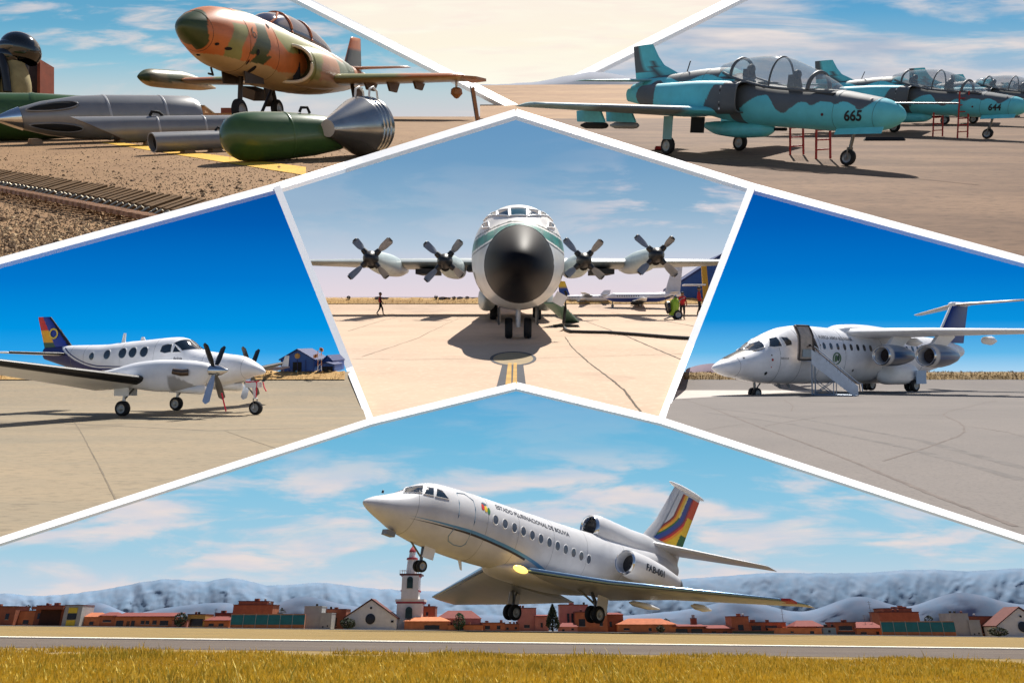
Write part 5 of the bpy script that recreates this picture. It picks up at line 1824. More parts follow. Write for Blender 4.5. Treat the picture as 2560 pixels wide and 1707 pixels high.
def build_stores():
    T = T_CAMO
    gray = mat('pod_grey', rgb(138, 138, 138), 0.36, 0.25, 0.12, 5, coat=0.1)
    green = mat('store_green', rgb(62, 92, 44), 0.3, 0, 0.2, 5, coat=0.25)
    def frame(px, row, r, yaw, pitch=0):
        """axis system at the ground contact: x along the store, resting on the apron"""
        p = T.g(px, row)
        M = Matrix.Translation(p * T.k) @ Matrix.Rotation(math.atan(T.slope), 4, 'X') @ Matrix.Rotation(radians(yaw), 4, 'Z') @ Matrix.Scale(T.k, 4)
        return M
    def cradle(root, x, r, w=.12):
        MB().hexa([(x - .06, -r * .6, 0), (x + .06, -r * .6, 0), (x + .06, r * .6, 0), (x - .06, r * .6, 0), (x - .05, -r * .45, w), (x + .05, -r * .45, w), (x + .05, r * .45, w), (x - .05, r * .45, w)]).build('cradle', mat('cradle_wood', rgb(150, 120, 90), 0.8, 0, 0.3, 8), root, 0)
    # big green tank, running out of the picture on the left
    r = .31
    root = empty('green_fuel_tank', frame(20, 352, r, 34), 'dark green fuel tank cut by the picture edge, behind the pointed grey pod', 'fuel tank')
    MB().lathe((-2.2, 0, r), (1, 0, 0), [(0, .1), (.5, .26), (1.2, r), (2.6, r), (3.3, .27), (3.9, .16), (4.3, .02)], 40).build('tank_body', green, root, 60)
    MB().lathe((.35, 0, r), (1, 0, 0), [(0, r + .004), (.03, r + .008), (.06, r + .004)], 40, cap=False).build('tank_seam', green, root, 60)
    # pointed pod with oval ports
    r = .285
    root = empty('gun_pod', frame(190, 357, r, 42), 'large grey pod with a sharp nose and two dark oval ports', 'pod')
    prof = [(0, .0), (.02, .016), (.2, .10), (.55, .205), (.95, .27), (1.25, r), (1.9, r), (2.35, r * .97), (2.45, r * .8)]
    body = MB().lathe((-.86, 0, r + .02), (1, 0, 0), prof, 48).build('pod_body', gray, root, 60)
    MB().lathe((-.86, 0, r + .02), (1, 0, 0), [(0, 0), (.02, .017), (.2, .102), (.3, .142)], 32, cap=False).build('nose_cap', M_CHROME, body, 60)
    fr = pchip([p[0] for p in prof], [p[1] for p in prof])
    for a0, x0, x1, w in ((40, .36, .92, .32), (-28, .36, .92, .30)):
        vs = []
        n = 22
        for k in range(n):
            a = 2 * pi * k / n
            x = (x0 + x1) / 2 + (x1 - x0) / 2 * cos(a)
            ang = radians(a0) + w * .8 * sin(a)
            rr = fr(x) + .006
            vs.append(Vector((-.86 + x, -rr * cos(ang), r + .02 + rr * sin(ang))))
        cen = sum(vs, Vector()) / n
        cen += Vector((0, -.045, .0)) + Vector((0, 0, .03 if a0 > 0 else -.01))
        MB().add(vs + [cen], [(k, (k + 1) % n, n) for k in range(n)]).build('oval_port', M_DARK, body, 60)
        MB().tube(vs + [vs[0]], .010, 6).build('port_rim', gray, body, 60)
    for x in (.55, 1.25):
        MB().lathe((-.86 + x + .7, 0, r + .02), (1, 0, 0), [(0, r + .002), (.015, r + .006), (.03, r + .002)], 48, cap=False).build('band', mat('band_pale', rgb(176, 176, 176), 0.4, 0.2, 0.1), body, 60)
    cradle(root, -.45, r, .06)
    cradle(root, .55, r, .05)
    # long pod with slanted nose
    r = .155
    root = empty('slanted_pod', frame(330, 364, r, 38), 'slim grey pod with a slanted pointed front in the middle of the row', 'pod')
    n = 36
    vs, fs = [], []
    for j, x in enumerate((-.6, .0, .8, 1.55)):
        for k in range(n):
            a = 2 * pi * k / n
            z = sin(a)
            xx = x + (.30 * (1 - z) if j == 0 else 0)
            vs.append((xx, r * cos(a), r + .03 + r * z))
    for j in range(3):
        for k in range(n):
            k2 = (k + 1) % n
            fs.append((j * n + k, (j + 1) * n + k, (j + 1) * n + k2, j * n + k2))
    fs.append(tuple(3 * n + k for k in range(n)))
    body = MB().add(vs, fs).build('pod_body', gray, root, 60)
    MB().add([(v[0] + .04, v[1] * .94, (v[2] - r - .03) * .94 + r + .03) for v in vs[:n]], [tuple(range(n))]).build('front_opening', mat('rust_inside', rgb(120, 72, 40), 0.8, 0, 0.4, 9), body, 0)
    for x in (.30, .85):
        MB().lathe((x, 0, r + .03), (1, 0, 0), [(0, r + .002), (.012, r + .006), (.024, r + .002)], 36, cap=False).build('band', mat('band_pale', rgb(176, 176, 176), 0.4), body, 60)
    MB().tube([(.25, 0, 2 * r + .03), (.28, 0, 2 * r + .08), (.36, 0, 2 * r + .07), (.40, 0, 2 * r + .03)], .018, 8).build('suspension_lug', M_DARK, body, 50)
    cradle(root, .2, r, .06)
    cradle(root, 1.1, r, .06)
    # open tube
    r = .098
    root = empty('launch_tube', frame(470, 383, r, 50), 'small grey launch tube with an open black mouth, lying before the slim pod', 'tube')
    body = MB().lathe((-.35, 0, r + .02), (1, 0, 0), [(.6, r * .86), (0, r * .88), (0, r), (.5, r), (1.2, r), (1.2, .02)], 36, cap=False).build('tube_body', gray, root, 50)
    MB().lathe((-.3, 0, r + .02), (1, 0, 0), [(0, r * .86), (.02, 0)], 30, cap=False).build('tube_mouth', M_DARK, body, 0)
    MB().lathe((.42, 0, r + .02), (1, 0, 0), [(0, r + .002), (.01, r + .006), (.02, r + .002)], 36, cap=False).build('band', mat('band_pale', rgb(176, 176, 176), 0.4), body, 60)
    cradle(root, .0, r, .04)
    cradle(root, .3, r, .04)
    MB().tube([(.33, 0, 2 * r + .02), (.36, 0, 2 * r + .05), (.42, 0, 2 * r + .02)], .012, 8).build('suspension_lug', M_DARK, body, 50)
    # green bomb
    r = .212
    root = empty('green_bomb', frame(628, 405, r, 42), 'glossy green bomb with a rounded nose beside the bare metal cone', 'bomb')
    body = MB().lathe((-.24, 0, r), (1, 0, 0), [(0, 0), (.006, .05), (.025, .10), (.07, .155), (.14, .195), (.22, .209), (.32, r), (.55, r * .98), (.85, r * .88), (1.1, r * .7), (1.22, r * .5)], 44).build('bomb_body', green, root, 60)
    MB().tube([(.5, 0, 2 * r - .01), (.52, 0, 2 * r + .03), (.58, 0, 2 * r + .03), (.6, 0, 2 * r - .02)], .014, 8).build('suspension_lug', M_DARK, body, 50)
    MB().lathe((.33, 0, r), (1, 0, 0), [(0, r * .985), (.01, r * .998), (.02, r * .98)], 44, cap=False).build('band', green, body, 60)
    # bare metal cone
    root = empty('metal_cone', frame(890, 392, .23, 66), 'bare shiny metal cone with a flat blunt tip and ribbed rear drum', 'cone')
    M_AL = mat('bare_aluminium', rgb(170, 168, 164), 0.22, 0.9, 0.25, 4)
    tilt = Matrix.Rotation(radians(-4), 3, 'Y')
    body = MB().lathe((-.40, 0, .275), (1, 0, .0), [(0, 0), (0, .078), (.02, .086), (.46, .268), (.48, .272), (.70, .266), (.72, .22)], 48).build('cone_shell', M_AL, root, 40)
    MB().lathe((-.40, 0, .275), (1, 0, 0), [(-.004, 0), (-.004, .076), (.004, .078)], 30, cap=False).build('blunt_tip', mat('tip_plate', rgb(186, 180, 174), 0.5, 0.4, 0.1), body, 30)
    for x in (.50, .56, .62):
        MB().lathe((-.40 + x, 0, .275), (1, 0, 0), [(0, .268), (.012, .280), (.024, .268)], 48, cap=False).build('rib', M_AL, body, 50)
    for x, y in ((.1, .04), (.2, -.05)):
        MB().tube([(x, y, .53), (x + .02, y, .62), (x + .08, y, .64), (x + .14, y, .60), (x + .15, y, .52)], .011, 8).build('lifting_loop', mat('loop_white', rgb(222, 218, 210), 0.5, 0, 0.1), body, 50)
    # ammunition belt of rusty links across the foreground
    root = empty('track_belt', Matrix.Translation(T.g(200, 510) * T.k) @ Matrix.Scale(T.k, 4), 'rusty belt of ribbed links lying across the gravel in the foreground', 'belt')
    o = T.g(200, 510)
    a, b = T.g(-90, 458), T.g(470, 566)
    d = (b - a)
    N = 44
    u = d.normalized()
    s_ = Vector((0, 0, 1)).cross(u).normalized()
    wdt = .15
    m1, m2 = mat('belt_olive', rgb(116, 84, 40), 0.7, 0.1, 0.35, 30), mat('belt_brass', rgb(150, 104, 66), 0.5, 0.4, 0.3, 30)
    first = None
    for i in range(N):
        c = a + d * ((i + .5) / N) - o
        st = d.length / N
        if first is None:
            up = Vector((0, 0, 1))
            q = MB()
            q.hexa([u * -.36 * st + s_ * .1 * wdt, u * .36 * st + s_ * .1 * wdt, u * .6 * st + s_ * wdt, u * -.1 * st + s_ * wdt,
                    u * -.30 * st + s_ * .1 * wdt + up * .06, u * .30 * st + s_ * .1 * wdt + up * .06, u * .5 * st + s_ * wdt + up * .13, u * .0 * st + s_ * wdt + up * .13])
            first = q.build('belt_link', m1, root, 0)
            f2 = MB().hexa([u * -.3 * st - s_ * wdt, u * .3 * st - s_ * wdt, u * .36 * st - s_ * .1 * wdt, u * -.36 * st - s_ * .1 * wdt,
                            u * -.26 * st - s_ * wdt + up * .02, u * .2 * st - s_ * wdt + up * .02, u * .30 * st - s_ * .1 * wdt + up * .03, u * -.30 * st - s_ * .1 * wdt + up * .03]).build('belt_cleat', m2, root, 0)
            f3 = MB().tube([s_ * -.25 * wdt + up * .02, s_ * .0 * wdt + up * .05, s_ * .25 * wdt + up * .03], .006, 6).build('belt_pin', mat('pin_pale', rgb(170, 160, 140), 0.4, 0.6, 0.1), root, 0)
            for ob in (first, f2, f3):
                ob.location = c
        else:
            for ob in (first, f2, f3):
                cpy = ob.copy()
                col.objects.link(cpy)
                cpy.location = c + s_ * random.uniform(-.006, .006)
    # flight helmet and vest on a stand, with a seat pack behind
    p = T.gd(45, 12.0)
    root = empty('pilot_gear_stand', T.M(p), 'black flight helmet with visor above an olive vest on a stand', 'flight gear')
    k = 12.0 / FPX
    zt = lambda row: T.at(45, row, 12.0).z - p.z
    xc = lambda px: (px - 45) * k
    hz = zt(126)
    M_HB = mat('helmet_black', rgb(18, 20, 18), 0.12, 0, 0.1, 3, coat=0.6)
    MB().ball((xc(52), 0, hz), (.295, .30, .29), 30, 18, -.62, 1).build('helmet_shell', M_HB, root, 60)
    MB().ball((xc(44), -.09, hz - .02), (.245, .235, .15), 24, 12).build('visor', M_GLASSD, root, 60)
    MB().ball((xc(36), -.16, hz - .16), (.15, .16, .14), 18, 10).build('oxygen_mask', M_HB, root, 60)
    MB().tube([(xc(34), -.28, hz - .2), (xc(46), -.32, hz - .4), (xc(50), -.30, hz - .8)], .06, 12).build('mask_hose', M_BLACK, root, 60)
    MB().lathe((xc(52), 0, hz - .25), (0, 0, -1), [(0, .12), (.2, .11), (.35, .12)], 16).build('neck', M_BLACK, root, 60)
    V = Loft([(0, .22, -.22, .34, 0, 2.4), (.4, .26, -.26, .42, 0, 2.4), (.9, .24, -.24, .38, 0, 2.4)])
    mb = V.mesh(12, 24)
    mb.v = [(xc(14) + b * 1.05, c * .9 - .06, hz - .24 - a) for a, b, c in mb.v]
    mb.build('vest', mat('vest_olive', rgb(150, 138, 98), 0.9, 0, 0.3, 6, bump=0.4, bscale=20), root, 60)
    MB().tube([(xc(34), -.30, hz - .30), (xc(28), -.33, hz - .6), (xc(26), -.32, hz - .95)], .05, 8).build('harness_strap', M_BLACK, root, 50)
    MB().rod((xc(40), 0, hz - .9), (xc(40), 0, .0), .06).build('stand_post', M_STEEL, root)
    MB().lathe((xc(40), 0, 0), (0, 0, 1), [(0, .3), (.04, .3), (.05, .05)], 20).build('stand_foot', M_STEEL, root, 40)
    p2 = T.gd(92, 12.6)
    root = empty('seat_pack', T.M(p2), 'upright brown and red box pack standing behind the pointed grey pod', 'box')
    k = 12.6 / FPX
    h = T.at(92, 161, 12.6).z - p2.z
    MB().box((0, 0, h / 2), (.36, .34, h)).build('pack_body', mat('pack_brown', rgb(52, 26, 20), 0.6, 0, 0.3, 6), root, 0)
    for x in (-.19, .17):
        MB().box((x, -.02, h / 2), (.05, .38, h * 1.01)).build('pack_rail', mat('pack_rail_orange', rgb(140, 66, 40), 0.6, 0, 0.3, 6), root, 0)
    MB().box((-.27, -.05, h / 2 - .02), (.08, .30, h * .98)).build('pack_cover', mat('pack_cover_pale', rgb(190, 176, 160), 0.5, 0.2, 0.2, 4), root, 0)
    # yellow painted line on the apron
    yel = mat('marking_yellow', rgb(232, 176, 44), 0.8, 0, 0.2, 2)
    quad(T, apron_camo, [(250, 357), (300, 357), (765, 419), (765, 440)], yel, 'guide_line', .004)
    # far buildings and hill at the back of the apron
    def shed(px0, px1, r0, D, name, label, body, roof=None, cat='building', depth=1.5, win=None, grp=None):
        q = T.gd((px0 + px1) / 2, D)
        w = (px1 - px0) * D / FPX
        hh = T.at(px0, r0, D).z - q.z + .15
        rt = empty(name, T.M(q - Vector((0, 0, .15))), label, cat, grp)
        MB().box((0, depth / 2, hh / 2), (w, depth, hh)).build('wall', body, rt, 0)
        if roof:
            MB().box((0, depth / 2, hh + .02), (w * 1.05, depth * 1.1, .05)).build('roof', roof, rt, 0)
        for (a, b, c, d2) in (win or []):
            MB().box((w * (a - .5), -.012, hh * b), (w * c, .02, hh * d2)).build('window', M_GLASSD, rt, 0)
        return rt
    shed(452, 512, 268, 25.5, 'apron_hut', 'small tan hut with a dark window strip behind the slim pod', mat('hut_tan', rgb(196, 154, 110), 0.9, 0, 0.2, 3), mat('hut_roof', rgb(150, 130, 100), 0.9), win=[(.4, .62, .6, .2)])
    shed(500, 640, 283, 25.0, 'apron_wall', 'low tan wall running behind the jet nose wheel', mat('hut_tan2', rgb(202, 158, 112), 0.9, 0, 0.2, 3), cat='wall', depth=.4)
    shed(552, 600, 270, 26.5, 'red_hut', 'far red-brown hut beyond the jet nose wheel', mat('hut_red', rgb(150, 84, 60), 0.9, 0, 0.2, 3), cat='building')
    # far green hill
    rng = random.Random(3)
    vs, fs, n = [], [], 30
    for j in range(4):
        for i in range(n + 1):
            px = 300 + 330 * i / n
            u = i / n
            hgt = 42 * math.exp(-((u - .52) / .2) ** 2) + 8 * sin(7 * u) + 6
            row = 296 - hgt * (0, .75, 1, .0)[j] * .95
            vs.append(T.at(px, row if j < 3 else 300, 27.2 + .5 * j))
    for j in range(3):
        for i in range(n):
            q = j * (n + 1) + i
            fs.append((q, q + 1, q + n + 2, q + n + 1))
    o = MB().add(vs, fs).build('hill', mat('hill_green', rgb(112, 138, 96), 0.95, 0, 0.3, .8), None, 180)
    o.matrix_world = Matrix.Scale(T.k, 4)
    tag(o, kind='structure')
    # brown strut and wire standing under the wing tip
    q0 = T.g(1195, 304)
    root = empty('wing_tip_strut', T.M(q0), 'thin brown pole standing under the camouflaged jet wing tip', 'pole')
    D = q0.y
    MB().rod((0, 0, 0), Vector((-13 * D / FPX, 0, T.at(1180, 220, D).z - q0.z)), .05).build('pole', mat('tip_brown', rgb(170, 112, 60), 0.5), root)
    MB().rod((-.05, 0, 0), Vector((-19 * D / FPX, 0, T.at(1176, 216, D).z - q0.z)), .018).build('wire', M_STEEL, root)
build_stores()
# ================================================================== row of turquoise trainer jets, upper right
TR_R = rot_ground(120, (CY - 302) / FPX)
TR_T = Vector((10.3, 19.3, 4.60))
def build_trainer():
    T = T_ROW
    R, t = TR_R, TR_T
    root = empty('trainer_jet', T.craft(R, t), 'nearest turquoise and grey jet of the row, numbered 665 on the nose', 'airplane', 'turquoise jets parked in a row')
    tq, gr = rgb(96, 200, 214), rgb(86, 94, 100)
    B = Loft([(-.03, 1.72, 1.04, .32, 1.37, 2), (.53, 1.82, .99, .44, 1.4, 2), (1.2, 1.95, .96, .53, 1.45, 2.1), (2.0, 2.09, .97, .62, 1.5, 2.15), (3.0, 2.16, 1.02, .68, 1.6, 2.2), (4.5, 2.34, 1.1, .72, 1.75, 2.2),
              (5.6, 2.66, 1.2, .74, 1.9, 2.2), (6.3, 2.93, 1.3, .72, 2.0, 2.2), (7.1, 2.94, 1.45, .70, 2.1, 2.1), (8.5, 2.87, 1.6, .6, 2.15, 2.05), (10, 2.8, 1.8, .45, 2.25, 2), (11.1, 2.6, 1.95, .28, 2.25, 2)], nose=(.75, .5))
    wv = lerp_curve(list(reversed([(5.11, 1.58), (4.73, 1.82), (4.35, 1.98), (4.12, 2.0), (3.88, 1.85), (3.61, 1.56), (3.38, 1.47), (3.11, 1.61), (2.85, 1.76), (2.68, 1.77), (2.45, 1.67), (2.17, 1.77), (1.91, 1.75), (1.7, 1.69), (1.53, 1.76), (1.2, 1.66), (1.0, 1.53), (.8, 1.66), (.57, 1.9), (-.03, 2.2)])))
    def paint(x, y, z):
        if x < 5.05:
            return tq if z < wv(x) else gr
        if x > 5.55 and z < 2.62 + .1 * sin(3 * x) and x < 9.0:
            return tq
        if 5.75 < x < 6.2 and z > 2.62:
            return tq
        if x > 9.0:
            if (x - 9.3) ** 2 + (z - 2.1) ** 2 < .3:
                return gr
            return tq if z < 2.75 else gr
        return gr
    B.mesh(420, 170).build('fuselage', M_MATT, root, 60, paint)
    for x in (.62, 1.75, 6.9, 8.2, 10.2):
        B.seam(x, .006).build('panel_joint', mat('joint_teal', rgb(60, 100, 108), 0.7, 0, 0.1), root, 60)
    # shoulder intakes
    for sg in (1, -1):
        y0 = sg * .70
        N = Loft([(4.95, 2.40, 1.50, .36, 1.95, 3.2), (5.6, 2.46, 1.46, .44, 1.95, 3), (7.2, 2.52, 1.5, .46, 2.0, 2.6), (9.4, 2.5, 1.75, .3, 2.1, 2.2), (10.6, 2.4, 1.95, .12, 2.2, 2)])
        mb = N.mesh(160, 96, cap=False)
        mb.v = [(a, b + y0, c) for a, b, c in mb.v]
        def ip(x, y, z):
            xb = 6.0 - .55 * (z - 2.1) - (.35 if z > 2.35 else 0)
            if x < xb:
                return gr
            if (x - 9.3) ** 2 + (z - 2.15) ** 2 < .32:
                return gr
            return tq if z < 2.66 else gr
        nac = mb.build('air_intake', M_MATT, root, 60, ip)
        lip = [N.pt(4.95, 2 * pi * k / 36) + Vector((0, y0, 0)) for k in range(36)]
        MB().tube(lip + [lip[0]], .03, 6).build('intake_lip', mat('intake_grey', gr, 0.5, 0, 0.1), nac, 60)
        cen = sum(lip, Vector()) / 36 + Vector((.25, 0, 0))
        n = 36
        inner = [cen.lerp(p + Vector((.2, 0, 0)), .94) for p in lip]
        MB().add(lip + inner + [cen + Vector((.3, 0, 0))], [(k, (k + 1) % n, n + (k + 1) % n, n + k) for k in range(n)] + [(n + k, n + (k + 1) % n, 2 * n) for k in range(n)]).build('intake_duct', M_DARK, nac, 60)
        for k in range(7):
            z = 1.62 + .11 * k
            MB().box((5.45 - .16 * abs(z - 1.95) + .12, y0 + sg * .425, z), (.05, .02, .06)).build('warning_stripe', M_BLACK if k % 2 else M_WHITE, nac, 0)
    # canopy, seats, hoops
    Cn = Loft([(1.85, 2.12, 1.98, .2, 2.06, 2), (2.5, 2.46, 2.0, .44, 2.1, 2), (3.2, 2.80, 2.04, .54, 2.16, 2), (4.1, 3.10, 2.12, .56, 2.26, 2), (4.9, 3.18, 2.3, .56, 2.42, 2), (5.7, 3.16, 2.5, .52, 2.64, 2), (6.3, 3.06, 2.75, .42, 2.84, 2)], nose=(.4, .5))
    can = Cn.mesh(60, 40).build('canopy', glass('canopy_glass', rgb(176, 192, 200), 0.40), root, 60)
    M_GF = mat('frame_grey', gr, 0.5, 0, 0.12, 4)
    def hoop(x, w, lean=0.0):
        pts = []
        for a in range(-6, 187, 7):
            p = Cn.pt(x, radians(a))
            p.x -= lean * (p.z - 2.1)
            pts.append(p)
        MB().tube(pts, w, 8).build('canopy_hoop', M_GF, can, 60)
    hoop(4.12, .03)
    hoop(2.75, .06, .0)
    hoop(5.72, .05)
    for sg in (1, -1):
        MB().tube([Cn.side(x, Cn.at(x)[0] - .03, sg, .01) for x in [1.95 + .22 * i for i in range(20)]], .045, 6).build('canopy_sill', M_GF, can, 60)
    for x, z in ((3.35, 2.12), (5.15, 2.38)):
        s_ = MB().hexa([(x, -.25, z - .35), (x + .35, -.25, z - .35), (x + .35, .25, z - .35), (x, .25, z - .35), (x + .22, -.14, z + .45), (x + .42, -.14, z + .45), (x + .42, .14, z + .45), (x + .22, .14, z + .45)]).build('ejection_seat', mat('seat_dark', rgb(38, 34, 32), 0.8, 0, 0.3, 6), root, 0)
        MB().ball((x + .22, 0, z + .44), (.13, .15, .15), 12, 8).build('head_rest', M_BLACK, s_, 0)
        MB().box((x - .5, 0, z - .1), (.25, .6, .25)).build('instrument_shroud', M_BLACK, s_, 0)
    MB().box((4.0, 0, 1.95), (4.2, .9, .1)).build('cockpit_floor', M_BLACK, root, 0)
    # nose probe
    MB().rod((.43, 0, 1.70), (-1.35, 0, 1.66), .022).build('pitot_probe', M_STEEL, root)
    # wings with pylons
    for sg in (1, -1):
        w = wing([((5.7, sg * .9, 1.55), 2.7, .36, .10), ((8.35, sg * 6.2, 1.76), 1.3, .17, .05)], steps=14).build('wing', M_MATT, root, 40,
                 lambda x, y, z: tq if abs(y) < 2.0 else rgb(112, 122, 124) if abs(y) < 4.6 else rgb(150, 178, 180))
        for y, sc_ in ((3.75, 1.0), (2.75, .8)):
            x = 6.9 + .35 * y
            py = MB().prism([(x, sg * y, 1.62), (x + 1.3, sg * y, 1.58), (x + 1.25, sg * y, 1.22), (x - .3, sg * y, 1.20)], (0, .08, 0)).build('pylon', mat('pylon_turquoise', tq, 0.5, 0, 0.15), w, 0)
            MB().lathe((x - .45, sg * y + .04, 1.10), (1, 0, 0), [(0, .04), (.1, .09), (.3, .11), (1.2, .11), (1.5, .04)], 14).build('practice_bomb', M_DARK if y > 3 else M_GREY, py, 50)
        wing([((9.75, sg * .3, 2.68), 1.25, .12, 0), ((10.7, sg * 2.6, 2.66), .7, .06, 0)]).build('tailplane', M_MATT, root, 40, lambda x, y, z: rgb(140, 190, 194))
    LEf = lerp_curve([(2.75, 8.3), (2.95, 8.9), (3.1, 9.35), (4.0, 10.22)])
    TEf = lerp_curve([(2.5, 11.0), (3.9, 11.3)])
    def fp(x, y, z):
        u = (x - LEf(z)) / (TEf(z) - LEf(z))
        b = .33 + .12 * sin(5 * z)
        if u > .62 + .1 * sin(4 * z):
            return gr if z > 3.0 else tq
        if z < 3.35 and b - .12 < u < b + .1:
            return gr
        return tq
    wing([((LEf(z), 0, z), TEf(z) - LEf(z), .18, 0) for z in (2.7, 2.95, 3.2, 3.5, 3.95)], vertical=True, steps=8, tipround=False).build('fin', M_MATT, root, 40, fp)
    Bt = Loft([(4.15, 1.12, .86, .1, 1.0, 2), (4.6, 1.22, .76, .26, 1.0, 2), (5.6, 1.24, .72, .3, 1.0, 2), (6.6, 1.24, .8, .2, 1.02, 2), (7.2, 1.2, 1.0, .05, 1.1, 2)], nose=(.4, .55))
    Bt.mesh(30, 28).build('belly_tank', mat('tank_turquoise', tq, 0.5, 0, 0.15, 3), root, 60)
    MB().rod((4.3, 0, 1.0), (3.75, 0, 1.0), .05).build('gun_barrel', M_DARK, root)
    MB().lathe((7.15, .0, 1.5), (0, 0, 1), [(0, .01), (.01, .01)], 6).build('drain', M_DARK, root, 0)
    MB().rod((8.3, 0, 2.86), (8.15, 0, 3.25), .02).build('antenna', M_BLACK, root)
    # landing gear
    gz = lambda x, y: ground_z(R, t, T, x, y)
    x = 1.5
    g = gz(x, 0)
    leg = gear_leg(root, [(x - .1, 0, 1.0), (x, 0, g + .24)], .05, 'nose_gear_leg')
    MB().tube([(x - .03, .1, g + .22), (x - .02, .1, g + .5), (x - .02, -.1, g + .5), (x - .03, -.1, g + .22)], .025, 8).build('wheel_fork', M_STEEL, leg, 40)
    wheel(root, (x, 0, g + .23), .23, .14)
    MB().hexa([(.3, .34, 1.10), (1.75, .30, 1.06), (1.75, .32, 1.06), (.3, .36, 1.10), (.3, .42, .93), (1.75, .38, .88), (1.75, .40, .88), (.3, .44, .93)]).build('gear_door', mat('tank_turquoise', tq, 0.5), root, 0)
    for sg in (1, -1):
        x, y = 7.1, sg * 1.7
        g = gz(x, y)
        leg = gear_leg(root, [(x - .05, y, 1.6), (x + .05, y, g + .3)], .07, 'main_gear_leg')
        MB().box((x - .05, y + sg * .14, (1.55 + g + .35) / 2), (.42, .03, 1.2 - g - .3)).build('gear_door', mat('door_pale_teal', rgb(120, 170, 172), 0.5, 0, 0.1), leg, 0)
        wheel(root, (x + .05, y, g + .29), .29, .18)
        MB().box((x - .75, y * .7, 1.12), (.6, .04, .5)).build('gear_door', M_DARK, root, 0)
    for x, z, r in ((2.05, 1.42, .045), (.85, 1.82, .03), (5.9, 2.42, .04)):
        B.patch(oval(x, z, r, r, 8), 1, .012).build('marking', mat('mark_maroon', rgb(80, 30, 40), 0.5), root, 0)
    return root, B

def number(root, B, txt):
    lettering('nose_number', txt, .37, lambda u, v: B.side(1.40 - u * .92, 1.26 + v, 1, .014), root, mat('number_black', rgb(20, 26, 34), 0.5, 0, 0.1), 0.012)

def fleet():
    T = T_ROW
    root, B = build_trainer()
    offs = [(12.1, 12.3, '644', 'second turquoise jet of the row, just behind 665, numbered 644'), (23.6, 23.7, '', 'third turquoise jet of the row counting from 665'), (36.8, 40.5, '', 'fourth turquoise jet of the row counting from 665'),
            (54.8, 63.5, '', 'fifth turquoise jet of the row counting from 665'), (74.8, 89.5, '', 'sixth turquoise jet of the row counting from 665'), (93, 111, '', 'farthest turquoise jet at the end of the row')]
    base = root.matrix_world.copy()
    for dx, dy, txt, lab in offs:
        c = copy_tree(root)
        c.matrix_world = Matrix.Translation(Vector((dx, dy, dy * T.slope)) * T.k) @ base
        c['label'] = lab
        if txt:
            number(c, B, txt)
    number(root, B, '665')
    # red ladders standing at the cockpits
    def ladder(px, row, lab, hgt, lean):
        p = T.g(px, row)
        rt = empty('ladder', T.M(p, radians(-12)), lab, 'ladder', 'red cockpit ladders')
        w = .21
        top = Vector((-.10, -lean, hgt))
        for sg in (-1, 1):
            MB().rod((sg * w, 0, 0), top + Vector((sg * w * .9, 0, 0)), .035).build('rail', M_RED, rt)
        for k in range(1, 7):
            q = top * (k / 7)
            MB().rod(q + Vector((-w, 0, 0)), q + Vector((w, 0, 0)), .024).build('rung', M_RED, rt)
        return rt
    ladder(1992, 388, 'red ladder under the 665 jet, farther from its nose wheel', 2.0, .5)
    ladder(2058, 398, 'red ladder under the 665 jet, nearer its nose wheel', 2.0, .5)
    ladder(2344, 342, 'red ladder under jet 644, farther from its nose wheel', 2.0, .5)
    ladder(2406, 346, 'red ladder under jet 644, nearer its nose wheel', 2.0, .5)
    # wheel chocks and small gear on the apron
    for px, row, w, lab, m in ((1660, 376, .35, 'red wheel chock at the 665 jet main wheel', M_RED), (2210, 352, .9, 'dark tow bar lying on the apron between 665 and 644', M_DARK)):
        p = T.g(px, row)
        o = MB().hexa([(-w, -.12, 0), (w, -.12, 0), (w, .12, 0), (-w, .12, 0), (-w * .9, -.05, .14), (w * .9, -.05, .14), (w * .9, .05, .14), (-w * .9, .05, .14)]).build('chock_and_bar' if m is M_RED else 'tow_bar', m, None, 0)
        o.matrix_world = T.M(p)
        tag(o, lab, 'chock' if m is M_RED else 'tow bar')
    # grey mountains on the left horizon
    vs, fs, n = [], [], 60
    rng = random.Random(5)
    ridge = lerp_curve([(1200, 212), (1340, 205), (1420, 190), (1480, 180), (1560, 190), (1640, 200), (1760, 204), (1900, 215), (2100, 240), (2300, 262)])
    for j in range(5):
        for i in range(n + 1):
            px = 1200 + 1100 * i / n
            row = 275 - (275 - ridge(px)) * (0, .55, .8, 1, 0)[j] + (rng.uniform(-1.5, 1.5) if 0 < j < 4 else 0)
            vs.append(T.at(px, row, 150 + 4 * j))
    for j in range(4):
        for i in range(n):
            q = j * (n + 1) + i
            fs.append((q, q + 1, q + n + 2, q + n + 1))
    o = MB().add(vs, fs).build('mountains', mat('mountain_grey', rgb(120, 126, 140), 0.95, 0, 0.2, .05), None, 180)
    o.matrix_world = Matrix.Scale(T.k, 4)
    tag(o, kind='structure')
    # rising brown field behind the nearest tail
    vs, fs, n = [], [], 40
    top = lerp_curve([(1200, 214), (1400, 212), (1600, 212), (1800, 225), (2000, 245), (2200, 262)])
    for j in range(7):
        for i in range(n + 1):
            px = 1200 + 1000 * i / n
            D = 60 + 12 * j
            r0 = T.H + FPX * T.h / 60
            row = r0 + (top(px) - r0) * (j / 6)
            vs.append(T.at(px, row, D))
    for j in range(6):
        for i in range(n):
            q = j * (n + 1) + i
            fs.append((q, q + 1, q + n + 2, q + n + 1))
    o = MB().add(vs, fs).build('field', ground_mat('rising_field', rgb(168, 132, 96), rgb(142, 108, 80), rgb(196, 160, 120), .08, 1.2, .3, (.3, 1.5, 1)), None, 180)
    o.matrix_world = Matrix.Scale(T.k, 4)
    tag(o, kind='structure')
fleet()
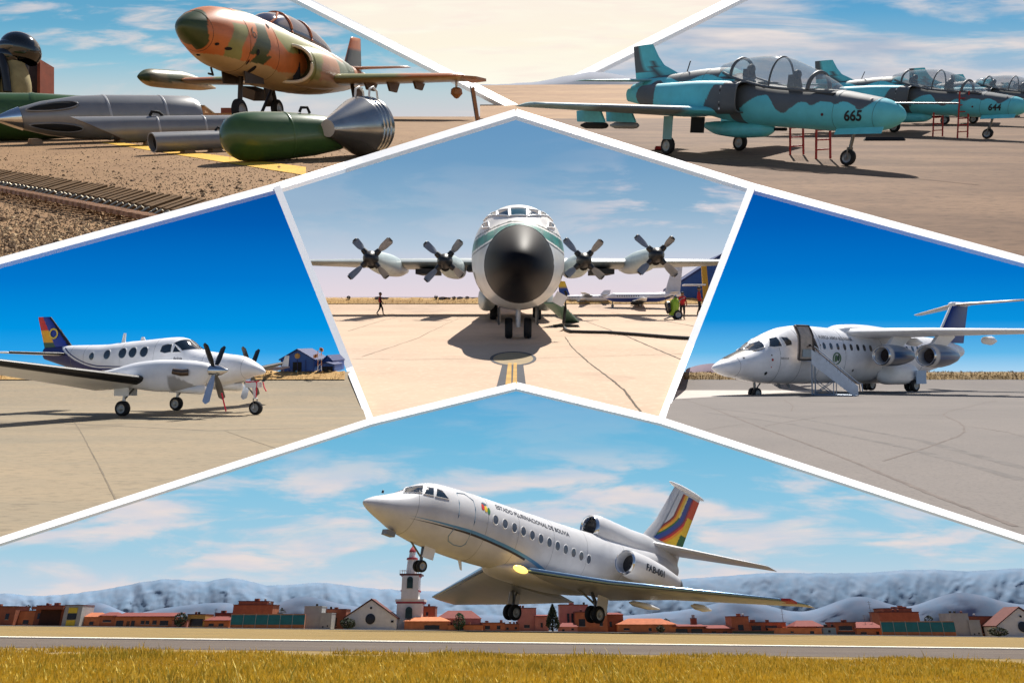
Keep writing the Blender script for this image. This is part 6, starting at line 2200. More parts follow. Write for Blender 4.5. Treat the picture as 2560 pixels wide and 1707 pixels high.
# ================================================================== town, mountains and grass behind and before the runway
def ridge_mesh(T, name, pts, base, D0, D1, px0, px1, nx, ny, m, amp, seed=0):
    """mountain range: rises from a base row to a ridge row while running back, folded into spurs"""
    rid = lerp_curve(pts)
    vs, fs = [], []
    for j in range(ny + 1):
        t = j / ny
        for i in range(nx + 1):
            px = px0 + (px1 - px0) * i / nx
            rt = rid(px)
            e = t ** .8
            f = mnoise.fractal(Vector((px * .012 + seed, t * 1.3, seed)), 1.0, 2.0, 5)
            g = mnoise.fractal(Vector((px * .035 + seed, t * 2.5, seed + 9)), 1.0, 2.0, 4)
            row = base - (base - rt) * e + (amp * .13 * g * sin(pi * t) ** .6 + amp * .05 * g * (t > .9))
            w = px * .016 + .8 * f
            rg = (1 - abs(mnoise.noise(Vector((w, t * .6 + seed, seed))))) + .5 * (1 - abs(mnoise.noise(Vector((w * 2.3, t * 1.1, seed + 3))))) + .25 * (1 - abs(mnoise.noise(Vector((w * 5.1, t * 2, seed + 5)))))
            D = D0 + (D1 - D0) * t - amp * .013 * rg * sin(pi * min(1, t * 1.02)) ** .5
            vs.append(T.at(px, row, D))
    n = nx + 1
    for j in range(ny):
        for i in range(nx):
            fs.append((j * n + i, j * n + i + 1, (j + 1) * n + i + 1, (j + 1) * n + i))
    o = MB().add(vs, fs).build(name, m, None, 180)
    o.matrix_world = Matrix.Scale(T.k, 4)
    return tag(o, kind='structure')

M_MTN = mat('mountain_haze_blue', rgb(104, 128, 154), 0.95, 0, 0.2, 1.2, col2=rgb(120, 130, 150))  # rock tinted blue: the haze of distance is put into the colour
M_MTN2 = mat('mountain_haze_far', rgb(108, 136, 162), 0.95, 0, 0.2, 1.2, col2=rgb(124, 140, 160))
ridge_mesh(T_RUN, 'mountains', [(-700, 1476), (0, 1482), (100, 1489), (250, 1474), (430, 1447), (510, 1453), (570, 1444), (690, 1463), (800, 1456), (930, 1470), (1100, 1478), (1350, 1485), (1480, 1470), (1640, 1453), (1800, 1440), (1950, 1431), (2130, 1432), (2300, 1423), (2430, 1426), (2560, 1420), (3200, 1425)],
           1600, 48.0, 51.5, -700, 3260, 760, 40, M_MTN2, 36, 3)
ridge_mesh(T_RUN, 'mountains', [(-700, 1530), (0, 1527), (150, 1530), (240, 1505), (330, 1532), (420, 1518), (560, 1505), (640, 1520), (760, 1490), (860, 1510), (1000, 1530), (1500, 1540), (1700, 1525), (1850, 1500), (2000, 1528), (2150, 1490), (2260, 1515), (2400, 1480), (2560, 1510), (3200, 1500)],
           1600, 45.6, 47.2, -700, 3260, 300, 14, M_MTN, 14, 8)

BR = [mat('brick_a', rgb(176, 104, 72), 0.9, 0, 0.25, 3), mat('brick_b', rgb(198, 124, 84), 0.9, 0, 0.25, 3), mat('brick_c', rgb(150, 88, 64), 0.9, 0, 0.25, 3), mat('brick_pink', rgb(190, 124, 112), 0.9, 0, 0.2, 3)]
M_CONCW = mat('town_concrete', rgb(172, 172, 170), 0.9, 0, 0.15, 3)
M_TOWNW = mat('town_white', rgb(228, 224, 218), 0.8, 0, 0.12, 3)
M_RROOF = mat('town_red_roof', rgb(118, 52, 46), 0.8, 0, 0.2, 4)
M_BROOF = mat('town_brown_roof', rgb(104, 60, 54), 0.8, 0, 0.2, 4)
M_TEAL = mat('town_teal', rgb(26, 112, 122), 0.7, 0, 0.2, 3)
M_WIN = mat('town_window', rgb(34, 34, 38), 0.2, 0, 0.2, 3)

def house(px0, px1, rtop, label, wall, D=43.0, roof='flat', rm=None, rrow=None, wins=(), door=None, name='house', cat='house', depth=1.3, parapet=True):
    T = T_RUN
    p = T.gd((px0 + px1) / 2, D)
    k = D / FPX
    w = (px1 - px0) * k
    h = T.hgt(p, rtop)
    rt = empty(name, T.MT(p - Vector((0, 0, .08))), label, cat)
    h += .08
    MB().box((0, depth / 2, h / 2), (w, depth, h)).build('wall', wall, rt, 0)
    if roof == 'flat':
        if parapet:
            MB().box((0, depth / 2, h + .02), (w * 1.03, depth * 1.04, .045)).build('roof', rm or M_BROOF, rt, 0)
    else:
        rh = T.hgt(p, rrow) + .08 - h
        ov = .07
        if roof == 'gable':      # gable end towards the camera
            P = [(-w / 2 - ov, -.06, h - .02), (0, -.06, h + rh), (w / 2 + ov, -.06, h - .02)]
            MB().prism([(-w / 2, 0, h), (0, 0, h + rh - .04), (w / 2, 0, h)], (0, depth, 0)).build('gable', wall, rt, 0)
            for sg in (-1, 1):
                a, b = Vector((sg * (w / 2 + ov), -.08, h - .03)), Vector((0, -.08, h + rh))
                MB().prism([a, b, b + Vector((0, 0, .06)), a + Vector((0, 0, .06))], (0, depth + .16, 0)).build('roof', rm or M_BROOF, rt, 0)
        elif roof == 'hip':
            MB().add([(-w / 2 - ov, -ov, h), (w / 2 + ov, -ov, h), (w / 2 + ov, depth + ov, h), (-w / 2 - ov, depth + ov, h), (-w * .28, depth / 2, h + rh), (w * .28, depth / 2, h + rh)],
                     [(3, 2, 1, 0), (0, 1, 5, 4), (1, 2, 5), (2, 3, 4, 5), (3, 0, 4)]).build('roof', rm or M_RROOF, rt, 0)
        elif roof == 'shed':
            MB().hexa([(-w / 2 - ov, -.12, h - .02), (w / 2 + ov, -.12, h - .02), (w / 2 + ov, depth, h - .02 + rh), (-w / 2 - ov, depth, h - .02 + rh), (-w / 2 - ov, -.12, h + .03), (w / 2 + ov, -.12, h + .03), (w / 2 + ov, depth, h + .03 + rh), (-w / 2 - ov, depth, h + .03 + rh)]).build('roof', rm or M_RROOF, rt, 0)
    for (u, v, a, b) in wins:      # centre and size as shares of the front
        fx = MB().box((w * (u - .5), -.008, h * v), (w * a, .02, h * b)).build('window', M_WIN, rt, 0)
        MB().box((w * (u - .5), -.014, h * v - h * b / 2 - .008), (w * a * 1.12, .03, .018)).build('window_sill', M_CONCW, fx, 0)
    # roof clutter: tank, stub walls, vent
    rr = random.Random(int(px0 * 7 + rtop))
    if roof == 'flat' and w > .7 and cat in ('house', 'building'):
        for i in range(rr.randint(1, 3)):
            x = w * rr.uniform(-.4, .4)
            if rr.random() < .5:
                MB().lathe((x, .25, h + .04), (0, 0, 1), [(0, .07), (.12, .075), (.14, .03)], 10).build('water_tank', rr.choice((M_WIN, M_CONCW, M_BROOF)), rt, 40)
            else:
                MB().box((x, .3, h + .09), (rr.uniform(.1, .3), .2, rr.uniform(.06, .2))).build('roof_hut', wall, rt, 0)
    if not wins and cat == 'house':
        n = max(1, int(w / .45))
        for i in range(n):
            fx = MB().box((w * ((i + .5) / n - .5) + rr.uniform(-.04, .04), -.008, h * rr.uniform(.42, .6)), (.14, .02, h * .28)).build('window', M_WIN, rt, 0)
    if door:
        u, a, b = door
        MB().box((w * (u - .5), -.008, h * b / 2), (w * a, .02, h * b)).build('door', mat('town_door', rgb(92, 62, 44), 0.7, 0, 0.2), rt, 0)
    return rt, w, h

house(-60, 30, 1516, 'brick house cut by the left picture edge', BR[2], wins=[(.8, .5, .1, .3)], door=(.55, .1, .5))
house(14, 82, 1527, 'low brown house left of the porch building', BR[1], D=43.4, wins=[(.25, .3, .25, .25), (.7, .3, .2, .25)])
rt, w, h = house(80, 152, 1514, 'brown building with a deep shaded porch at the far left', BR[2], wins=[])
MB().box((.15, -.25, h * .9), (w * 1.1, .6, h * .14)).build('porch_roof', BR[2], rt, 0)
MB().box((.1, -.02, h * .45), (w * .7, .04, h * .7)).build('porch_shade_panel', mat('porch_shade', rgb(70, 40, 28), 0.9, 0, 0.2), rt, 0)  # dark flat panel paints in the shade under the porch roof
rt, w, h = house(152, 196, 1513, 'grey gate tower with two yellow panels', M_CONCW, D=42.6, name='gate_tower', cat='tower')
for v in (.78, .2):
    MB().box((0, -.02, h * v), (w * .5, .04, h * .26)).build('yellow_panel', mat('panel_yellow', rgb(226, 196, 60), 0.7, 0, 0.15), rt, 0)
MB().box((0, -.02, h * .5), (w * .5, .04, h * .28)).build('window', M_WIN, rt, 0)
house(196, 246, 1541, 'small brick house right of the grey gate tower', BR[1], roof='hip', rrow=1530, rm=BR[0], wins=[(.6, .4, .2, .3)])
house(244, 284, 1538, 'small red-roofed house before the long red roof', BR[0], roof='hip', rrow=1529, wins=[(.5, .55, .5, .15)])
house(282, 432, 1541, 'long low house with a red roof and a row of windows', BR[1], roof='shed', rrow=1531, wins=[(.1, .4, .12, .5), (.32, .4, .06, .5), (.48, .5, .06, .3), (.56, .5, .06, .3), (.68, .5, .07, .35), (.84, .45, .14, .4)], door=(.24, .05, .6))
house(428, 466, 1551, 'pink low kiosk under the dark tree', BR[3], D=42.7, wins=[(.5, .5, .3, .3)])
rt, w, h = house(464, 509, 1536, 'ochre garage with a wide dark opening', mat('ochre_wall', rgb(184, 148, 84), 0.9, 0, 0.2), wins=[(.55, .45, .7, .5)])
house(508, 570, 1551, 'brick house with a terrace left of the teal fence', BR[1], roof='shed', rrow=1540, wins=[(.3, .5, .2, .3), (.7, .5, .2, .3)])
house(532, 580, 1533, 'rear brick house with red roof beyond the terrace', BR[2], D=44.2, rm=M_RROOF)
def hall(dx, dy, tagn):
    T = T_RUN
    house(576 + dx, 676 + dx, 1512 + dy, 'tall brick hall with a stepped top behind the teal fence, ' + tagn, BR[0], D=44.0, name='brick_hall', cat='building')
    house(588 + dx, 660 + dx, 1503 + dy, 'upper step of the tall brick hall, ' + tagn, BR[0], D=44.6, name='brick_penthouse', cat='building')
    rt, w, h = house(575 + dx, 760 + dx, 1534 + dy, 'long teal banner fence on a brick base, ' + tagn, BR[1], D=42.6, name='banner_fence', cat='fence', depth=.12, parapet=False)
    n = 6
    for i in range(n):
        MB().box((w * ((i + .5) / n - .5), -.02, h * .62), (w / n * .985, .04, h * .62)).build('banner_panel', M_TEAL, rt, 0)
    for i in range(n + 1):
        MB().box((w * (i / n - .5), -.045, h * .5), (.02, .02, h)).build('post', M_CONCW, rt, 0)
    house(756 + dx, 800 + dx, 1516 + dy, 'tall plain grey block beside the teal fence, ' + tagn, M_CONCW, D=43.3, rm=M_CONCW, name='grey_block', cat='building')
    house(798 + dx, 826 + dx, 1533 + dy, 'lower grey annexe of the plain grey block, ' + tagn, M_CONCW, D=43.2, rm=M_CONCW, wins=[(.3, .2, .1, .1), (.7, .25, .1, .1)], name='grey_annexe', cat='building')
    house(800 + dx, 862 + dx, 1523 + dy, 'flat brown house between the grey block and the white chapel, ' + tagn, BR[2], D=44.3, wins=[(.55, .4, .2, .4)])
hall(0, 0, 'left of the tower')
hall(1632, 18, 'at the far right')
def chapel(dx, dy, tagn):
    rt, w, h = house(858 + dx, 990 + dx, 1545 + dy, 'white gabled chapel with a brown roof, ' + tagn, M_TOWNW, roof='gable', rrow=1498 + dy, rm=M_BROOF, name='chapel', cat='chapel')
    MB().lathe((0, -.02, h * .95), (0, -1, 0), [(0, .30), (.02, .30), (.03, .0)], 20).build('oval_window', M_WIN, rt, 0)
    MB().lathe((0, -.02, h * 1.85), (0, -1, 0), [(0, .07), (.02, .07), (.03, .0)], 14).build('oval_window', M_WIN, rt, 0)
    for u in (-.42, .42):
        MB().box((u * w, -.02, h * .75), (.16, .04, .12)).build('window', M_WIN, rt, 0)
chapel(0, 0, 'beside the white tower')
chapel(1640, 20, 'cut by the right picture edge')

# white control tower of stacked storeys with red dome
def tower():
    T = T_RUN
    D = 43.6
    p = T.gd(1019, D)
    k = D / FPX
    rt = empty('white_tower', T.MT(p - Vector((0, 0, .1))), 'tall white tower with red bands, balcony and red dome under the jet nose', 'tower')
    zr = lambda row: T.hgt(p, row) + .1
    cx = lambda px: (px - 1019) * k
    def slab(r0, r1, x0, x1, m, name, dp=None):
        w = (x1 - x0) * k
        dp = dp or w
        return MB().box((cx((x0 + x1) / 2), w / 2 + .0, (zr(r0) + zr(r1)) / 2), (w, dp, zr(r1) - zr(r0))).build(name, m, rt, 0)
    M_RB = mat('tower_red', rgb(168, 60, 66), 0.7, 0, 0.15)
    slab(1580, 1508, 988, 1052, M_TOWNW, 'base_storey', 1.4)
    slab(1508, 1503, 985, 1055, M_RB, 'cornice', 1.5)
    slab(1503, 1497, 983, 1057, M_TOWNW, 'cornice', 1.55)
    slab(1497, 1438, 998, 1041, M_TOWNW, 'shaft')
    slab(1478, 1474, 996, 1043, M_RB, 'red_band', 1.08)
    slab(1441, 1437, 996, 1043, M_RB, 'red_band', 1.08)
    # balcony: slab, rail posts and rail
    slab(1437, 1433, 991, 1047, M_BROOF, 'balcony_floor')
    for x in range(992, 1048, 6):
        slab(1433, 1424, x - .7, x + .7, M_TOWNW, 'rail_post', .03)
    slab(1425, 1423, 991, 1047, M_TOWNW, 'balcony_rail', .05)
    def octa(r0, r1, a, b, m, name):
        MB().lathe((0, .5, zr(r0)), (0, 0, 1), [(0, a * k), (zr(r1) - zr(r0), b * k)], 8).build(name, m, rt, 0)
    octa(1433, 1395, 14.5, 11.5, M_TOWNW, 'lantern')
    octa(1397, 1392, 15, 14, M_RB, 'red_band')
    octa(1392, 1377, 9.5, 7.5, M_TOWNW, 'lantern')
    MB().lathe((0, .5, zr(1378)), (0, 0, 1), [(0, 9 * k), (.1, 8.6 * k), (.25, 5 * k), (.34, 1.6 * k), (.55, .8 * k), (.6, 0)], 14).build('dome', M_RB, rt, 60)
    for (u, r0, r1, x0, x1) in ((0, 1470, 1448, 1012, 1027),):
        MB().box((cx(1019), -.02, (zr(r0) + zr(r1)) / 2), (15 * k, .06, zr(r1) - zr(r0))).build('arched_window', mat('tower_window', rgb(28, 60, 58), 0.3, 0, 0.1), rt, 0)
        MB().lathe((cx(1019), -.02, zr(r1)), (0, -1, 0), [(0, 7.5 * k), (.03, 7.5 * k)], 16).build('window_arch', mat('tower_window', rgb(28, 60, 58), 0.3), rt, 0)
    MB().box((cx(1020), -.02 - .02, (zr(1545) + zr(1525)) / 2), (17 * k, .1, zr(1525) - zr(1545))).build('arched_window', mat('tower_window', rgb(28, 60, 58), 0.3), rt, 0)
    MB().lathe((cx(1020), -.02, zr(1525)), (0, -1, 0), [(0, 8.5 * k), (.07, 8.5 * k)], 16).build('window_arch', mat('tower_window', rgb(28, 60, 58), 0.3), rt, 0)
    MB().box((cx(1019), .28, (zr(1425) + zr(1405)) / 2), (5 * k, .06, zr(1405) - zr(1425))).build('window', M_WIN, rt, 0)
tower()
house(1036, 1086, 1516, 'brown brick block with roof tanks right of the white tower', BR[2], D=44.4, wins=[(.3, .7, .12, .15), (.6, .7, .12, .15)])
house(1010, 1122, 1552, 'orange brick house with a carport beneath the far wing', BR[1], roof='hip', rrow=1541, rm=BR[1], wins=[(.62, .4, .34, .4)])
house(1092, 1200, 1545, 'house with a bright red hipped roof beneath the far wing', BR[3], D=44, roof='hip', rrow=1525, wins=[(.3, .5, .1, .3)])
house(1120, 1206, 1562, 'low orange wall house right of the carport', BR[1], D=42.7, wins=[(.4, .4, .1, .4)])
house(1200, 1262, 1557, 'low orange house left of the far main wheels', BR[0], wins=[(.3, .5, .2, .4), (.75, .5, .14, .4)])
house(1260, 1298, 1560, 'low brick shed behind the far main wheels', BR[2])
house(1294, 1341, 1520, 'tall pink-red block between the main wheels', BR[3], D=44, wins=[(.5, .25, .3, .12)])
house(1338, 1372, 1540, 'pink house left of the cypress tree', BR[3], D=43.8, roof='shed', rrow=1536)
house(1400, 1472, 1512, 'pink facade with pale stripes right of the cypress tree', BR[3], D=44, wins=[(.3, .4, .08, .6), (.45, .4, .08, .6), (.8, .5, .2, .3)])
house(1398, 1444, 1566, 'low pink shed before the striped facade', BR[3], D=42.6, roof='hip', rrow=1556)
house(1440, 1520, 1530, 'brick house behind the near main wheels', BR[0], wins=[(.2, .5, .2, .35), (.8, .5, .1, .3)])
house(1518, 1560, 1535, 'red-roofed brick house right of the near main wheels', BR[2], D=43.6, roof='hip', rrow=1530)
house(1545, 1692, 1560, 'broad orange house with a low brown roof under the near wing', BR[1], roof='hip', rrow=1545, rm=BR[0], wins=[(.15, .5, .1, .2), (.55, .45, .05, .3), (.75, .45, .05, .3)])
house(1684, 1766, 1566, 'row of dark garages with a red roof beside the chimney', BR[2], roof='shed', rrow=1561, wins=[(.25, .42, .36, .6), (.72, .42, .34, .6)])
rt, w, h = house(1731, 1745, 1546, 'brown chimney stack behind the dark garages', BR[2], D=44, name='chimney', cat='chimney', depth=.3)
MB().box((0, .15, h + .12), (w * .5, .15, .22)).build('chimney_pot', M_CONCW, rt, 0)
house(1764, 1834, 1571, 'low red house right of the dark garages', BR[2], roof='shed', rrow=1563, wins=[(.3, .4, .15, .3), (.7, .4, .15, .3)])
house(1832, 1876, 1541, 'red brick house with corner turrets under the near wing tip', BR[0], roof='flat', rm=M_RROOF, wins=[(.5, .4, .3, .3)])
house(1874, 1968, 1556, 'long shaded brick arcade right of the turreted house', BR[2], D=43.5, wins=[(.2, .55, .25, .4), (.6, .55, .3, .4)])
house(1834, 1936, 1577, 'dark green wall before the shaded arcade', mat('dark_green_wall', rgb(44, 62, 58), 0.8, 0, 0.2), D=42.5, name='yard_wall', cat='wall', depth=.2)
house(1932, 2056, 1571, 'broad orange brick house right of the arcade', BR[1], D=42.8, wins=[(.8, .45, .08, .4), (.4, .5, .06, .2)], roof='flat', rm=BR[1])
house(1990, 2062, 1565, 'house with a red hipped roof behind the broad orange house', BR[2], D=43.8, roof='hip', rrow=1550)
house(2060, 2092, 1568, 'small blue-grey shed right of the broad orange house', mat('shed_blue', rgb(120, 140, 158), 0.7, 0, 0.15), wins=[])
house(2090, 2144, 1556, 'brick house with a dark balcony left of the right teal fence', BR[2], wins=[(.5, .6, .6, .3), (.5, .2, .8, .2)])
house(2140, 2210, 1570, 'low orange house beside the right teal fence', BR[1], roof='shed', rrow=1555, wins=[(.3, .4, .2, .3), (.8, .4, .1, .4)])
# aerials and poles
for px, r0, lab, D in ((2186, 1502, 'tall thin aerial mast left of the right brick hall', 43.9), (2168, 1536, 'short aerial mast left of the tall one', 43.7), (534, 1520, 'thin aerial mast left of the left brick hall', 43.9), (1962, 1522, 'thin aerial mast under the near wing tip', 43.9)):
    T = T_RUN
    p = T.gd(px, D)
    h = T.hgt(p, r0)
    rt = empty('aerial_mast', T.MT(p), lab, 'mast')
    MB().rod((0, 0, 0), (0, 0, h), .014, 6).build('mast', M_STEEL, rt)
    for q in (.8, .9, .97):
        MB().rod((-.12, 0, h * q), (.12, 0, h * q), .008, 5).build('crossbar', M_STEEL, rt)

# trees: trunk, limbs and a crown of many small leaves
def tree(T, p, h, rx, label, shape='cone', n=1400, leaf=.05, color=(44, 62, 38), name='tree', seed=1, base=.08):
    rng = random.Random(seed)
    rt = empty(name, T.MT(p), label, 'tree')
    tr = MB().tube([(0, 0, -.05), (.01, 0, h * .35), (-.01, .01, h * .8)], [rx * .14, rx * .10, rx * .03], 8)
    for q in range(6):
        a = rng.uniform(0, 6.28)
        z = h * rng.uniform(.25, .6)
        tr.tube([(0, 0, z), (cos(a) * rx * .6, sin(a) * rx * .6, z + h * .15)], [rx * .06, rx * .02], 5)
    tr.build('trunk', mat('bark', rgb(70, 54, 40), 0.9, 0, 0.3, 8), rt, 50)
    vs, fs = [], []
    cl = [(rng.uniform(0, 6.28), rng.random(), rng.uniform(.5, 1)) for _ in range(26)]
    for i in range(n):
        a0, z0, k0 = cl[i % len(cl)]
        t = min(1, max(0, z0 + rng.gauss(0, .10)))
        if shape == 'cone':
            R = rx * (1 - t) ** .75 * (.55 + .45 * min(1, t * 6))
        else:
            R = rx * sqrt(max(0, 1 - (2 * t - 1) ** 2))
        r = R * (k0 * .75 + .25 * rng.random()) ** .6
        a = a0 + rng.gauss(0, .5)
        c = Vector((cos(a) * r, sin(a) * r, h * (base + (1 - base) * t)))
        u = Vector((rng.gauss(0, 1), rng.gauss(0, 1), rng.gauss(0, 1))).normalized()
        v = u.cross(Vector((rng.gauss(0, 1), rng.gauss(0, 1), rng.gauss(0, 1)))).normalized()
        l = leaf * rng.uniform(.6, 1.4)
        o = len(vs)
        vs += [c - u * l, c + v * l * .5, c + u * l, c - v * l * .5]
        fs.append((o, o + 1, o + 2, o + 3))
    MB().add(vs, fs).build('crown', mat('leaf_%d_%d_%d' % color, rgb(*color), 0.8, 0, 0.5, 6), rt, 0)
    return rt
def town_tree(px, rtop, halfpx, label, shape, D=42.6, n=900, color=(46, 60, 40), seed=1, leaf=.05):
    p = T_RUN.gd(px, D)
    h = T_RUN.hgt(p, rtop)
    tree(T_RUN, p, h, halfpx * D / FPX, label, shape, n, leaf, color, seed=seed)
town_tree(1382, 1511, 22, 'dark conical cypress between the two sets of main wheels', 'cone', n=3200, color=(42, 56, 34), seed=2, D=42.4, leaf=.06)
town_tree(448, 1531, 16, 'dark small tree above the pink kiosk', 'ball', n=700, seed=3)
town_tree(868, 1545, 22, 'dark round shrub at the foot of the left chapel', 'ball', n=900, color=(44, 56, 34), seed=4)
town_tree(1146, 1532, 18, 'green ragged tree before the red hipped roof', 'ball', n=800, color=(52, 80, 48), seed=5)
town_tree(1667, 1546, 14, 'small dark tree behind the broad orange house', 'ball', n=600, seed=6, D=43.9)
town_tree(1652, 1563, 12, 'low dark bush at the right end of the broad orange house', 'ball', n=500, seed=7, color=(60, 60, 38))
town_tree(2498, 1568, 24, 'dark round shrub at the foot of the right chapel', 'ball', n=900, color=(46, 54, 36), seed=8)
town_tree(60, 1513, 16, 'dark tree top behind the low brown house', 'ball', n=600, seed=9, D=44.2)
town_tree(700, 1520, 14, 'small dark tree behind the left teal fence', 'ball', n=500, seed=10, D=44.2)
town_tree(2330, 1538, 14, 'small dark tree behind the right teal fence', 'ball', n=500, seed=11, D=44.2)

# golden grass on the verge
def verge():
    rng = random.Random(11)
    T = T_RUN
    vs, fs, cs = [], [], []
    tones = [rgb(222, 194, 84), rgb(210, 180, 70), rgb(232, 208, 112), rgb(176, 156, 62), rgb(184, 172, 80), rgb(148, 132, 56)]
    N = 95000
    for i in range(N):
        D = 2.05 * (6.0 / 2.05) ** (rng.random() ** .85)
        px = rng.uniform(-420, 2980)
        p = T.gd(px, D)
        cl = mnoise.noise(Vector((p.x * 1.6, p.y * 1.6, 0)))
        cl2 = mnoise.noise(Vector((p.x * 5, p.y * 5, 4)))
        h = (.022 + .014 * cl + .010 * cl2) * rng.uniform(.5, 1.5)
        if rng.random() < .03:
            h *= 2.0
        if D > 5.0 + .9 * cl + .3 * cl2:
            continue
        h = max(.009, h)
        w = .0034 * rng.uniform(.7, 1.5)
        a = rng.uniform(-1.2, 1.2)
        ln = h * rng.uniform(.1, .7)
        d = Vector((cos(a + 1.57) * ln * rng.choice((-1, 1)), sin(a) * ln, 0))
        s_ = Vector((cos(a), sin(a) * .4, 0)) * w
        o = len(vs)
        vs += [p - s_, p + s_, p + d * .45 + Vector((0, 0, h * .62)) + s_ * .7, p + d * .45 + Vector((0, 0, h * .62)) - s_ * .7, p + d + Vector((0, 0, h))]
        fs += [(o, o + 1, o + 2, o + 3), (o + 3, o + 2, o + 4)]
        c = tones[int(min(5, max(0, 2.2 + 2.2 * cl + rng.gauss(0, 1.2))))]
        cs += [c] * 5
    me = bpy.data.meshes.new('grass')
    me.from_pydata([tuple(v) for v in vs], [], fs)
    ca = me.color_attributes.new('paint', 'FLOAT_COLOR', 'POINT')
    flat = []
    for c in cs:
        flat += [c[0], c[1], c[2], 1.0]
    ca.data.foreach_set('color', flat)
    m = mat('grass_gold', 'paint', 0.85, 0, 0.0)
    me.materials.append(m)
    o = bpy.data.objects.new('grass', me)
    col.objects.link(o)
    o.matrix_world = Matrix.Scale(T.k, 4)
    tag(o, 'golden dry grass along the runway verge', 'grass', kind='stuff')
verge()
# ================================================================== people and background of the aprons
def person(T, p, h, rz, label, top, legs, vest=None, walk=0.0, skin=rgb(150, 104, 80), hair=rgb(30, 26, 24), bend=0.0):
    """standing or walking figure grown from a jointed skeleton"""
    rt = empty('person', T.M(p, rz, h / 1.75), label, 'person')
    J = {'pel': (0, 0, .95), 'bel': (0, .0, 1.12), 'che': (0, .02 - bend, 1.36), 'nek': (0, .02 - bend * 1.3, 1.50), 'hea': (0, .0 - bend * 1.6, 1.62),
         'hl': (.10, 0, .90), 'kl': (.11, -.06 - walk * .2, .50), 'al': (.11, .02 - walk * .42, .09), 'tl': (.12, -.14 - walk * .42, .03),
         'hr': (-.10, 0, .90), 'kr': (-.11, -.04 + walk * .18, .50), 'ar': (-.11, .04 + walk * .45, .11 + walk * .05), 'tr': (-.12, -.12 + walk * .42, .03),
         'sl': (.19, .02 - bend, 1.42), 'el': (.25, .06 + walk * .15 - bend, 1.13), 'wl': (.25, -.08 + walk * .18 - bend * 2, .92), 'fl': (.24, -.12 + walk * .18 - bend * 2, .84),
         'sr': (-.19, .02 - bend, 1.42), 'er': (-.25, .05 - walk * .12 - bend, 1.13), 'wr': (-.25, -.10 - walk * .2 - bend * 2, .93), 'fr': (-.24, -.14 - walk * .2 - bend * 2, .85)}
    Rr = {'pel': .15, 'bel': .14, 'che': .165, 'nek': .06, 'hea': .085, 'hl': .10, 'kl': .065, 'al': .045, 'tl': .04, 'hr': .10, 'kr': .065, 'ar': .045, 'tr': .04, 'sl': .07, 'el': .048, 'wl': .034, 'fl': .036, 'sr': .07, 'er': .048, 'wr': .034, 'fr': .036}
    E_ = [('pel', 'bel'), ('bel', 'che'), ('che', 'nek'), ('nek', 'hea'), ('pel', 'hl'), ('hl', 'kl'), ('kl', 'al'), ('al', 'tl'), ('pel', 'hr'), ('hr', 'kr'), ('kr', 'ar'), ('ar', 'tr'), ('che', 'sl'), ('sl', 'el'), ('el', 'wl'), ('wl', 'fl'), ('che', 'sr'), ('sr', 'er'), ('er', 'wr'), ('wr', 'fr')]
    ks = list(J)
    me = bpy.data.meshes.new('body')
    me.from_pydata([J[k] for k in ks], [(ks.index(a), ks.index(b)) for a, b in E_], [])
    ob = bpy.data.objects.new('body', me)
    col.objects.link(ob)
    ob.modifiers.new('skin', 'SKIN')
    for i, k in enumerate(ks):
        v = me.skin_vertices[0].data[i]
        v.radius = (Rr[k] * (1.15 if k in ('che', 'bel', 'pel') else 1), Rr[k] * (.8 if k in ('che', 'bel', 'pel') else 1))
        v.use_root = k == 'pel'
    s = ob.modifiers.new('sub', 'SUBSURF')
    s.levels = s.render_levels = 2
    dg = bpy.context.evaluated_depsgraph_get()
    m2 = bpy.data.meshes.new_from_object(ob.evaluated_get(dg))
    bpy.data.objects.remove(ob)
    ca = m2.color_attributes.new('paint', 'FLOAT_COLOR', 'POINT')
    for i, v in enumerate(m2.vertices):
        z, x = v.co.z, abs(v.co.x)
        c = skin if z > 1.49 else (top if vest is None or x > .2 or z < 1.0 else vest) if z > .93 else legs if z > .1 else rgb(24, 22, 22)
        if x > .2 and z < .93 and v.co.z > .75:
            c = skin
        ca.data[i].color = (*c, 1)
    m2.polygons.foreach_set('use_smooth', [True] * len(m2.polygons))
    m2.materials.append(mat('cloth', 'paint', 0.85, 0, 0.1))
    b = bpy.data.objects.new('body', m2)
    col.objects.link(b)
    b.parent = rt
    hd = Vector(J['hea'])
    MB().ball(hd + Vector((0, 0, .03)), (.10, .115, .13), 16, 12).build('head', mat('skin_tone', skin, 0.6, 0, 0.1), rt, 60)
    MB().ball(hd + Vector((0, .015, .06)), (.108, .12, .12), 16, 10, -.05, 1).build('hair', mat('hair_dark', hair, 0.7, 0, 0.2), rt, 60)
    MB().lathe(hd + Vector((0, -.10, .02)), (0, -1, -.2), [(0, .025), (.035, .008)], 8).build('nose', mat('skin_tone', skin, 0.6), rt, 50)
    return rt

RED = rgb(214, 46, 50)
DK = rgb(24, 24, 30)
p = T_MID.g(951, 788)
person(T_MID, p, 56 * p.y / FPX, radians(100), 'man in a red and black top walking across the apron left of the nose', DK, DK, vest=RED, walk=.55)
p = T_MID.g(1706, 799)
person(T_MID, p, 68 * p.y / FPX, radians(150), 'man in a dark red shirt standing behind the lime green cart', rgb(140, 36, 40), DK, vest=RED)
p = T_MID.gd(1748, 66)
person(T_MID, p, 72 * 66 / FPX, radians(80), 'man in a red jacket beside the right-hand frame edge', rgb(170, 36, 40), DK, vest=RED, walk=.2)

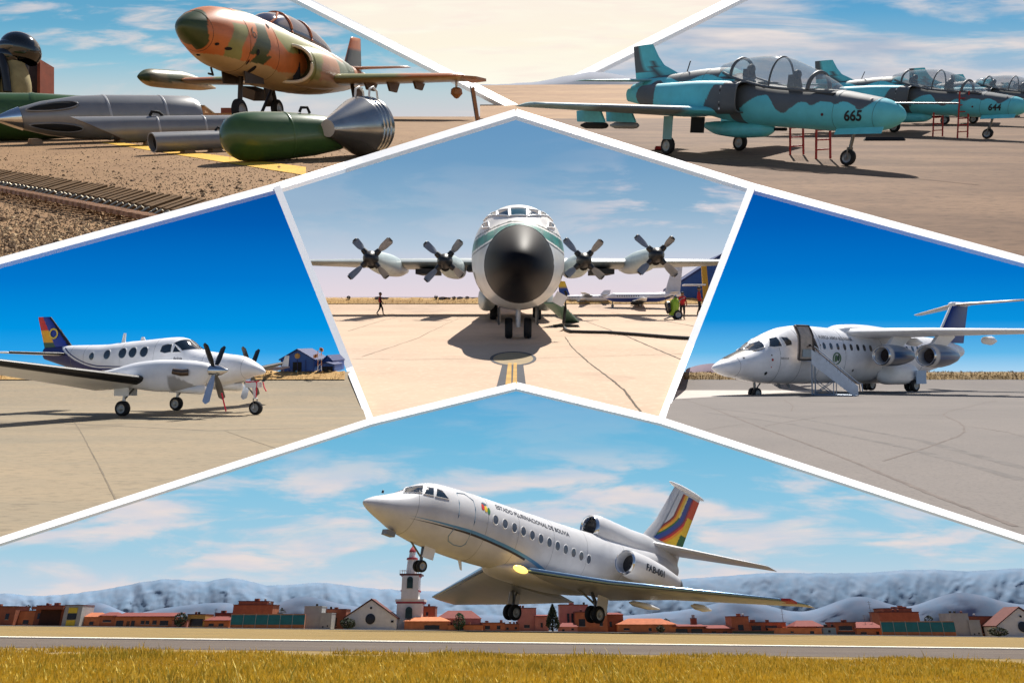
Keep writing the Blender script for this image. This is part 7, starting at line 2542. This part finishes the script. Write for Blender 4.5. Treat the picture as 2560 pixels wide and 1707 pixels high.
# lime fire-extinguisher cart
def cart():
    T = T_MID
    p = T.g(1685, 799)
    k = p.y / FPX
    rt = empty('extinguisher_cart', T.M(p), 'lime green extinguisher cart on two wheels near the right edge of the concrete', 'cart')
    M_LIME = mat('lime_paint', rgb(150, 186, 40), 0.4, 0, 0.15, 3)
    MB().lathe((-.05, 0, .32), (.12, 0, 1), [(0, .30), (.06, .36), (1.1, .36), (1.25, .28), (1.36, .1), (1.46, .1)], 24).build('cylinder', M_LIME, rt, 60)
    MB().lathe((.12, 0, 1.74), (0, 0, 1), [(0, .06), (.1, .1), (.2, .05)], 12).build('valve', M_CHROME, rt, 50)
    MB().lathe((-.55, .05, .95), (1, 0, .1), [(0, .5), (.2, .5), (.22, .2)], 24).build('hose_reel', M_BLACK, rt, 50)
    MB().tube([(-.55, -.2, .5), (-.75, -.2, 1.2), (-.7, -.2, 1.7), (-.2, -.2, 1.85), (.2, -.2, 1.75)], .05, 8).build('hose', M_BLACK, rt, 60)
    for y in (-.35, .35):
        wheel(rt, (.25, y, .36), .36, .16)
        MB().tube([(-.1, y * .8, .3), (-.75, y * .8, .04)], .04, 8).build('frame_tube', M_GREY, rt)
        MB().tube([(.1, y * .8, 1.2), (.55, y * .8, 1.65), (.75, y * .8, 1.66)], .035, 8).build('push_handle', M_GREY, rt, 50)
    MB().rod((.25, -.35, .36), (.25, .35, .36), .05).build('axle', M_STEEL, rt)
    MB().rod((.55, -.28, 1.65), (.55, .28, 1.65), .035).build('push_handle', M_GREY, rt)
cart()

# simple parked aeroplanes far behind the transport, each with body, fin, tailplane, wing and engines
def far_plane(T, p, L, rz, label, body, finc, low=None, hi=False, fin_h=.38, name='parked_plane', windows=0, tail='low', wing_c=None):
    rt = empty(name, T.M(p, rz), label, 'airplane', None)
    r = L * .062
    z0 = r * 2.0
    B = Loft([(0, z0 + r * .5, z0 - r * .5, r * .5, z0, 2), (L * .12, z0 + r, z0 - r * .9, r * .95, z0, 2), (L * .3, z0 + r, z0 - r, r, z0, 2), (L * .65, z0 + r, z0 - r, r, z0, 2), (L * .85, z0 + r, z0 - r * .2, r * .6, z0 + r * .3, 2), (L, z0 + r * .8, z0 + r * .4, r * .15, z0 + r * .6, 2)], nose=(L * .12, .55))
    B.mesh(40, 24).build('fuselage', M_PAINT, rt, 60, lambda x, y, z: (low or body) if z < z0 - .1 * r else body)
    f0, fh = L * .76, L * fin_h * .55
    wing([((f0, 0, z0 + r * .7), L * .2, r * .3, 0), ((f0 + L * .1, 0, z0 + r * .7 + fh), L * .13, r * .2, 0)], vertical=True).build('fin', M_PAINT, rt, 40, finc)
    tz = z0 + r * .7 + (fh if tail == 'T' else r * .3)
    tx = f0 + (L * .1 if tail == 'T' else L * .06)
    wz = z0 + (r if hi else -r * .8)
    for sg in (-1, 1):
        wing([((tx, sg * .02, tz), L * .11, r * .2, 0), ((tx + L * .05, sg * L * .17, tz), L * .06, r * .1, 0)]).build('tailplane', M_WHITE, rt, 40)
        wing([((L * .36, sg * r * .5, wz), L * .17, r * .4, 0), ((L * .44, sg * L * .44, wz + L * .02), L * .07, r * .15, 0)]).build('wing', wing_c or M_WHITE, rt, 40)
        MB().lathe((L * .34, sg * L * .14, wz - r * (.5 if hi else .3)), (1, 0, 0), [(0, r * .3), (.02 * L, r * .38), (L * .1, r * .36), (L * .16, r * .15)], 16).build('engine', M_BLACK if low else M_GREY, rt, 50)
        wheel(rt, (L * .45, sg * r, r * .35), r * .35, r * .25)
        for i in range(windows):
            B.patch(oval(L * (.16 + .03 * i), z0 + .25 * r, L * .008, r * .16, 8), sg, .004).build('cabin_window', M_WIN, rt, 0)
    wheel(rt, (L * .1, 0, r * .3), r * .3, r * .2)
    MB().rod((L * .1, 0, r * .3), (L * .1, 0, z0 - r * .6), r * .12).build('nose_gear_leg', M_STEEL, rt)
    return rt
def mid_far(px, row, D):
    return T_MID.at(px, row, D)
far_plane(T_MID, mid_far(1512, 768, 88), 9.4, radians(-6), 'white and blue airliner with a tall white tail parked far behind the right propellers', rgb(232, 230, 232), lambda x, y, z: rgb(206, 206, 210), rgb(40, 60, 130), False, .62, windows=10)
far_plane(T_MID, mid_far(1530, 762, 91), 7.0, radians(166), 'small white plane with a blue and yellow tail far behind the inner right propeller', rgb(228, 226, 228), lambda x, y, z: rgb(30, 70, 150) if z < 2.2 else rgb(216, 186, 70), None, True, .5, tail='T', windows=5)
far_plane(T_MID, mid_far(1400, 762, 92), 6.5, radians(-8), 'white plane with a dark blue windowed flank right beside the transport fuselage', rgb(232, 230, 230), lambda x, y, z: rgb(220, 216, 220), None, False, .2, windows=8)

# blue hangars
def hangar(T, px0, px1, reave, rpeak, D, base_row, label, depth=6.0, emblem=False, opening=None, name='hangar'):
    xc, w = (px0 + px1) / 2, (px1 - px0) * D / FPX
    p = T.at(xc, base_row, D)
    hz = lambda r: T.at(xc, r, D).z - p.z
    he, hp = hz(reave), hz(rpeak)
    rt = empty(name, T.M(p), label, 'hangar')
    M_HB = mat('hangar_blue', rgb(34, 78, 148), 0.6, 0, 0.15, 1.5)
    M_HD = mat('hangar_roof', rgb(24, 44, 100), 0.6, 0, 0.15, 1.5)
    MB().prism([(-w / 2, 0, 0), (w / 2, 0, 0), (w / 2, 0, he), (0, 0, hp), (-w / 2, 0, he)], (0, depth, 0)).build('wall', M_HB, rt, 0)
    for sg in (-1, 1):
        a, b = Vector((sg * w * .54, -.15, he - (hp - he) * .08)), Vector((0, -.15, hp + .02))
        MB().prism([a, b, b + Vector((0, 0, hp * .05)), a + Vector((0, 0, hp * .05))], (0, depth + .3, 0)).build('roof', M_HD, rt, 0)
    if opening:
        u0, u1, v = opening
        MB().box((w * ((u0 + u1) / 2 - .5), -.01, he * v / 2), (w * (u1 - u0), .04, he * v)).build('door_opening', M_DARK, rt, 0)
    if emblem:
        MB().lathe((0, -.02, (he + hp) / 2 - .05 * hp), (0, -1, 0), [(0, hp * .13), (.03, hp * .13), (.04, hp * .1)], 20).build('emblem', mat('emblem_gold', rgb(176, 130, 60), 0.6, 0, 0.3, 5), rt, 0)
    for i in range(5):
        MB().box((w * (i / 4 - .5) * .98, -.02, he / 2), (w * .012, .05, he)).build('wall_rib', M_HD, rt, 0)
    return rt
hangar(T_MID, 1688, 1920, 716, 640, 94, 750, 'blue hangar with a yellow post at the right edge of the middle apron', 5)
p = mid_far(1768, 720, 90)
rt = empty('hangar_sign', T_MID.M(mid_far(1770, 750, 90)), 'yellow slanting post before the blue hangar', 'post')
k = 90 / FPX
MB().prism([(-10 * k, 0, 0), (4 * k, 0, 0), (-4 * k, 0, 92 * k), (-16 * k, 0, 92 * k)], (0, .4, 0)).build('post', mat('post_yellow', rgb(196, 148, 40), 0.6, 0, 0.15), rt, 0)
MB().prism([(-60 * k, -.2, 36 * k), (-6 * k, -.2, 36 * k), (-6 * k, -.2, 40 * k), (-60 * k, -.2, 40 * k)], (0, 1.2, 0)).build('awning', M_WHITE, rt, 0)
hangar(T_LEFT, 702, 786, 899, 875, 43.2, 928, 'blue gabled hangar with a round gold emblem and dark doorway', 3, True, (.36, .62, .8))
hangar(T_LEFT, 806, 832, 902, 890, 44.2, 927, 'small bright blue hangar cut by the white frame edge', 3, False)
hangar(T_LEFT, 796, 836, 911, 907, 43.2, 928, 'low dark blue shed between the two blue hangars', 2, False, (.2, .9, .7), name='shed')
far_plane(T_LEFT, T_LEFT.at(640, 931, 42), 1.9, radians(8), 'small grey plane with a white tail parked left of the blue hangar', rgb(150, 140, 146), lambda x, y, z: rgb(224, 226, 228), None, True, .62)
# lattice lamp mast by the hangar
rt = empty('lamp_mast', T_LEFT.M(T_LEFT.at(799, 927, 42)), 'orange and white lattice mast between the blue hangars', 'mast')
k = 42 / FPX
for x in (-5, 5):
    for i in range(4):
        MB().rod((x * k, 0, i * 13 * k), (x * k * .8, 0, (i + 1) * 13 * k), .02, 6).build('mast_leg', mat('mast_orange', rgb(206, 134, 84), 0.6) if i % 2 else M_WHITE, rt)
for i in range(5):
    MB().rod((-5 * k, 0, i * 12 * k), (5 * k, 0, (i + .6) * 12 * k), .012, 5).build('lattice_bar', M_WHITE, rt)
for x, z in ((-12, 36), (-8, 38), (3, 54), (6, 52)):
    MB().box((x * k, 0, z * k), (6 * k, .1, 8 * k)).build('lamp_head', mat('mast_orange', rgb(206, 134, 84), 0.6, 0, 0.2), rt, 0)

# dry grass banks at the back of the aprons
def bank(T, name, px0, px1, r_base, r_top, D, m, n=90, thick=.8, rough=1.6, seed=1, label=None, dens=900, bh=6, tone=((176, 142, 84), (148, 116, 66), (196, 164, 104))):
    rng = random.Random(seed)
    vs, fs = [], []
    for j in range(5):
        for i in range(n + 1):
            px = px0 + (px1 - px0) * i / n
            q = (0, .4, .75, 1, .8)[j]
            row = r_base + (r_top - r_base) * q + (rng.uniform(-rough, rough) if 0 < j < 4 else 0)
            vs.append(T.at(px, row, D + thick * j))
    for j in range(4):
        for i in range(n):
            a = j * (n + 1) + i
            fs.append((a, a + 1, a + n + 2, a + n + 1))
    o = MB().add(vs, fs).build(name, m, None, 180)
    o.matrix_world = Matrix.Scale(T.k, 4)
    tag(o, kind='structure')
    # tufts
    vs, fs, cs = [], [], []
    k = D / FPX
    for i in range(dens):
        px = rng.uniform(px0, px1)
        q = rng.random()
        p = T.at(px, r_base + (r_top - r_base) * q, D + thick * 2 * q - .05)
        h = bh * k * rng.uniform(.4, 1.1)
        c = rgb(*rng.choice(tone))
        for b in range(5):
            a = rng.uniform(0, 6.28)
            d = Vector((cos(a), sin(a), 0)) * h * rng.uniform(.2, .9)
            w = Vector((-sin(a), cos(a), 0)) * h * .12
            oo = len(vs)
            vs += [p - w, p + w, p + d + Vector((0, 0, h * rng.uniform(.6, 1)))]
            fs.append((oo, oo + 1, oo + 2))
            cs += [c] * 3
    me = bpy.data.meshes.new('dry_grass')
    me.from_pydata([tuple(v) for v in vs], [], fs)
    ca = me.color_attributes.new('paint', 'FLOAT_COLOR', 'POINT')
    ca.data.foreach_set('color', [x for c in cs for x in (c[0], c[1], c[2], 1.0)])
    me.materials.append(mat('grass_gold', 'paint', 0.85, 0, 0))
    g = bpy.data.objects.new('dry_grass', me)
    col.objects.link(g)
    g.matrix_world = Matrix.Scale(T.k, 4)
    tag(g, label, 'grass', kind='stuff')
M_BANK = ground_mat('bank_earth', rgb(184, 148, 92), rgb(160, 126, 80), rgb(200, 166, 110), .3, 3, .4, (.4, 1, 1))
bank(T_LEFT, 'bank', -500, 862, 948, 927, 41.2, M_BANK, label='dry tan grass bank behind the turboprop', dens=1600, bh=5)
bank(T_MID, 'bank', 806, 1772, 759, 745, 90.2, M_BANK, label='dry tan grass strip behind the transport plane', dens=1500, bh=3)
bank(T_RIGHT, 'bank', 1712, 3000, 948, 930, 72.2, mat('bank_brush', rgb(136, 112, 72), 0.95, 0, 0.4, .6), label='dry brown brush along the horizon behind the airliner', dens=2400, bh=6, tone=((134, 110, 66), (112, 92, 58), (160, 132, 82)), rough=1.2, thick=1.0)
# low purple hill behind the airliner nose and small horizon pieces
ridge_mesh(T_RIGHT, 'hill', [(1700, 932), (1712, 926), (1720, 920), (1790, 908), (1850, 912), (1920, 925), (2000, 934)], 940, 75.5, 77.5, 1714, 2000, 60, 8, mat('hill_purple', rgb(140, 124, 136), 0.95, 0, 0.2, .2), 6, 2)
rng = random.Random(21)
for i, px in enumerate((872, 946, 963, 1090, 1107, 1118, 1135, 1150, 1168)):
    T = T_MID
    p = T.at(px, 748, 92)
    if i in (0, 3, 6):
        tree(T, p, rng.uniform(7, 12) * 92 / FPX, 5 * 92 / FPX, ('tiny dark tree on the horizon left of the walking man', '', '', 'tiny dark tree on the horizon between the left propellers', '', '', 'tiny dark tree on the horizon beside the transport fuselage')[i], 'ball', 160, .07, (44, 54, 52), seed=30 + i)
    else:
        w, h = rng.uniform(8, 22) * 92 / FPX, rng.uniform(3, 7) * 92 / FPX
        rt = empty('far_shed', T.M(p), 'tiny far shed on the horizon, number ' + str(i), 'shed')
        rt['label'] = {1: 'tiny grey shed on the far horizon just left of the walking man', 2: 'tiny grey shed on the far horizon just right of the walking man', 4: 'leftmost tiny grey shed on the horizon between the inner propeller and fuselage', 5: 'second tiny grey shed on the horizon between the inner propeller and fuselage', 7: 'third tiny grey shed on the horizon between the inner propeller and fuselage', 8: 'tiny grey shed on the horizon touching the transport fuselage'}[i]
        rt['group'] = 'tiny sheds on the horizon'
        MB().box((0, .3, h / 2), (w, .6, h)).build('wall', mat('far_grey', rgb(120, 122, 130), 0.9, 0, 0.2), rt, 0)
        MB().prism([(-w * .55, -.05, h), (w * .55, -.05, h), (0, -.05, h * 1.25)], (0, .7, 0)).build('roof', M_GREY, rt, 0)
# loose stones on the gravelled apron
def gravel():
    T = T_CAMO
    rng = random.Random(5)
    vs, fs, cs = [], [], []
    tones = [rgb(176, 144, 104), rgb(150, 118, 82), rgb(198, 168, 126), rgb(112, 86, 58), rgb(132, 104, 74)]
    for i in range(15000):
        row = 330 + 330 * rng.random() ** .8
        px = rng.uniform(-200, min(1180, xr_camo(row) + 10))
        p = T.g(px, row)
        r = rng.uniform(.0025, .007) * (1 + 1.2 * (rng.random() < .06))
        c = rng.choice(tones)
        o = len(vs)
        a0 = rng.uniform(0, 6.28)
        for k in range(5):
            a = a0 + 2 * pi * k / 5
            q = r * rng.uniform(.7, 1.3)
            vs.append(p + Vector((cos(a) * q, sin(a) * q, 0)))
        for k in range(5):
            vs.append(vs[o + k].lerp(p, .45) + Vector((0, 0, r * rng.uniform(.5, .8))))
        for k in range(5):
            j = (k + 1) % 5
            fs.append((o + k, o + j, o + 5 + j, o + 5 + k))
        fs.append(tuple(o + 5 + k for k in range(5)))
        cs += [c] * 10
    me = bpy.data.meshes.new('gravel')
    me.from_pydata([tuple(v) for v in vs], [], fs)
    ca = me.color_attributes.new('paint', 'FLOAT_COLOR', 'POINT')
    ca.data.foreach_set('color', [x for c in cs for x in (c[0], c[1], c[2], 1.0)])
    me.materials.append(mat('grass_gold', 'paint', 0.85, 0, 0))
    g = bpy.data.objects.new('gravel', me)
    col.objects.link(g)
    g.matrix_world = Matrix.Scale(T.k, 4)
    tag(g, 'loose gravel scattered over the upper left apron', 'gravel', kind='stuff')
gravel()
